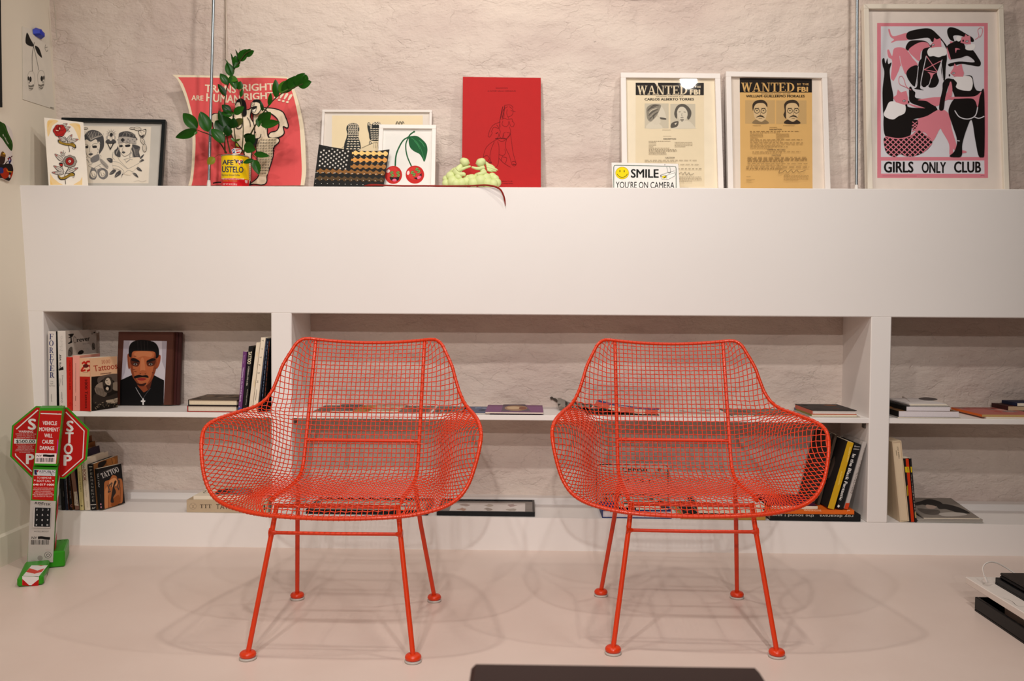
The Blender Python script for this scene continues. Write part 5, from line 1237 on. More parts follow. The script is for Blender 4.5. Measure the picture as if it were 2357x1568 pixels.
def left_wall():
    cr = (0, 0, 3.1375)
    o = Vector((0, 0, 0))
    t = thing('drawing', 'pale drawing of two skulls hanging like cherries pinned to the left wall', 'drawing', LWF @ Vector((.15, 1.72, 0))); B = Matrix.Translation(t.location)
    inv = B.inverted()
    m = MB(); slab(m, wall_uv(cr, [(158, 190), (352, 262), (388, 790), (162, 718)]), .0012, '#ddd6c9')
    A = Art(m, LWF, None, cr); shift(A, .0024); K, G = '#24221f', '#7b766c'
    A.poly([(190, 236), (215, 280), (240, 330), (215, 334), (180, 308)], K, True); A.poly([(247, 332), (275, 345), (292, 385), (298, 418), (265, 385)], K, True); A.line([(243, 305), (238, 335), (228, 400), (229, 515)], 2.6, K); A.line([(238, 335), (258, 420), (276, 508)], 2.6, K)
    for cx, cy, s_ in ((220, 575, 1), (292, 570, -1)):
        A.line([(cx - 25, cy - 25), (cx - 10, cy - 58), (cx + 16, cy - 54), (cx + 28, cy - 10), (cx + 22, cy + 40), (cx + 10, cy + 70), (cx - 12, cy + 78), (cx - 20, cy + 40)], 1.6, '#a59f93', closed=True)
        A.ell((cx - 5 * s_, cy - 2), (9, 20), K, 12); A.ell((cx - 20 * s_, cy - 8), (5, 16), K, 10); A.ell((cx - 14 * s_, cy + 22), (3, 8), K, 8); A.line([(cx - 18, cy + 45), (cx, cy + 50), (cx + 20, cy + 40)], 7, G); A.line([(cx - 14, cy + 62), (cx, cy + 68), (cx + 12, cy + 62)], 5, G)
    A.line([(325, 322), (320, 350), (332, 372), (342, 360)], 2, G); A.line([(322, 345), (338, 340)], 2, G); A.line([(358, 776), (384, 781)], 3, G)
    m.v = [tuple(inv @ Vector(v)) for v in m.v]; m.obj('paper', t)
    uv = wall_uv(cr, [(228, 212), (252, 200), (262, 218), (290, 245), (290, 285), (250, 262), (232, 245)]); c = LWF @ Vector((sum(p[0] for p in uv) / 7, sum(p[1] for p in uv) / 7, 0))
    t = thing('gem_pin', 'faceted bright blue plastic gem pin holding the skull drawing', 'pin', c); n = LWF.to_3x3() @ Vector((0, 0, 1)); m = MB()
    R0 = [LWF @ Vector((u, v, .004)) - c for u, v in uv]; R1 = [p * .62 + n * .022 for p in R0]; k = 7; blue = mat('#0d2cb4', .3, 0, .3, vary=.2, scale=9)
    m.add(R0 + R1 + [n * .026], [(i, (i + 1) % k, (i + 1) % k + k, i + k) for i in range(k)] + [(i + k, (i + 1) % k + k, 2 * k) for i in range(k)] + [tuple(range(k - 1, -1, -1))], blue); m.obj('gem', t)
    # black picture frame running out of the frame
    zb = atx(6, 248, -1.85).z; XB = -1.786 - .0515 * zb + .0015          # hangs plumb, its foot touching the leaning wall
    y1 = atx(6, 247, XB + .018).y; y0 = y1 - .42; h = .62
    t = thing('framed_picture', 'black framed picture hanging on the left wall at the upper left edge', 'framed picture', (XB, (y0 + y1) / 2, zb)); w = .21
    m = MB()
    for a, b in (((-w, 0), (w, .02)), ((-w, h - .02), (w, h)), ((-w, .02), (-w + .02, h - .02)), ((w - .02, .02), (w, h - .02))): m.box((0, a[0], a[1]), (.018, b[0], b[1]), '#16181a', .001)
    m.obj('frame', t)
    m = MB(); m.box((.001, -w + .01, .01), (.008, w - .01, h - .01), '#d9d3c6'); m.obj('print', t)
    m = MB(); m.box((.011, -w + .015, .015), (.013, w - .015, h - .015), glass_mat()); m.obj('glass_pane', t)
    # painted palette-shaped board
    cr = (0, 260, 6.533)
    right = [(-60, 128), (0, 150), (60, 180), (125, 245), (155, 320), (157, 400), (150, 500), (148, 600), (155, 750), (162, 830), (155, 920), (120, 1010), (80, 1028), (0, 990)]
    R = wall_uv(cr, right); ua = min(p[0] for p in R) - .012
    L = [(2 * ua - u - .12, v) for u, v in R[::-1]]
    uv = crom(R + L, True, 3); c = LWF @ Vector((ua, R[5][1], 0))
    t = thing('painted_board', 'rounded board painted with a pepper and insects on the left wall', 'wall board', c); inv = Matrix.Translation(c).inverted()
    m = MB(); slab(m, uv, .008, '#d6ccc6'); A = Art(m, LWF, None, cr); shift(A, .0092)
    A.poly([(-60, 140), (0, 150), (45, 185), (80, 290), (150, 450), (140, 570), (90, 530), (0, 400), (-60, 320)], '#20420f', True); A.line([(0, 160), (70, 300), (140, 470)], 8, '#38641c'); A.text('by Women', (-2, 330), (82, 475), 20, '#e9e4d4', .0)
    A.poly([(-60, 780), (0, 775), (120, 765), (158, 830), (156, 900), (118, 1005), (80, 1022), (0, 985), (-60, 960)], '#1d1513', True); A.poly([(-40, 900), (0, 850), (50, 825), (85, 870), (95, 950), (40, 990), (0, 975)], '#a32a0d', True); A.poly([(120, 930), (158, 870), (150, 930), (120, 985)], '#a32a0d', True); A.ell((104, 955), (14, 24), '#b9b2b4', 12); A.line([(60, 850), (80, 880), (140, 890)], 9, '#c78a2a'); A.poly([(-60, 830), (0, 830), (10, 900), (-50, 905)], '#27306b', True)
    A.poly([(-30, 620), (0, 580), (40, 620), (45, 660), (10, 720), (-40, 700)], '#6d4a1c', True); A.poly([(-40, 660), (10, 660), (40, 680), (20, 760), (-40, 770)], '#33201a', True); A.ell((22, 615), (20, 12), '#c8a032', 10)
    A.poly([(85, 690), (100, 660), (130, 690), (130, 730), (105, 770), (90, 740)], '#1d1d4a', True); A.line([(110, 680), (146, 648)], 8, '#4a1a18'); A.poly([(70, 690), (100, 680), (130, 700), (100, 715)], '#7d2018', True); A.ell((105, 708), (9, 22), '#a9b0d6', 10); A.line([(40, 770), (75, 725)], 9, '#33201a')
    m.v = [tuple(inv @ Vector(v)) for v in m.v]; m.obj('panel', t)
left_wall()

# ------------------------------------------------------------------ green wheel clamp with stop sign
def clamp_boot():
    YF = -.275; cA = (0, 920, 7.127); cB = (0, 1120, 6.273)
    GR, GD, RD, W_, SI = mat('#2f8a17', .38, vary=.08), '#1f6a10', '#b01612', '#dcd6d2', mat('#b9b2ab', .45, .25, vary=.14, scale=18)
    base_c = at(92, 1296, -.30); base_c.z = 0
    t = thing('wheel_clamp', 'green parking wheel clamp with red STOP octagon and keypad beside the bookcase', 'wheel clamp', M=Matrix.Translation(base_c) @ Matrix.Rotation(math.radians(23), 4, 'Z'))
    W = Matrix.Translation(base_c) @ Matrix.Rotation(math.radians(23), 4, 'Z'); Wi = W.inverted(); YF = 0.0
    def q(x, y, Y, c=None):
        if c: x, y = c[0] + x / c[2], c[1] + y / c[2]
        o = Wi @ CAM; d = Wi.to_3x3() @ ray(x, y); return o + d * ((Y - o.y) / d.y)
    def qz(x, y, Z=0.0):
        return Wi @ atz(x, y, Z)
    # octagon plate behind the post
    YO = YF + .075
    octo = [(585, 110), (1110, 135), (1465, 490), (1425, 985), (1060, 1300), (515, 1280), (165, 935), (195, 430)]
    m = MB(); m.prism([q(x, y, YO, cA) for x, y in octo], (0, .012, 0), GR)
    F = FR((0, YO, 0), (1, 0, 0), (0, 0, 1)); A = Art(m, F, W, cA)
    cx, cy = 815, 705; A.poly([(cx + (x - cx) * .955, cy + (y - cy) * .965) for x, y in octo], RD)
    A.line([(268, 485), (622, 172)], 20, W_, smooth=False); A.line([(252, 885), (258, 920), (520, 1180)], 18, W_, smooth=False)
    A.line([(1080, 205), (1380, 515), (1358, 960), (1022, 1255)], 18, W_, smooth=False)
    B = .045
    for s, p0, p1, h in (('S', (1085, 518), (1205, 522), 172), ('T', (1068, 708), (1206, 710), 172), ('O', (1045, 892), (1195, 894), 172), ('P', (1040, 1080), (1180, 1082), 172), ('S', (455, 486), (592, 490), 172), ('P', (425, 1055), (560, 1056), 165)): A.text(s, p0, p1, h, W_, B)
    A.text('WARNING', (305, 542), (545, 545), 36, W_, .02)
    for i, (s, a, b) in enumerate((('DAMAGE OR THEFT OF THIS', 258, 590), ('DEVICE WILL RESULT IN', 275, 565), ('ADDITIONAL FINES UP TO', 268, 572))): A.text(s, (a, 572 + i * 30), (b, 575 + i * 30), 18, '#c9bcb6')
    A.poly([(235, 640), (600, 655), (600, 722), (230, 722)], W_); A.text('$500.00', (262, 710), (572, 712), 52, '#1b1716', .025)
    for i, (s, a, b) in enumerate((('THE REGISTERED OWNER OF', 265, 560), ('THIS VEHICLE WILL BE', 295, 530), ('RESPONSIBLE FOR ANY', 290, 535), ('DAMAGE OR THEFT OF THIS', 262, 556), ('DEVICE AND OFFENDERS WILL', 250, 556), ('BE PROSECUTED', 320, 495))): A.text(s, (a, 752 + i * 24), (b, 755 + i * 24), 15, '#c9bcb6')
    m.obj('stop_plate', t, 'red octagon plate with green rim')
    # post: upper box and lower box
    def boxpost(name, f4, dep, Y, col, bev=None):
        P = [q(x, y, Y) for x, y in f4]; m = MB()
        D = Vector((.0, dep, 0)); m.prism(P, D, col); return m
    def fr(f4, Y): return FR((0, Y, 0), (1, 0, 0), (0, 0, 1))
    YU = YF - .012
    up = [(91.5, 939.5), (145.5, 939.5), (131, 1073), (77.5, 1071.5)]
    m = MB(); m.prism([q(x, y, YU) for x, y in up], (.0, .075, 0), GR); A = Art(m, fr(up, YU), W, cA)
    A.poly([(660, 180), (1020, 182), (925, 1052), (575, 1045)], RD)
    A.line([(668, 228), (1008, 240)], 17, W_, smooth=False)
    for s, p0, p1 in (('VEHICLE', (698, 414), (934, 420)), ('MOVEMENT', (642, 516), (960, 524)), ('WILL', (725, 616), (860, 624)), ('CAUSE', (690, 720), (876, 726)), ('DAMAGE', (652, 822), (890, 830))): A.text(s, p0, p1, 62, W_, .03)
    A.ell((968, 464), 7, '#f1ece8', 8); A.ell((978, 497), 5, '#f1ece8', 8); A.ell((952, 226), 8, '#5b1110', 8)
    A.poly([(582, 880), (930, 884), (915, 1054), (572, 1046)], '#e6d3d2'); A.text('NY', (600, 938), (690, 940), 34, '#221d1d', .02); A.line([(705, 922), (740, 918), (820, 925), (895, 920)], 42, '#151212')
    rnd = random.Random(3); x = 590
    while x < 895:
        w = rnd.choice((4, 7, 11)); A.poly([(x, 955), (x + w, 955), (x + w - 6, 1026), (x - 6, 1026)], '#3a3334'); x += w + rnd.choice((5, 8, 12))
    A.line([(950, 650), (945, 760), (930, 900)], 13, '#c23ab0', taper=True)
    m.obj('lock_box', t, 'red label box at the top of the post')
    lo = [(76, 1074), (133, 1075.5), (122.5, 1296), (62.5, 1294.5)]
    m = MB(); m.prism([q(x, y, YF) for x, y in lo], (0, .075, 0), GR); A = Art(m, fr(lo, YF), W, cA)
    A.poly([(555, 1145), (915, 1155), (905, 1255), (550, 1245)], '#cdc8cc'); A.poly([(560, 1150), (630, 1160), (600, 1190), (612, 1235), (565, 1232)], '#1e2346'); A.poly([(600, 1165), (640, 1160), (612, 1200)], '#b01612'); A.text('REPUBLIC', (646, 1198), (905, 1200), 36, '#22203a', .01, slant=.15); A.line([(650, 1215), (900, 1220)], 9, '#a5a0a6', smooth=False); A.line([(650, 1236), (880, 1240)], 9, '#a5a0a6', smooth=False); A.line([(815, 1180), (858, 1250)], 9, '#3d3a40', smooth=False)
    A.poly([(549, 1246), (905, 1256), (880, 1660), (525, 1640)], RD)
    A.text('TO REMOVE', (606, 1298), (842, 1302), 32, '#e3d8d4', .0); A.text('BOOT CALL', (606, 1350), (836, 1352), 34, '#e3d8d4', .0); A.poly([(558, 1315), (586, 1316), (572, 1342)], '#e3d8d4'); A.poly([(856, 1320), (886, 1322), (870, 1348)], '#e3d8d4'); A.text('646-517-1000', (544, 1408), (888, 1412), 32, '#efe6e2', .025)
    A.crop = cB
    for i, (s, a, b) in enumerate((('NOT UNAUTHORIZED USE OR', 486, 772), ('DAMAGE TO THIS DEVICE WILL', 478, 778), ('RESULT IN ADDITIONAL', 512, 738), ('PENALTIES AND OFFENDER', 490, 760), ('WILL BE PROSECUTED TO THE', 472, 774), ('FULL EXTENT OF THE LAW', 490, 752))): A.text(s, (a, 30 + i * 24), (b, 33 + i * 24), 15, '#e0c9c4')
    m.obj('post', t, 'green leaning post with red warning label')
    # aluminium face plate with keypad
    m = MB(); fp = [(440, 205), (805, 212), (765, 1096), (397, 1090)]; m.prism([q(x, y, YF - .003, cB) for x, y in fp], (0, .003, 0), SI)
    A = Art(m, FR((0, YF - .003, 0), (1, 0, 0), (0, 0, 1)), W, cB); K = '#1a191a'
    A.text('RISE', (500, 256), (628, 260), 34, K, .03, slant=.2); A.text('TEK', (622, 272), (732, 276), 34, K, .02, slant=.2); A.line([(558, 270), (618, 272)], 6, '#6a655f', smooth=False)
    A.text('INTELLIBOOT', (492, 660), (702, 662), 20, '#3c3733', .0, slant=.25)
    A.text('NY', (456, 758), (536, 760), 36, '#262322', .015); A.line([(548, 742), (600, 738), (660, 748), (722, 752)], 44, '#171414')
    rnd = random.Random(5); x = 450
    while x < 712:
        w = rnd.choice((3, 6, 10)); A.poly([(x, 772), (x + w, 773), (x + w - 4, 842), (x - 4, 838)], '#2d2927'); x += w + rnd.choice((4, 7, 10))
    A.ell((579, 1034), (38, 36), '#8f8781', 24); A.ell((692, 990), (52, 48), '#77706c', 26); A.ell((692, 990), (42, 38), '#b9b2ab', 26); A.ell((692, 992), (26, 24), '#3a3533', 22); A.ell((692, 992), (18, 16), '#b9b2ab', 20); A.line([(690, 978), (688, 992)], 5, '#3a3533', smooth=False)
    for a, b in (((450, 1065), (520, 1068)), ((635, 1062), (735, 1066)), ((650, 915), (735, 920))): A.line([a, b], 6, '#b59a96', smooth=False)
    m.obj('face_plate', t, 'scuffed silver face plate')
    m = MB(); kp = [(505, 306), (732, 312), (718, 584), (494, 580)]; m.prism([q(x, y, YF - .008, cB) for x, y in [(488, 298), (738, 304), (726, 600), (474, 594)]], (0, .005, 0), mat('#cfcac6', .3, .6))
    m.prism([q(x, y, YF - .0095, cB) for x, y in kp], (0, .0015, 0), '#101012'); A = Art(m, FR((0, YF - .0095, 0), (1, 0, 0), (0, 0, 1)), W, cB)
    for r, row in enumerate(('123', '456', '789')):
        for c_, ch in enumerate(row): x = 528 + c_ * 78 - r * 4; A.text(ch, (x, 348 + r * 75), (x + (8 if ch == '1' else 20), 349 + r * 75), 26, '#d9d6d4', .0)
    A.text('0', (598, 572), (618, 573), 28, '#d9d6d4')
    for i in range(3): th = i * math.pi / 3; A.line([(525 - 12 * math.cos(th), 556 - 12 * math.sin(th)), (525 + 12 * math.cos(th), 556 + 12 * math.sin(th))], 4, '#d9d6d4', smooth=False)
    for d in (-7, 7): A.line([(684 + d, 545), (684 + d, 572)], 4, '#d9d6d4', smooth=False); A.line([(672, 559 + d), (698, 559 + d)], 4, '#d9d6d4', smooth=False)
    m.obj('keypad', t, 'black keypad in a silver bezel')
    # hazard-striped flank of the lower post
    m = MB(); x0 = q(133, 1075.5, YF).x; x1 = q(122.5, 1296, YF).x; z0 = q(133, 1075.5, YF).z; z1 = q(122.5, 1296, YF).z
    for i in range(5):
        a0, a1 = i / 5, (i + 1) / 5
        p = lambda f, Y: Vector((x0 + (x1 - x0) * f + .0012, Y, z0 + (z1 - z0) * f))
        m.add([p(a0, YF + .012), p(max(0, a0 - .08), YF + .073), p(a1 - .08, YF + .073), p(a1, YF + .012)], [(0, 3, 2, 1)], RD if i % 2 == 0 else W_)
    m.obj('hazard_tape', t, 'red and white hazard stripes')
    # foot: wedge in front, long bar running back
    f0, f1 = qz(40.5, 1350.5), qz(99, 1350)
    y0 = (f0.y + f1.y) / 2; x0, x1 = f0.x, f1.x
    hgt = max(.03, q(100, 1325.6, y0).z)
    m = MB(); m.box((x0, y0, .001), (x1, .0, hgt), GR, .005); m.obj('foot', t)
    b1 = qz(159.6, 1275.5); bh = q(161, 1240, b1.y).z
    m = MB(); m.box((b1.x - .06, .001, .001), (b1.x, b1.y, bh), GR, .004); A = Art(m, FR(Vector((0, 0, bh)), (1, 0, 0), (0, 1, 0)), W, cB); A.ell((935, 785), (11, 4), '#173d0c', 8); A.ell((870, 780), (16, 4), '#24520f', 8)
    m.obj('base_bar', t)
    m = MB(); A = Art(m, FR((0, 0, hgt), (1, 0, 0), (0, 1, 0)), W, cB)
    A.poly([(455, 1140), (690, 1140), (560, 1300), (330, 1290)], W_); A.poly([(425, 1180), (540, 1215), (645, 1182), (600, 1235), (500, 1262), (375, 1235)], '#c8493c'); A.poly([(540, 1140), (590, 1150), (640, 1140)], '#c8493c'); A.line([(480, 1300), (520, 1296), (550, 1300)], 10, '#4a4441')
    A = Art(m, FR((0, y0, 0), (1, 0, 0), (0, 0, 1)), W, cB)
    A.poly([(322, 1295), (562, 1305), (555, 1432), (320, 1420)], W_); A.poly([(322, 1335), (430, 1436), (320, 1428)], RD); A.poly([(562, 1340), (555, 1434), (440, 1436)], RD)
    A = Art(m, FR((x1, 0, 0), (0, 1, 0), (0, 0, 1)), W, cB); A.poly([(640, 1300), (760, 1180), (762, 1270), (640, 1400)], '#b9b2a6'); A.line([(680, 1270), (690, 1320), (700, 1260)], 9, '#5a544c')
    m.obj('reflective_tape', t, 'red and white chevron tape')
clamp_boot()

# ------------------------------------------------------------------ right edge: stacked trays, board and laptop on the floor
def electronics():
    K = mat('#0c0d0f', .35, vary=.1); KD = mat('#131112', .6)
    a = atz(2243, 1406, 0); X0, Y1 = a.x, a.y
    t = thing('black_tray', 'black shallow tray on the floor at the right edge, lowest of its pile', 'tray', (X0, Y1, 0))
    m = MB(); w, d, h = .50, .62, .042
    m.box((0, -d, 0), (w, 0, .006), K, .001); m.obj('tray_base', t)
    m = MB()
    for lo, hi in (((0, -d, .006), (.010, 0, h)), ((w - .01, -d, .006), (w, 0, h)), ((.01, -d, .006), (w - .01, -d + .01, h)), ((.01, -.01, .006), (w - .01, 0, h))): m.box(lo, hi, K, .0015)
    m.obj('rim', t)
    t = thing('white_box', 'low white box standing inside the black tray on the floor', 'box', (X0 + .06, Y1 - .05, .0066)); m = MB(); m.box((0, -.5, 0), (.38, 0, .056), '#cfc6be', .003); m.obj('body', t)
    p = atz(2222, 1328, .083); XB, YB = p.x, p.y
    t = thing('white_board', 'thin white board laid across the black tray under the laptop', 'board', (XB, YB, .0632)); m = MB(); m.box((0, -.66, 0), (.6, 0, .020), '#d8cec6', .002); m.obj('panel', t)
    m = MB(); A = Art(m, FR((0, 0, .020), (1, 0, 0), (0, 1, 0)), Matrix.Translation(t.location), (1900, 1240, 4.781)); A.line([(1950, 650), (2050, 690), (2110, 740), (2200, 745)], 6, '#4a3c34', taper=True); m.obj('scratch_mark', t)
    p = atz(2291, 1330, .1025)
    t = thing('black_tray', 'black shallow tray on the white board, under the dark laptop', 'tray', (p.x, p.y, .0836)); m = MB(); w, d, h = .36, .30, .020
    m.box((0, -d, 0), (w, 0, .005), K); m.obj('tray_base', t); m = MB()
    for lo, hi in (((0, -d, .005), (.008, 0, h)), ((w - .008, -d, .005), (w, 0, h)), ((.008, -d, .005), (w - .008, -d + .008, h)), ((.008, -.008, .005), (w - .008, 0, h))): m.box(lo, hi, K, .001)
    m.obj('rim', t)
    q = atz(2296, 1317, .121)
    t = thing('laptop', 'closed dark laptop on top of the pile at the right edge', 'laptop', (q.x + .004, q.y - .004, .1042)); m = MB(); m.box((0, -.23, 0), (.33, 0, .009), KD, .003); m.obj('base', t)
    m = MB(); m.box((0, -.23, .0095), (.33, 0, .0165), mat('#2a2523', .45, .3), .003); m.obj('lid', t)
    # white charging cable
    t = thing('cable', 'thin white charging cable looping up behind the laptop', 'cable', (0, 0, 0))
    pts = [(2271, 1336, -.60), (2266, 1328, -.6), (2263, 1318, -.59), (2262, 1308, -.58), (2267, 1299, -.57), (2278, 1294, -.56), (2294, 1296, -.55), (2312, 1305, -.55), (2328, 1315, -.56), (2345, 1326, -.58), (2370, 1338, -.62)]
    yb = YB - .09
    P = [at(x, y, yb + (Y + .6) * .6) for x, y, Y in pts]; o = Vector((P[0].x, P[0].y, .083)); t.location = o
    m = MB(); m.tube(cr3([tuple(p_ - o) for p_ in P[1:]], 5), .0022, mat('#cfc6be', .45), 8); m.obj('cord', t)
    m = MB(); e0, e1 = at(2271, 1340, yb) - o, at(2266.5, 1328, yb) - o; e0.z = max(e0.z, .003); m.tube([e0, e0 + (e1 - e0) * .5, e1], [.0045, .0045, .0035], '#ded6d0', 8); m.obj('plug', t)
electronics()

# ------------------------------------------------------------------ dark low table at the bottom edge (out of focus)
def low_table():
    zt = .43; a, b = atz(1085, 1528, zt), atz(1743, 1530, zt); yb = (a.y + b.y) / 2; D = .48; c = ((a.x + b.x) / 2, yb - D / 2, 0); w = b.x - a.x
    t = thing('coffee_table', 'dark brown low table edge at the bottom of the view, before the chairs', 'table', c)
    wood = mat('#2b1714', .5, vary=.35, scale=5, bump=.1)
    m = MB(); m.box((-w / 2, -D / 2, zt - .035), (w / 2, D / 2, zt), wood, .006); m.obj('table_top', t)
    for sx in (-1, 1):
        for sy in (-1, 1): m = MB(); m.box((sx * (w / 2 - .03) - .018, sy * (D / 2 - .03) - .018, 0), (sx * (w / 2 - .03) + .018, sy * (D / 2 - .03) + .018, zt - .035), wood, .003); m.obj('leg', t)
low_table()

# ------------------------------------------------------------------ books and magazines in the cubbies
PG = '#e6dac6'
ZS = ZS + .0006
def book_parts(t, w, d, h, cover, W, spine=None, pages=PG, hard=True, paint=None, right=None, left=None):
    """upright book: spine faces the room (y=0), x across the thickness, z up"""
    b = min(.0024 if hard else .0008, w * .22); o = .003 if hard else 0.0
    m = MB(); sp = spine or cover
    m.box((0, 0, 0), (w, b, h), sp, min(.0012, w * .2) if hard else 0)
    m.box((0, b, 0), (b, d, h), left or cover); m.box((w - b, b, 0), (w, d, h), right or cover)
    if paint:
        def mk(F, crop=None, px=True):
            a = Art(m, F, W, crop, px); a.box = (0, w, 0, h) if F[0][0] > .5 else ((0, d, 0, h) if F[1][0] > .5 else (-d, 0, 0, h)); return a
        paint(mk, w, d, h)
    m.obj('cover', t)
    m = MB(); m.box((b, b + .0005, o), (w - b, d - o, h - o), mat(pages, .8, vary=.10, scale=250)); m.obj('page_block', t)
F_SP = FR((0, 0, 0), (1, 0, 0), (0, 0, 1))
def F_RT(w): return FR((w, 0, 0), (0, 1, 0), (0, 0, 1))
def F_LT(): return FR((0, 0, 0), (0, -1, 0), (0, 0, 1))
def spine_matrix(TL, TR, BL, Y, zs, crop=None):
    if crop: TL, TR, BL = [(crop[0] + p[0] / crop[2], crop[1] + p[1] / crop[2]) for p in (TL, TR, BL)]
    a, b, c = at(*TL, Y), at(*TR, Y), at(*BL, Y)
    z = (a - c); z.y = 0; z.normalize(); x = Vector((z.z, 0, -z.x)); y = Vector((0, 1, 0))
    w = max(.004, (b - a).dot(x))
    h = (a.z - zs) / z.z
    o = a - z * h; low = min(o.z, (o + x * w).z); h += (low - zs) / z.z; o = a - z * h
    M = Matrix((x, y, z)).transposed().to_4x4(); M.translation = o
    return M, w, h
def upright(label, TL, TR, BL, Y, zs, d, cover, crop=None, group=None, name='book', slim=.92, **k):
    M, w, h = spine_matrix(TL, TR, BL, Y, zs, crop); M = M @ Matrix.Translation((w * (1 - slim) / 2, 0, .0004 + abs(M[2][0]) * w * (1 - slim))); w *= slim
    t = thing(name, label, 'book', M=M, group=group); book_parts(t, w, d, h, cover, M, **k); return t, M, w, h
def vtext(mk, crop, items, F=None):
    A = mk(F or F_SP, crop)
    for it in items: A.text(it[0], it[1], it[2], it[3], it[4], *it[5:])
    return A

c6 = (80, 700, 6.03); G1 = 'books standing at the left end of the top left cubby'
# the two white FOREVER books
def p(mk, w, d, h):
    A = mk(F_SP, c6); B = '#232a63'
    for ch, x0, x1, y in (('F', 200, 258, 490), ('O', 198, 260, 582), ('R', 200, 264, 680), ('E', 202, 262, 772), ('V', 198, 262, 845), ('E', 205, 270, 930), ('R', 206, 274, 1024)): A.text(ch, (x0, y), (x1, y + 2), 78, B, font='serif')
    for s, x0, x1, y in (('THE', 215, 258, 1086), ('NEW', 215, 258, 1116), ('TATTOO', 200, 282, 1146)): A.text(s, (x0, y), (x1, y), 18, '#6d6660')
    A.text('gestalten', (238, 1355), (236, 1252), 16, '#3b3632')
upright('white FOREVER book with blue serif letters, first from the cubby wall', (178, 380), (296, 380), (190, 1430), .012, ZS, .235, '#d8cfc8', c6, G1, paint=p, right='#1a1a1c')
def p(mk, w, d, h):
    A = mk(F_SP, c6); K = '#16130f'
    A.text('fore ver', (365, 925), (366, 695), 34, K, .03); A.poly([(335, 925), (400, 915), (398, 880), (345, 890)], K); A.line([(340, 905), (395, 870)], 10, K, smooth=False)
    for k, (w_, c_) in enumerate(((.02, '#5c554f'), (.004, '#d8cfc8'))): A.text('More', (388, 655), (386, 440), 44, c_, w_)
    A.line([(375, 1000), (392, 992), (388, 1010), (380, 1060), (386, 1130)], 4, K); A.line([(352, 1140), (345, 1130), (352, 1080), (350, 1030)], 4, K)
    A.text('gestalten', (382, 1325), (380, 1222), 15, '#3b3632'); A.line([(376, 1338), (390, 1354), (378, 1370), (362, 1354)], 4, K, smooth=False, closed=True); A.line([(368, 1402), (385, 1418), (368, 1430), (352, 1418)], 4, K, smooth=False, closed=True)
    A = mk(F_RT(w), c6)
    A.poly([(462, 425), (530, 415), (505, 480), (520, 530), (470, 555), (465, 540), (495, 515), (490, 450)], K, True); A.line([(470, 470), (530, 440)], 8, K); A.line([(500, 420), (512, 540)], 12, K); A.line([(505, 430), (540, 420)], 12, K)
    A.line([(548, 455), (572, 470), (575, 520), (560, 538), (540, 520), (540, 475)], 5, '#6b635c', closed=True); A.text('rever', (588, 528), (770, 505), 62, K, .03)
    for c_, w_ in (('#6f6760', .012), ('#b9aea4', .0)): A.text('More', (535, 665), (755, 652), 62, c_, w_)
    A.text('The New Tattoo', (665, 562), (755, 552), 12, K); A.ell((795, 412), (12, 14), '#8a8178'); A.line([(815, 400), (840, 390)], 8, K)
    A.poly([(460, 690), (465, 640), (490, 600), (520, 600), (525, 690), (500, 722), (465, 722)], '#5b534c', True); A.poly([(595, 690), (620, 650), (660, 640), (680, 670), (640, 700)], '#17140f', True); A.poly([(790, 600), (800, 540), (830, 550), (835, 620), (800, 640)], '#6b635b', True); A.line([(800, 550), (815, 600), (830, 620)], 6, K); A.line([(470, 640), (500, 660), (515, 700)], 5, '#26211d')
upright('white Forever More book with blackletter cover, second from the cubby wall', (308, 376), (428, 376), (335, 1430), .014, ZS, .235, '#d5ccc4', c6, G1, paint=p, right='#b9aea4')
def p(mk, w, d, h):
    A = mk(F_SP, c6); A.text('LONDON TATTOO GUIDE', (474, 782), (478, 1192), 24, '#4a120c', .01); A.line([(490, 1370), (505, 1390), (492, 1412), (474, 1395)], 4, '#7d1d12', closed=True)
upright('slim bright red London tattoo guide between the white and the pink book', (437, 738), (519, 733), (445, 1486), .014, ZS, .15, '#c4200f', c6, G1, paint=p, hard=False)
def p(mk, w, d, h):
    A = mk(F_SP, c6)
    for i in range(24): A.line([(568, 825 + i * 17), (568, 834 + i * 17)], 7, '#6b3f38', smooth=False)
    A.words((567, 1275), (567, 1345), 6, '#6b3f38', 3, .1, .2); A.line([(560, 1408), (572, 1408)], 4, '#6b3f38', smooth=False)
    A = mk(F_RT(w), c6); A.line([(630, 722), (860, 696)], 30, '#e5a08a', smooth=False)
upright('pale pink book standing between the red guide and the thick 1000 Tattoos book', (523, 716), (626, 716), (527, 1484), .010, ZS, .155, '#e39a8c', c6, G1, paint=p, hard=False)
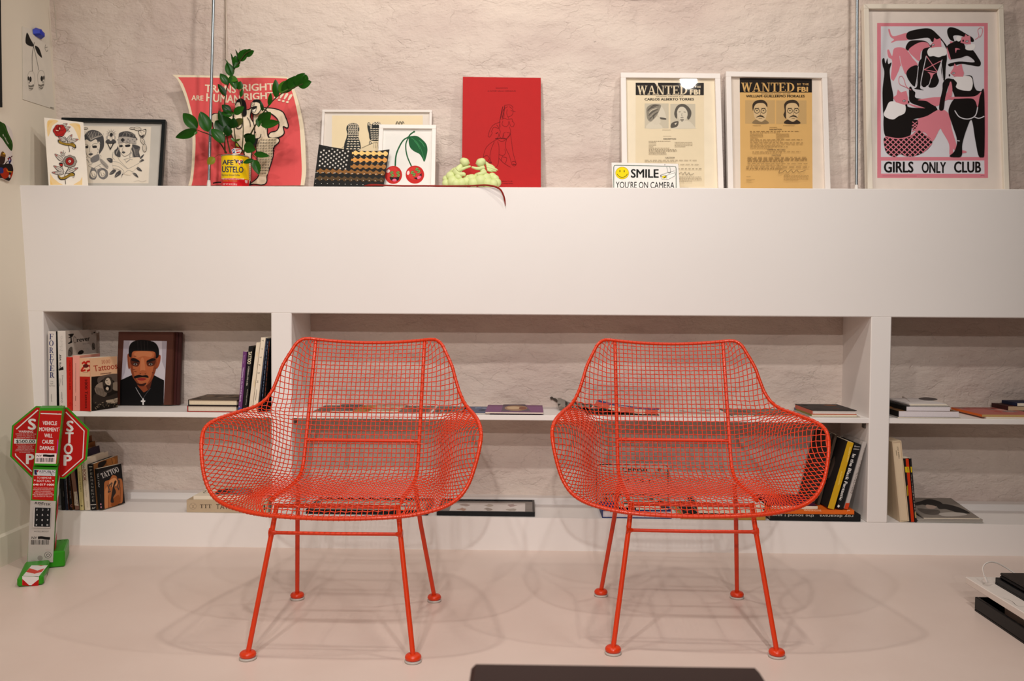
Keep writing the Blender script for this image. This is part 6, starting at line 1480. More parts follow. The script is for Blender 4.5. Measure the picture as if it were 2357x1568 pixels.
# 1000 Tattoos: turned towards the room
def thick():
    a = at(184.5, 946.3, .010); th = math.radians(-15)
    o = Vector((a.x, .010, ZS + .0006)); M = Matrix.Translation(o) @ Matrix.Rotation(th, 4, 'Z')
    w, d, h = .0455, .142, .195
    t = thing('book', 'thick red and cream 1000 Tattoos book with a black and white cover photograph', 'book', M=M, group=G1)
    def p(mk, w, d, h):
        A = mk(F_SP, c6); R = '#a3160f'
        A.poly([(615, 740), (800, 740), (800, 1010), (620, 1006)], '#dfb08c'); 
        A.line([(655, 830), (690, 805), (700, 850), (660, 900), (650, 930), (705, 915)], 22, '#c0281c'); A.line([(765, 800), (722, 805), (722, 855), (760, 860), (772, 905), (725, 932)], 22, '#b3231a'); A.ell((708, 860), (40, 26), '#5a1c18', 14); A.words((668, 948), (745, 948), 4, '#8a5a48', 4)
        A.text('1000 Tattoos', (695, 1052), (700, 1448), 36, '#2d0a08', .01)
        A = mk(F_RT(w), c6)
        A.poly([(785, 745), (1200, 715), (1200, 975), (785, 1010)], '#e0b48d'); A.text('1000', (930, 832), (1048, 822), 54, '#a5291c', font='serif', space=.12); A.text('Tattoos', (822, 938), (1150, 895), 84, '#a5291c', .012); A.words((912, 972), (1060, 955), 9, '#5a2a22', 3, .06, .14)
        A.poly([(785, 1010), (1200, 972), (1200, 1450), (785, 1500)], '#1d1712'); A.poly([(900, 1005), (1190, 978), (1190, 1200), (1090, 1060), (960, 1040), (880, 1100)], '#5d5047', True)
        A.poly([(830, 1180), (880, 1105), (950, 1090), (1000, 1200), (980, 1280), (890, 1290)], '#8d7d6d', True); A.poly([(1080, 1100), (1150, 1085), (1180, 1150), (1170, 1200), (1090, 1190)], '#837464', True)
        A.poly([(940, 1100), (960, 1030), (1020, 1005), (1070, 1030), (1085, 1120), (1070, 1200), (1010, 1235), (960, 1200)], '#3a322b', True); A.poly([(975, 1080), (1000, 1030), (1035, 1035), (1055, 1090), (1040, 1130), (1000, 1120)], '#c9b8a2', True); A.poly([(960, 1140), (1000, 1125), (1050, 1140), (1050, 1190), (1000, 1215), (965, 1190)], '#15110e', True); A.poly([(1000, 1150), (1025, 1165), (1015, 1200), (985, 1180)], '#c9b8a2', True); A.line([(985, 1065), (1010, 1060)], 7, '#2c251f'); A.line([(1010, 1090), (1020, 1110)], 6, '#5d5047')
        A.poly([(830, 1250), (980, 1290), (1170, 1230), (1175, 1330), (1000, 1400), (820, 1380)], '#2f2721', True); A.poly([(990, 1340), (1090, 1320), (1165, 1300), (1178, 1340), (1100, 1380), (1010, 1370)], '#a89680', True)
        for i in range(4): A.line([(1090 + i * 18, 1320), (1120 + i * 16, 1375)], 5, '#3a3028')
        rnd = random.Random(9)
        for i in range(46): x, y = rnd.uniform(830, 1160), rnd.uniform(1370, 1450); A.line([(x, y), (x + rnd.uniform(8, 26), y + rnd.uniform(-14, 14))], 6, rnd.choice(('#6e6050', '#8a7a66', '#14100d')))
        for i in range(10): x = 840 + i * 16; A.line([(x, 1150 + i * 4), (x + 14, 1230), (x + 8, 1285)], 4, '#3a312a')
    book_parts(t, w, d, h, '#b41a10', M, paint=p, right='#e0b48d', hard=False)
thick()
# brown album with a portrait photograph let into the lid
def album():
    c = (80, 700, 3.928); Y = .195
    a, b = at(80 + 757 / 3.928, 700 + 250 / 3.928, Y + .03), at(80 + 1256 / 3.928, 700 + 255 / 3.928, Y + .03)
    w = b.x - a.x; hh = a.z - ZS; o = Vector((a.x, Y, ZS)); z = Vector((.0, .03, hh)).normalized(); x = Vector((1, 0, 0)); y = z.cross(x)
    M = Matrix((x, y, z)).transposed().to_4x4(); h = hh / z.z; M.translation = o + Vector((0, 0, .0045)); h -= .0045
    t = thing('photo_album', 'brown photo album with a portrait of a tattooed moustached man, standing upright', 'photo album', M=M); BR = mat('#552e22', .5, vary=.12)
    m = MB(); m.box((0, 0, 0), (w, .003, h), BR, .001); A = Art(m, FRONT(), M, c)
    A.poly([(805, 330), (1195, 335), (1165, 912), (770, 912)], '#cfc8d0'); A.poly([(805, 330), (860, 330), (815, 620), (782, 700)], '#b3abb6'); A.poly([(1150, 335), (1195, 335), (1180, 600), (1150, 520)], '#b0a8b2')
    S1, S2, S3, K = '#b9663f', '#8d4529', '#5a2a1a', '#0e0c0d'
    A.poly([(905, 640), (1075, 640), (1090, 740), (1040, 800), (960, 800), (890, 730)], S2, True); A.poly([(1000, 700), (1075, 650), (1090, 740), (1040, 800)], S3, True)
    A.poly([(772, 690), (860, 650), (905, 630), (930, 740), (985, 800), (1040, 770), (1075, 640), (1110, 660), (1170, 690), (1165, 912), (770, 912)], K)
    A.poly([(838, 460), (862, 455), (870, 540), (855, 590), (842, 560)], S2, True); A.poly([(1110, 470), (1138, 468), (1130, 540), (1105, 585), (1096, 560)], '#9c4a2c', True)
    A.poly([(858, 440), (900, 415), (990, 405), (1080, 415), (1115, 450), (1108, 540), (1085, 630), (1055, 690), (1010, 735), (960, 735), (905, 690), (870, 610), (858, 530)], S1, True)
    A.poly([(858, 440), (880, 430), (885, 540), (900, 640), (940, 715), (905, 690), (870, 610)], S2, True); A.poly([(1112, 450), (1085, 440), (1075, 560), (1050, 660), (1010, 735), (1060, 685), (1100, 580)], S2, True)
    A.poly([(905, 440), (985, 425), (1060, 440), (1050, 480), (985, 470), (915, 485)], '#c87a50', True); A.poly([(960, 500), (985, 495), (1000, 600), (985, 640), (955, 630)], '#c97b52', True)
    A.poly([(850, 465), (855, 380), (900, 335), (985, 325), (1080, 345), (1120, 400), (1122, 470), (1095, 490), (1085, 435), (985, 425), (890, 430), (872, 480)], '#120e0e', True)
    for x in (930, 960, 990, 1020): A.line([(x, 335), (x + 4, 418)], 4, '#2e2626')
    A.poly([(872, 500), (940, 510), (950, 535), (930, 565), (890, 560), (868, 535)], S3, True); A.poly([(1015, 510), (1085, 498), (1092, 530), (1070, 560), (1020, 560)], S3, True)
    A.poly([(872, 495), (900, 488), (945, 512), (940, 525), (880, 515)], '#1c1110', True); A.poly([(1015, 515), (1060, 490), (1092, 495), (1085, 510), (1020, 528)], '#1c1110', True)
    for x in (910, 1048): A.ell((x, 545), (17, 9), '#9a8d84', 14); A.ell((x, 545), (8, 8), '#191312', 10); A.line([(x - 22, 540), (x, 532), (x + 22, 540)], 6, '#1c1110')
    A.poly([(940, 625), (965, 600), (1005, 605), (1015, 630), (980, 640)], '#b3603b', True); A.ell((955, 630), (7, 4), S3, 8); A.ell((1000, 632), (7, 4), S3, 8)
    A.poly([(900, 655), (940, 640), (975, 646), (1010, 642), (1028, 655), (1025, 668), (975, 662), (905, 672)], '#140e0d', True); A.poly([(925, 675), (970, 668), (1010, 676), (985, 692), (945, 690)], '#a5332e', True); A.line([(930, 678), (1005, 678)], 4, '#571a18'); A.poly([(920, 715), (965, 722), (1010, 712), (990, 740), (945, 740)], '#3b1d15', True)
    for x, y in ((885, 590), (895, 470), (1070, 480), (1085, 580), (900, 610), (1060, 620)): A.words((x, y), (x + 24, y + 4), 5, S3, x)
    A.line([(915, 755), (940, 800), (975, 855)], 4, '#b9b6b8'); A.line([(1050, 760), (1010, 810), (982, 855)], 3, '#5d5a5c'); A.poly([(974, 855), (988, 855), (988, 912), (976, 912)], '#d9d6d4'); A.poly([(962, 872), (1000, 872), (1000, 886), (962, 886)], '#d9d6d4')
    m.obj('front_cover', t)
    m = MB(); m.box((.001, .0032, .003), (w - .002, .020, h - .003), mat('#d9d0c4', .8, vary=.12, scale=200)); m.obj('page_block', t)
    m = MB(); m.box((-.004, .0202, 0), (w + .010, .0245, h + .002), mat('#471f1c', .5)); m.box((w - .001, .003, .001), (w + .002, .020, h - .001), BR)
    m.box((-.004, .0255, 0), (w + .022, .042, h + .002), mat('#43201d', .5), .002); m.obj('back_cover', t)
album()
# flat books
def flat(label, xl, xr, yb, z0, d, th, cover, Y=.02, pages=PG, spine='left', group=None, crop=None, hard=True, paint=None, name='book', cat='book', yaw=0., top=None, tilt=0.):
    """a book lying down: xl..xr are the photo pixels of its front edge, yb the pixel row used to place them"""
    if crop: xl, xr = crop[0] + xl / crop[2], crop[0] + xr / crop[2]
    a, b = at(xl, yb, Y), at(xr, yb, Y); w = b.x - a.x
    M = Matrix.Translation((a.x, Y, z0)) @ Matrix.Rotation(yaw, 4, 'Z') @ Matrix.Rotation(tilt, 4, 'X')
    t = thing(name, label, cat, M=M, group=group); k = min(.0026 if hard else .0007, th * .25); o = .003 if hard else 0.0
    m = MB(); m.box((0, 0, 0), (w, d, k), cover); m.box((0, 0, th - k), (w, d, th), top or cover)
    if spine == 'left': m.box((0, 0, k), (k, d, th - k), cover)
    elif spine == 'right': m.box((w - k, 0, k), (w, d, th - k), cover)
    elif spine == 'front': m.box((0, 0, k), (w, k, th - k), cover)
    if paint: paint(lambda F, crop=None, px=True: Art(m, F, M, crop, px), w, d, th)
    m.obj('cover', t)
    m = MB(); m.box((k + .0003 if spine == 'left' else o, k + .0003 if spine == 'front' else o, k), (w - (k + .0003 if spine == 'right' else o), d - o, th - k), mat(pages, .8, vary=.12, scale=250)); m.obj('page_block', t)
    return t, M, w
def F_TOP(th): return FR((0, 0, th), (1, 0, 0), (0, 1, 0))
c4 = (80, 700, 3.928)
def blot(cols, seed, n=9, lo=.1, hi=.35):
    """a printed cover: soft irregular patches of colour"""
    def paint(mk, w, d, th):
        A = mk(F_TOP(th), None, False); r = random.Random(seed)
        for i in range(n):
            cx, cy, rx, ry = r.uniform(.1, .9) * w, r.uniform(.1, .9) * d, r.uniform(lo, hi) * w * .5, r.uniform(lo, hi) * d * .5
            q = [(min(max(cx + rx * math.cos(a) * r.uniform(.6, 1.1), .002), w - .002), min(max(cy + ry * math.sin(a) * r.uniform(.6, 1.1), .002), d - .002)) for a in [k * .52 for k in range(12)]]
            A.poly(q, r.choice(cols))
    return paint
flat('lower red-edged book of the pair lying flat beside the purple spine', 431, 545, 948, ZS, .20, .0235, '#9c1f1a', .012, pages='#dccfbc', top='#3a2a28', paint=blot(('#7a2e2a', '#cfc4b4', '#2b2a3a', '#8c6a5a'), 3))
flat('upper dark-covered book of the pair lying flat beside the purple spine', 433, 546, 933, ZS + .0238, .20, .0215, '#1d1a19', .014, pages='#e3d2b6', top='#57483c', paint=blot(('#6d5a4a', '#7d6a58', '#3d322b', '#8a6f5c'), 5, 14))
c1 = (440, 760, 6.533); G2 = 'books leaning against the divider of the top left cubby'
def p(mk, w, d, h): vtext(mk, c1, [('Tattooing in the Marshall Islands', (778, 560), (728, 1080), 18, '#e0d3e6', .01), ('Spennemann', (794, 378), (784, 500), 12, '#c9b3d2')]); A = mk(F_SP, c1); A.ell((722, 1155), 7, '#e9e4ee', 8); A.poly([(708, 1165), (760, 1165), (757, 1200), (705, 1200)], '#3b4a8c')
upright('purple paperback leaning right, leftmost of its leaning row', (780, 322), (838, 322), (705, 1203), .012, ZS, .17, '#6b3a6f', c1, G2, paint=p, hard=False)
def p(mk, w, d, h): vtext(mk, c1, [('TATTOO', (862, 318), (845, 510), 50, '#e9dfc0', .03), ('A Celebration of Ink on Skin', (858, 545), (828, 835), 22, '#d9d0c0', .01), ('Norman, Rupert, and Powell', (842, 890), (818, 1125), 12, '#cfc6b6')])
upright('black TATTOO book leaning between the purple and the cream spines', (862, 245), (938, 243), (766, 1190), .010, ZS, .20, '#151312', c1, G2, paint=p)
def p(mk, w, d, h): A = mk(F_SP, c1); A.ell((990, 360), (14, 40), '#e3cfa8', 12); A.ell((950, 800), (12, 60), '#dfcaa5', 12); A.words((905, 1060), (898, 1120), 4, '#9a8f80', 2)
upright('plain cream book leaning right beside the lettered cream spine', (980, 188), (1040, 190), (864, 1170), .014, ZS, .20, '#e2d3bc', c1, G2, paint=p, hard=False)
def p(mk, w, d, h):
    A = mk(F_SP, c1)
    for ch, x, y in (('T', 1062, 142), ('T', 1046, 268), ('T', 1030, 394), ('I', 1016, 515), ('S', 1002, 630), ('M', 984, 760)): A.text(ch, (x, y), (x - 3, y + (28 if ch != 'I' else 7)), 30, '#35302b')
    A.words((986, 895), (968, 1060), 7, '#55504a', 4, .05, .12)
upright('tall cream book with widely spaced black spine letters', (1050, 112), (1122, 116), (930, 1140), .008, ZS, .21, '#e6d8c2', c1, G2, paint=p, hard=False)
for i, (a, b, c_, col, lab) in enumerate((((1128, 125), (1144, 124), (1014, 1140), '#1d2433', 'first dark blue magazine leaning just right of the cream lettered spine'), ((1148, 124), (1168, 123), (1052, 1140), '#161a26', 'middle dark magazine leaning in the top left cubby near the divider'), ((1169, 123), (1188, 123), (1090, 1140), '#120f10', 'black magazine leaning against the divider, last of its row'))):
    def p(mk, w, d, h, i=i): A = mk(F_SP, c1); A.words((1128 + i * 24, 170), (1030 + i * 40, 1000), 7, ('#4a5a7a', '#6d7a94', '#7a3a22')[i], i, .03, .1)
    upright(lab, a, b, c_, .012 + .002 * i, ZS, .21, col, c1, G2, paint=p, hard=False, name='magazine')

# bottom left cubby ------------------------------------------------------------------------
c7 = (130, 1000, 8.253); G3 = 'tattoo books standing in the bottom left cubby'
zb = ZB(-1.74) + .0005
def lb(label, TL, TR, BL, d, col, Y=.012, **k): upright(label, TL, TR, BL, Y, zb, min(d, .208), col, c7, G3, **k)
def p(mk, w, d, h): vtext(mk, c7, [('SCHIFFER', (122, 1080), (132, 1185), 12, '#8a857f')])
lb('tall black book half hidden behind the stop sign, first in the bottom cubby', (20, 130), (92, 125), (90, 1446), .22, '#0f0e0f', paint=p, right='#3a2420')
def p(mk, w, d, h): vtext(mk, c7, [('TATTOO KINGS DIRECTORY', (172, 820), (214, 1330), 16, '#c9c9d6', .01)])
lb('narrow navy book with pale spine letters behind the stop sign', (92, 170), (148, 165), (174, 1446), .23, '#1d2233', paint=p, right='#6b3a1a', hard=False)
def p(mk, w, d, h): vtext(mk, c7, [('Art from the Heart', (236, 790), (252, 980), 15, '#8c7a94'), ('Dorian Allan', (252, 1080), (264, 1220), 18, '#b79aa0')]); A = mk(F_SP, c7); A.line([(284, 1335), (304, 1355), (290, 1382), (270, 1362)], 6, '#c97a74', closed=True)
lb('black book with dusty pink spine letters left of the brown book', (160, 290), (214, 280), (254, 1448), .235, '#151214', paint=p, right='#7a4a1e')
def p(mk, w, d, h):
    A = mk(F_SP, c7); A.text('OLD SCHOOL', (318, 700), (338, 860), 20, '#6a443c'); A.text('Tattooing', (345, 850), (372, 1060), 20, '#8d6a5c')
    A.poly([(330, 1090), (398, 1085), (424, 1360), (338, 1350)], '#cdbfae'); rnd = random.Random(1)
    for i in range(16): y = 1110 + i * 14; A.line([(364 + i * 1.6, y), (386 + i * 1.6, y + 1)], rnd.choice((3, 6, 8)), '#3a302a', smooth=False)
    A.words((342, 1130), (360, 1320), 7, '#6a5a4c', 2)
    A = mk(F_RT(w), c7); A.poly([(600, 430), (700, 380), (860, 330), (1100, 245), (1095, 420), (610, 560)], '#2a2236', True); A.poly([(905, 320), (960, 280), (1080, 250), (1085, 400), (980, 400)], '#3b4250', True); A.poly([(860, 330), (920, 300), (900, 400), (860, 420)], '#a5643c', True)
    A.line([(620, 450), (625, 560)], 22, '#dcc9a2'); A.ell((700, 500), (34, 60), '#dcc9a2', 18, .1); A.ell((700, 505), (16, 40), '#2a2236', 16, .1)
    A.line([(755, 420), (765, 520)], 18, '#dcc9a2'); A.line([(735, 450), (790, 435)], 12, '#dcc9a2'); A.line([(800, 400), (812, 500)], 18, '#dcc9a2'); A.line([(780, 430), (840, 418)], 12, '#dcc9a2'); A.line([(905, 350), (1060, 260), (1085, 420)], 5, '#6e7a86')
lb('tall brown book with barcode sticker and dark photographic cover', (220, 385), (302, 375), (352, 1446), .235, '#866253', paint=p, right='#33263a')
def p(mk, w, d, h): vtext(mk, c7, [('TATTOOING THE WORLD', (418, 705), (448, 1090), 30, '#4a4128', .01)]); A = mk(F_SP, c7); A.poly([(455, 1350), (500, 1352), (480, 1378)], '#2a2418'); A.words((462, 1250), (470, 1310), 4, '#8a7d58', 5)
lb('pale yellow paperback between the brown and the white spines', (386, 555), (462, 548), (444, 1450), .17, '#cdbd84', paint=p, hard=False)
def p(mk, w, d, h): vtext(mk, c7, [('Tattoo', (490, 470), (500, 650), 52, '#3a3228', .02), ('BOOK', (496, 665), (512, 890), 58, '#7a2e24', .02), ('BOOK', (496, 780), (512, 890), 1, '#2a2420'), ('Visions of Colour', (540, 935), (566, 1200), 18, '#8a7d6c'), ('BLACK INK', (572, 1270), (578, 1390), 22, '#a39888')])
lb('white spine lettered BOOK in dark red, left of the PERMANENCE book', (466, 470), (572, 465), (536, 1450), .17, '#d5c6b2', paint=p)
def p(mk, w, d, h):
    A = mk(F_SP, c7); A.line([(618, 618), (680, 616)], 9, '#cfc6ba', smooth=False); A.line([(645, 1338), (765, 1332)], 9, '#d9cfc4', smooth=False); A.line([(680, 1420), (690, 1390), (705, 1410), (740, 1378)], 8, '#b9aea4')
    for i, ch in enumerate('PERMANENCE'): x, y = 636 + i * 4.6, 702 + i * 64; A.text(ch, (x, y), (x + 42, y), 40, '#8f8880', .0)
    A = mk(F_RT(w), c7); A.poly([(790, 540), (1140, 440), (1150, 620), (800, 650)], '#a0642c'); A.poly([(800, 545), (950, 500), (900, 600), (800, 640)], '#1a1412', True); A.poly([(960, 480), (1090, 450), (1100, 560), (980, 590)], '#b8783c', True); A.line([(1045, 460), (1065, 560)], 8, '#4a2a18')
lb('black PERMANENCE book with outlined spine letters', (584, 575), (704, 573), (648, 1452), .195, '#121012', paint=p, right='#8a5a2c')
def tguide():
    a = at(231.3, 1176, .012); th = math.radians(-17); M = Matrix.Translation((a.x - .008, .014, zb + .0024)) @ Matrix.Rotation(th, 4, 'Z') @ Matrix.Rotation(math.radians(-6.0), 4, 'Y')
    w, d, h = .0155, .118, .152
    t = thing('book', 'small black TATTOO guide with a tattooed bare back on its cover', 'book', M=M, group=G3)
    def p(mk, w, d, h):
        vtext(mk, c7, [('TATTOO', (768, 740), (800, 1005), 34, '#c9c2bc', .0), ('AMERICAN', (826, 1140), (846, 1255), 14, '#6a6462')]); A = mk(F_SP, c7); A.ell((848, 1328), (18, 16), '#c98a98', 12); A.ell((856, 1385), (22, 18), '#c98a98', 12)
        A = mk(F_RT(w), c7); S, S2, S3 = '#a56238', '#c98a5c', '#6a3618'
        A.text('AN ILLUSTRATED GUIDE TO', (890, 722), (1160, 625), 14, '#8f8882'); A.text('TATTOO', (868, 840), (1196, 705), 96, '#d3ccc6', font='serif')
        A.poly([(920, 900), (1010, 860), (1060, 780), (1130, 790), (1160, 840), (1235, 850), (1262, 1000), (1255, 1280), (1180, 1320), (1040, 1380), (925, 1440), (910, 1200), (905, 1000)], S, True); A.poly([(1000, 900), (1080, 830), (1140, 850), (1150, 960), (1040, 1000)], S2, True)
        A.poly([(975, 1000), (985, 1200), (975, 1400), (925, 1440), (912, 1100)], '#c07c4c', True); A.line([(985, 1160), (990, 1400)], 9, S3); A.line([(1215, 1000), (1210, 1290)], 9, S3); A.poly([(1060, 1250), (1180, 1150), (1200, 1300), (1050, 1370)], '#8a4a22', True)
        A.poly([(1110, 880), (1140, 900), (1100, 1000), (1130, 1100), (1080, 1200), (1090, 1290), (1030, 1290), (1040, 1180), (1060, 1060), (1080, 960)], '#2e2420', True)
        for l in ([(970, 960), (1000, 1050), (980, 1100), (1030, 1080)], [(1150, 830), (1180, 900), (1160, 1000), (1190, 1060)], [(1000, 990), (1050, 920), (1040, 1000)], [(1190, 870), (1200, 960), (1180, 1050)]): A.line(l, 18, '#4a3a32')
        for x, y in ((1010, 960), (1050, 930), (1130, 1000), (1000, 1050)): A.ell((x, y), (16, 14), '#5a4840', 9)
    book_parts(t, w, d, h, '#131112', M, paint=p, hard=False)
tguide()
# stack with the tan TTT TATTOO book, part hidden by the left chair
c3 = (420, 1080, 3.928); za = ZB(-1.28) + .0005
def p(mk, w, d, th):
    A = mk(F_SP, c3); K = '#332b22'
    A.text('TTT', (158, 353), (262, 353), 34, K, font='serif', space=.1); A.text('TATTOO', (304, 361), (548, 362), 44, K, -.006); A.ell((95, 336), (32, 30), '#a0907a', 26); A.ell((95, 336), (27, 25), '#bfa98c', 26); A.line([(80, 320), (100, 340), (82, 354)], 4, '#8d7c66'); A.line([(112, 320), (92, 338), (110, 354)], 4, '#8d7c66'); A.line([(630, 325), (634, 360)], 4, '#8d7c66', smooth=False); A.line([(655, 322), (658, 360)], 4, '#8d7c66', smooth=False); A.line([(740, 325), (742, 370)], 14, '#4a3f34', smooth=False)
flat('thick tan TTT TATTOO book lying spine out under a white book', 38, 775, 1180, za, .205, .0455, '#b9a488', .010, crop=c3, spine='front', paint=p)
def p(mk, w, d, th):
    A = mk(F_TOP(th), c3); A.poly([(320, 180), (620, 172), (650, 232), (290, 232)], '#63605f'); A.poly([(330, 185), (430, 180), (400, 222), (310, 225)], '#2e2c2c', True); A.poly([(470, 185), (600, 180), (590, 220), (480, 222)], '#8d8987', True); A.line([(180, 200), (215, 195), (190, 215), (225, 215)], 9, '#4a443d')
flat('white picture book lying on the tan TTT TATTOO book', 100, 762, 1154, za + .0459, .215, .0135, '#e2d6c2', .016, crop=c3, spine='front', hard=False, paint=p)
# black framed prints lying flat
def lying_frame(label, xl, xr, yb, Y0, d, art, z):
    a, b = at(xl, yb, Y0), at(xr, yb, Y0); w = b.x - a.x; M = Matrix.Translation((a.x, Y0, z)); t = thing('framed_print', label, 'framed picture', M=M, group='black framed prints lying flat')
    fm = mat('#17181a', .35); bw = .008; th = .0165; m = MB()
    for lo, hi in (((0, 0, 0), (w, bw, th)), ((0, d - bw, 0), (w, d, th)), ((0, bw, 0), (bw, d - bw, th)), ((w - bw, bw, 0), (w, d - bw, th))): m.box(lo, hi, fm, .001)
    m.obj('frame', t); m = MB(); m.box((bw, bw, .001), (w - bw, d - bw, .009), '#77736f'); art(Art(m, F_TOP(.009), M, None, False), w, d); m.obj('print', t)
    m = MB(); m.box((bw - .001, bw - .001, .0125), (w - bw + .001, d - bw + .001, .014), glass_mat()); m.obj('glass_pane', t)
def art1(A, w, d):
    A.poly([(w * .12, .022), (w * .90, .022), (w * .90, d - .03), (w * .12, d - .03)], '#e3dcd8')
    for i, (u, v, c_) in enumerate(((.26, .68, '#a8968f'), (.52, .66, '#b3a79c'), (.76, .68, '#a88f8c'), (.25, .32, '#b98f78'), (.52, .34, '#9a8f86'), (.76, .30, '#aaa298'))):
        r = random.Random(i); A.poly([(w * u + .020 * math.cos(k * .63) * r.uniform(.4, 1.2), d * v + .026 * math.sin(k * .63) * r.uniform(.4, 1.2)) for k in range(10)], c_)
        A.line([(w * u - .015, d * v), (w * u, d * v + .01), (w * u + .016, d * v - .006)], .0015, '#6d625a')
lying_frame('black framed sheet of small sketches lying flat, right of the left chair', 1005, 1231, 1187, .012, .208, art1, ZB(-.36) + .0005)
def art2(A, w, d):
    A.poly([(.02, .018), (w - .02, .018), (w - .02, d - .02), (.02, d - .02)], '#e2d8c8'); K = '#2c2a2a'
    for pts in ([(.15, .3), (.2, .5), (.28, .35), (.2, .25), (.3, .45)], [(.36, .5), (.33, .25)], [(.42, .3), (.46, .45), (.44, .3), (.5, .42)], [(.56, .6), (.6, .45), (.58, .35), (.64, .25)], [(.62, .55), (.67, .4), (.65, .3)]): A.line([(w * u, d * v) for u, v in pts], .003, K)
    for u in (.78, .86): A.ell((w * u, d * .5), (.018, .016), '#4f4a5c', 14)
    for i in range(4): A.line([(w * .93, d * (.3 + i * .1)), (w * .97, d * (.36 + i * .1))], .006, K, smooth=False)
lying_frame('black framed ink drawing lying flat on the shelf behind the left chair', 704, 985, 1190, .010, .212, art2, ZB(-.84) + .0005)

# bottom middle cubby behind the right chair -----------------------------------------------------
zm = ZB(.20) + .0005; c8 = (1260, 1040, 7.857)
def tin_plate():
    Y = .17; a, b = at(1370, 1067, Y + .02), at(1541, 1068, Y + .02); w = b.x - a.x; h = a.z - zm; M = Matrix.Translation((a.x, Y, zm)) @ Matrix.Rotation(math.radians(-7), 4, 'X')
    h = h / math.cos(math.radians(7)); M.translation.z += .002
    t = thing('tin_plate', 'old white metal plate with rounded black border standing behind the right chair', 'plate sign', M=M)
    def rr(x0, z0, x1, z1, r, n=6):
        q = []
        for cx, cz, s in ((x1 - r, z0 + r, -math.pi / 2), (x1 - r, z1 - r, 0), (x0 + r, z1 - r, math.pi / 2), (x0 + r, z0 + r, math.pi)): q += [(cx + r * math.cos(s + math.pi / 2 * k / n), cz + r * math.sin(s + math.pi / 2 * k / n)) for k in range(n + 1)]
        return q
    m = MB(); m.prism([Vector((x, 0, z)) for x, z in rr(0, 0, w, h, .016)], (0, .003, 0), mat('#b9aca0', .45, vary=.15, scale=14)); A = Art(m, FRONT(), M, None, False); K = '#26211d'
    A.line(rr(.006, .006, w - .006, h - .006, .013), .0035, K, smooth=False, closed=True)
    A.text('CBM50', (w * .36, h * .80), (w * .70, h * .80), .018, K, .02); A.text('7 4 2 9 1', (w * .30, h * .56), (w * .74, h * .56), .014, K, .02); A.words((w * .1, h * .3), (w * .9, h * .3), .006, '#5a4e44', 2); A.ell((w * .86, h * .86), .006, '#6e4a30', 10); A.ell((w * .14, h * .2), .008, '#5a4030', 10); A.poly([(w * .3, h * .12), (w * .6, h * .1), (w * .55, h * .22), (w * .33, h * .2)], '#3a2c24')
    m.obj('panel', t)
tin_plate()
flat('blue hardback lying with white page edges out, under the right chair seat', 1386, 1546, 1192, zm, .15, .0285, '#1d2f6b', .012, spine='left', pages='#d9d0d4')
flat('thin dark booklet on top of the blue hardback', 1463, 1537, 1176, zm + .0288, .12, .008, '#2a2420', .02, hard=False, paint=blot(('#7a7268', '#3a322c', '#9a8f84'), 4))
flat('pale patterned booklet at the top of the blue hardback pile', 1425, 1520, 1166, zm + .0370, .13, .009, '#b9b0a6', .02, hard=False, paint=blot(('#54483e', '#8a4a3a', '#cfc6b8', '#3c362f'), 6))
zn = ZB(.52) + .0005; G4 = 'books lying in the middle pile of the bottom shelf'
flat('yellow and orange paperback at the bottom of the middle pile', 1567, 1762, 1194, zn, .20, .0115, '#b98b3a', .010, hard=False, spine='front', group=G4)
flat('black softcover lying above the yellow book in the middle pile', 1572, 1758, 1187, zn + .0117, .20, .010, '#1c1a1a', .016, hard=False, spine='front', group=G4)
flat('white book lying third up in the middle pile under the right chair', 1606, 1758, 1180, zn + .0219, .19, .012, '#ddd5cc', .014, hard=False, group=G4)
flat('dark grey book lying near the top of the middle pile', 1604, 1756, 1172, zn + .0341, .19, .010, '#3a3432', .018, hard=False, group=G4, top='#4a4442', paint=blot(('#6a625c', '#2a2422'), 2))
flat('white topmost book of the middle pile behind the chair legs', 1610, 1760, 1165, zn + .0443, .18, .012, '#e2dbd4', .016, hard=False, group=G4)
zr = ZB(.84) + .0005
c9 = (1757, 700, 2.903)
def p(mk, w, d, th):
    A = mk(F_SP, c9); A.text('roy decarava   the sound i saw', (600, 1412), (62, 1405), 17, '#c9c3bd', .0)
flat('long black book with upside-down pale lettering, lowest at the right of the shelf', 45, 650, 1196, zr, .212, .0245, '#161718', .008, crop=c9, spine='front', paint=p)
def p(mk, w, d, th): A = mk(F_SP, c9); A.text('YAYOI KUSAMA', (388, 1374), (270, 1371), 13, '#f0c9a0', .01); A.text('mf', (578, 1376), (560, 1376), 10, '#f3d3b0')
flat('bright orange spined book lying on the long black book', 25, 607, 1180, zr + .0248, .21, .0155, '#d8641a', .010, crop=c9, spine='front', paint=p)
flat('dark magenta patterned book lying on the orange book under the leaning ones', 1773, 1882, 1171, zr + .0406, .20, .012, '#2a0f1c', .018, hard=False, top='#4a1230', paint=blot(('#7a1238', '#120a10', '#8c2a4a', '#5a0f2c'), 8, 26, .08, .2))
zt = zr + .0406; G5 = 'books leaning at the right end of the middle cubby'
for i, (tl, tr, bl, lab, col) in enumerate((((446, 868), (465, 868), (330, 1318), 'thin dark brown magazine leaning behind the yellow book, leftmost', '#2f221c'), ((478, 872), (496, 874), (362, 1330), 'second thin brown magazine leaning behind the yellow book', '#4a3a2e'))):
    upright(lab, tl, tr, bl, .075 + .01 * i, zt, .17, col, c9, G5, hard=False, name='magazine')
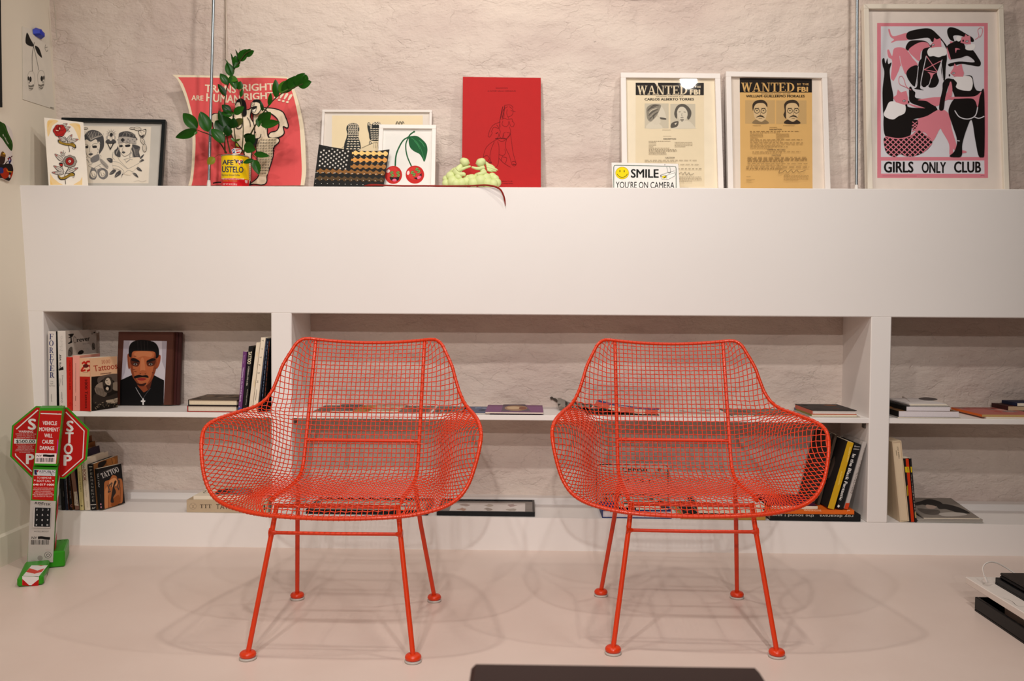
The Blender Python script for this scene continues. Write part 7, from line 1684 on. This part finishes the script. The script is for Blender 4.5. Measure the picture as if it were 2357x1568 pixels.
def p(mk, w, d, h):
    vtext(mk, c9, [('HAUSER & WIRTH', (577, 955), (557, 1055), 9, '#f0d98a'), ('PUBLISHERS', (520, 1120), (498, 1210), 8, '#e6cc70')])
    A = mk(F_LT(), None, False); r = random.Random(2)
    A.poly([(-d * .55, h * .55), (-d * .4, h * .72), (-d * .3, h * .6), (-d * .35, h * .4), (-d * .5, h * .42)], '#4a3c34', True)
upright('yellow spined book with dark cover leaning right on the orange book', (562, 918), (604, 935), (428, 1366), .010, zt, .20, '#c79a16', c9, G5, paint=p, left='#211b1a', hard=False)
def p(mk, w, d, h): vtext(mk, c9, [('In the Black Fantastic', (598, 1000), (505, 1310), 21, '#e3ded8', .02)]); A = mk(F_SP, c9); A.text('Ekow', (608, 955), (645, 958), 9, '#cfc9c3', .01); A.text('Eshun', (602, 972), (640, 975), 9, '#cfc9c3', .01); A.poly([(502, 1340), (512, 1350), (502, 1362), (492, 1352)], '#d9d4ce')
upright('black In the Black Fantastic book leaning between yellow and grey spines', (610, 931), (657, 945), (484, 1374), .008, zt, .20, '#141315', c9, G5, paint=p, slim=.86)
def p(mk, w, d, h):
    vtext(mk, c9, [('LORNA SIMPSON', (676, 962), (626, 1125), 14, '#4a3f3a', .0), ('COLLAGES', (622, 1130), (582, 1265), 19, '#4a3f3a', .0)]); A = mk(F_SP, c9); A.poly([(545, 1328), (584, 1332), (575, 1384), (529, 1374)], '#c9401c')
upright('pale grey COLLAGES book with red spine foot leaning against the cubby wall', (664, 920), (695, 926), (535, 1374), .012, zt, .20, '#b5aca6', c9, G5, paint=p, slim=.82)

# middle shelf: magazines lying flat --------------------------------------------------------------
c10 = (680, 900, 3.8016); G6 = 'magazines lying on the middle shelf'
def mag(label, xl, xr, yb, z, d, col, cols, seed, Y=.02, th=.004, yaw=0., crop=c10, n=10, **k): return flat(label, xl, xr, yb, z, d, th, col, Y, crop=crop, hard=False, group=G6, name='magazine', cat='magazine', yaw=yaw, paint=blot(cols, seed, n), **k)
gy = ('#8a7d70', '#6a5f56', '#a39484', '#54493f')
mag('grey-brown magazine at the left end of the middle shelf row', 148, 330, 955, ZS, .21, '#6f6358', gy, 1)
mag('dark grey magazine overlapping the leftmost one behind the left chair back', 300, 500, 955, ZS + .0042, .215, '#5a5450', ('#77706a', '#3f3a38', '#8a8078'), 2, .018)
mag('ochre covered magazine lying behind the left chair back', 470, 690, 955, ZS, .225, '#a8824a', ('#c49a58', '#8a6434', '#b58c54', '#6e5030'), 3, .022)
mag('pale beige magazine right of the ochre one', 645, 905, 955, ZS + .0042, .225, '#b9a893', ('#cdbfae', '#94836f', '#a8967f'), 4, .018)
mag('wide brown-grey magazine behind the right rib of the left chair', 880, 1165, 955, ZS, .22, '#857468', ('#9a887a', '#6a5a50', '#7a5048'), 5, .02)
mag('grey magazine behind the right arm of the left chair', 1195, 1470, 957, ZS, .21, '#6f6964', ('#8d8680', '#54504c', '#9a938c'), 6, .02)
mag('blue-grey magazine partly under the mauve one', 1455, 1700, 958, ZS, .22, '#59627a', ('#7484a0', '#454a5c', '#8a93a6'), 7, .012)
def p(mk, w, d, th):
    A = mk(F_TOP(th), c10); A.poly([(1820, 118), (2010, 118), (2060, 180), (1800, 180)], '#6a5a66'); A.ell((1930, 150), (100, 24), '#a3836a', 22); A.ell((1910, 148), (60, 12), '#c9ad8c', 16); A.ell((1990, 152), (34, 14), '#8a5a48', 14)
flat('mauve magazine with a small picture lying between the two chairs', 1660, 2170, 957.5, ZS + .0043, .24, .0055, '#82577c', .006, crop=c10, hard=False, group=G6, name='magazine', cat='magazine', paint=p)
c11 = (1240, 880, 3.367)
def comic():
    a = at(1366, 955, .03); M = Matrix.Translation((a.x, .02, ZS)); t = thing('magazine', 'curling blue red and white picture magazine behind the left of the right chair', 'magazine', M=M, group=G6)
    w, d = .24, .215; m = MB(); n = 14
    def z(u): return .004 + .030 * (1 - u) ** 2.2
    def strip(mb, y0, y1, c0, c1, col, dz):
        V = []; 
        for i in range(n + 1):
            u = c0 + (c1 - c0) * i / n
            for y in (y0, y1): V.append((u * w + .03 * y / d, y, z(u) + dz))
        mb.add(V, [(2 * i, 2 * i + 2, 2 * i + 3, 2 * i + 1) for i in range(n)], col, True)
    strip(m, 0, d, 0, 1, '#d9cbb8', .0); strip(m, d * .70, d, .0, 1, '#2f4a8c', .0008); strip(m, 0, d * .70, .0, .22, '#c9604a', .0008); strip(m, 0, d * .70, .4, .6, '#cf6a50', .0008); strip(m, 0, d * .66, .78, .98, '#c9604a', .0008); strip(m, d * .74, d * .82, .3, .5, '#e3d9d0', .0014)
    m.obj('cover', t); m = MB(); strip(m, .002, d - .002, .01, .99, '#cfc2ac', -.002); strip(m, .004, d - .004, .0, 1.0, '#e0d4c0', -.0035); m.obj('page_block', t)
comic()
flat('dark folder lying under the curling picture magazine', 1350, 1440, 958, ZS, .20, .003, '#2c2624', .008, hard=False, group=G6, name='magazine', cat='magazine')
mag('white magazine with grey brush patterns behind the right chair back', 935, 1455, 957, ZS, .215, '#cfc6bd', ('#8f8780', '#a8a098', '#b9b2aa'), 9, .02, crop=c11, n=14)
mag('grey-green magazine lying behind the right arm of the right chair', 1500, 2010, 959, ZS, .215, '#756c60', ('#8f8678', '#5f574d', '#8a7868'), 10, .02, crop=c11, n=12)
def scrap():
    a = at(1284, 931, .20); t = thing('crumpled_paper', 'crumpled grey paper with torn dark edge at the back between the chairs', 'paper', (a.x, .14, ZS)); m = MB(); r = random.Random(6); nx, ny = 10, 6; V = []
    for j in range(ny + 1):
        for i in range(nx + 1): V.append((i * .013 + r.uniform(-.003, .003), j * .018 + r.uniform(-.003, .003), .0135 + r.uniform(-.011, .011) + (.02 * (1 - i / nx) if j > 3 else 0)))
    Fq = [(j * (nx + 1) + i, j * (nx + 1) + i + 1, (j + 1) * (nx + 1) + i + 1, (j + 1) * (nx + 1) + i) for j in range(ny) for i in range(nx)]
    m.add(V, Fq, '#8d857c'); m.add([(x, y, max(0, e - .001)) for x, y, e in V], [f[::-1] for f in Fq], '#3a3430'); m.obj('sheet', t)
    p_ = at(1273, 919, WALL_Y - .006); m = MB(); q = [(-.012, .006), (-.004, .010), (.002, .004), (.012, .002), (.020, -.006), (.016, -.012), (.006, -.006), (-.002, .0), (-.010, -.001)]
    m.prism([Vector((p_.x + u, WALL_Y - .008, p_.z + v)) for u, v in q], (0, .014, 0), mat('#4a413b', .9, bump=.5)); o = m.obj('plaster_chip'); tag(o, 'small dark chipped hole in the plaster just above the crumpled paper', 'wall damage')
scrap()
# pile at the right end of the middle shelf
flat('grey magazine at the bottom of the pile at the middle shelf right end', 1862, 1980, 962, ZS, .19, .004, '#9a9088', .012, hard=False, group=G6, name='magazine', cat='magazine')
flat('olive yellow booklet second in the pile at the middle shelf right end', 1868, 1972, 958, ZS + .0042, .19, .0055, '#86803a', .012, hard=False, group=G6, name='magazine', cat='magazine')
flat('grey-blue booklet sticking out left at the back of the right end pile', 1846, 1880, 947, ZS + .0, .10, .009, '#5f6888', .15, hard=False, group=G6, name='magazine', cat='magazine')
flat('dark orange-spined hardback on top of the pile at the middle shelf right end', 1869, 1972, 951, ZS + .0099, .205, .0165, '#c0604a', .012, pages='#dcd4cc', top='#2f2a28', paint=blot(('#5a3a2c', '#1d1a19', '#7a4a30', '#3c3634'), 12, 8))

# right cubby --------------------------------------------------------------------------------------
c12 = (2040, 880, 4.612); G7 = 'books piled in the right cubby'
flat('thin grey magazine at the bottom of the white pile in the right cubby', 120, 792, 963, ZS, .215, .0035, '#a39b95', .008, crop=c12, hard=False, group=G7, name='magazine', cat='magazine')
flat('thick black-spined white-paged book, lower in the right cubby pile', 130, 768, 959, ZS + .0037, .215, .0215, '#191817', .012, crop=c12, pages='#dbd3d6', top='#6a4a2c', hard=False, group=G7, paint=blot(('#8a5c30', '#3a2a22', '#a87038'), 3))
flat('smaller black-spined book with white pages on the thick one', 212, 676, 944, ZS + .0254, .205, .0165, '#191817', .014, crop=c12, pages='#dbd3d6', hard=False, group=G7)
flat('white magazine second from the top of the right cubby pile', 250, 655, 935, ZS + .0421, .20, .0045, '#cfc7c4', .020, crop=c12, hard=False, group=G7, name='magazine', cat='magazine')
def p(mk, w, d, th):
    A = mk(F_TOP(th), c12); A.poly([(340, 175), (400, 160), (480, 165), (545, 180), (500, 195), (400, 192)], '#5a5250', True); A.line([(360, 165), (450, 185), (530, 165)], 6, '#3a3432'); A.line([(170, 145), (250, 205)], 12, '#b3a39c', smooth=False)
flat('white magazine with a black sketch, top of the right cubby pile', 244, 640, 931, ZS + .0468, .205, .0050, '#d3cbc8', .018, crop=c12, hard=False, group=G7, name='magazine', cat='magazine', paint=p)
flat('white magazine lying under the orange one in the right cubby', 1060, 1640, 962, ZS, .20, .006, '#d6cec6', .014, crop=c12, hard=False, group=G7, name='magazine', cat='magazine')
flat('orange edged magazine with pink cover in the right cubby', 1015, 1620, 957, ZS + .0062, .235, .009, '#cf5f1c', .016, crop=c12, hard=False, group=G7, name='magazine', cat='magazine', pages='#b99a62', top='#b0655c', paint=blot(('#c08a80', '#a85048', '#8a7a74', '#cf6a50'), 5, 10))
flat('small red-brown book at the back of the right cubby by the frame edge', 2320, 2440, 947, ZS + .0153, .12, .016, '#3c1614', .15, hard=False, group=G7, pages='#b9a082')
flat('small navy book on top of the red-brown one at the picture edge', 2341, 2450, 938, ZS + .0314, .11, .012, '#1c2340', .155, hard=False, group=G7)
zc = ZB(1.30) + .0005
def slip():
    P = lambda x, y: (2040 + x / 4.612, 880 + y / 4.612)
    M, w, h = spine_matrix((62, 632), (158, 612), (146, 1480), .012, zc, c12)
    t = thing('slipcased_book', 'tall cream LOST ANGELS slipcased book leaning on the divider', 'book', M=M)
    m = MB(); C = mat('#cdb79a', .7, vary=.06); d = .208; b = .003
    for lo, hi in (((0, 0, 0), (b, d, h)), ((w - b, 0, 0), (w, d, h)), ((b, 0, 0), (w - b, d, b)), ((b, 0, h - b), (w - b, d, h)), ((b, d - b, b), (w - b, d, h - b))): m.box(lo, hi, C)
    m.obj('slipcase', t)
    m = MB(); m.box((b + .0005, .002, b + .0005), (w - b - .0005, d - b - .001, h - b - .0005), mat('#d3bd9f', .7, vary=.05)); A = Art(m, FRONT(.002), M, c12); A.text('LOST ANGELS', (112, 685), (132, 812), 15, '#3a3028', .01); A.words((104, 725), (112, 780), 6, '#6a5c4c', 3, .1, .3); m.obj('book_spine', t)
slip()
def p(mk, w, d, h):
    A = mk(F_SP, c12); A.poly([(205, 812), (236, 812), (298, 1494), (266, 1494)], '#c2330f'); A.poly([(196, 898), (240, 898), (247, 958), (203, 958)], '#c9a81c'); A.line([(226, 905), (232, 950)], 4, '#5a4a10', smooth=False); A.poly([(215, 1110), (228, 1090), (236, 1200), (222, 1210)], '#a0801c')
upright('red-orange spined book with yellow band leaning on the slipcase', (182, 812), (240, 812), (245, 1488), .010, zc, .17, '#1a1414', c12, G7, hard=False, paint=p)
def p(mk, w, d, h): A = mk(F_SP, c12); A.poly([(244, 898), (272, 898), (276, 958), (250, 958)], '#c9a81c'); A.words((262, 980), (310, 1400), 8, '#8a8078', 6, .03, .09); A.poly([(300, 1380), (318, 1380), (322, 1440), (305, 1440)], '#a08a5a')
upright('slim black spined book with yellow band beside the red-orange one', (248, 812), (268, 810), (306, 1494), .008, zc, .17, '#1d1a1b', c12, G7, hard=False, paint=p)
for i, (lab, col) in enumerate((('grey magazine at the bottom of the floor-level pile in the right cubby', '#b9b2a8'), ('second magazine of the bottom right pile', '#8f8880'), ('third magazine up in the bottom right pile, just under the photograph cover', '#a39a90'))):
    flat(lab, 330 + (0, 6, -4)[i], 1030 - (0, 8, 4)[i], 1203, zc + i * .0042, .208, .004, col, .012, crop=c12, hard=False, name='magazine', cat='magazine', group='magazines in the bottom right cubby', pages='#9a938b')
def p(mk, w, d, th):
    A = mk(F_TOP(th), c12); D, M_ = '#2b2725', '#5c534d'
    A.poly([(310, 1280), (360, 1265), (450, 1240), (560, 1265), (600, 1300), (540, 1310), (520, 1325), (430, 1310), (380, 1300), (320, 1310)], D, True); A.poly([(540, 1300), (640, 1295), (760, 1325), (870, 1375), (880, 1395), (760, 1385), (640, 1350), (560, 1345)], D, True); A.poly([(330, 1340), (450, 1350), (560, 1360), (560, 1400), (480, 1410), (390, 1390)], M_, True); A.poly([(560, 1395), (680, 1380), (820, 1390), (850, 1410), (700, 1425), (600, 1420)], '#b5aba2', True); A.poly([(430, 1300), (530, 1320), (500, 1345), (430, 1335)], '#b09a8c', True)
flat('magazine with a grey photograph of a figure, top of the bottom right pile', 395, 995, 1190, zc + .0128, .225, .0045, '#8a8078', .012, crop=c12, hard=False, name='magazine', cat='magazine', group='magazines in the bottom right cubby', top='#857b72', paint=p, tilt=math.radians(6.5))
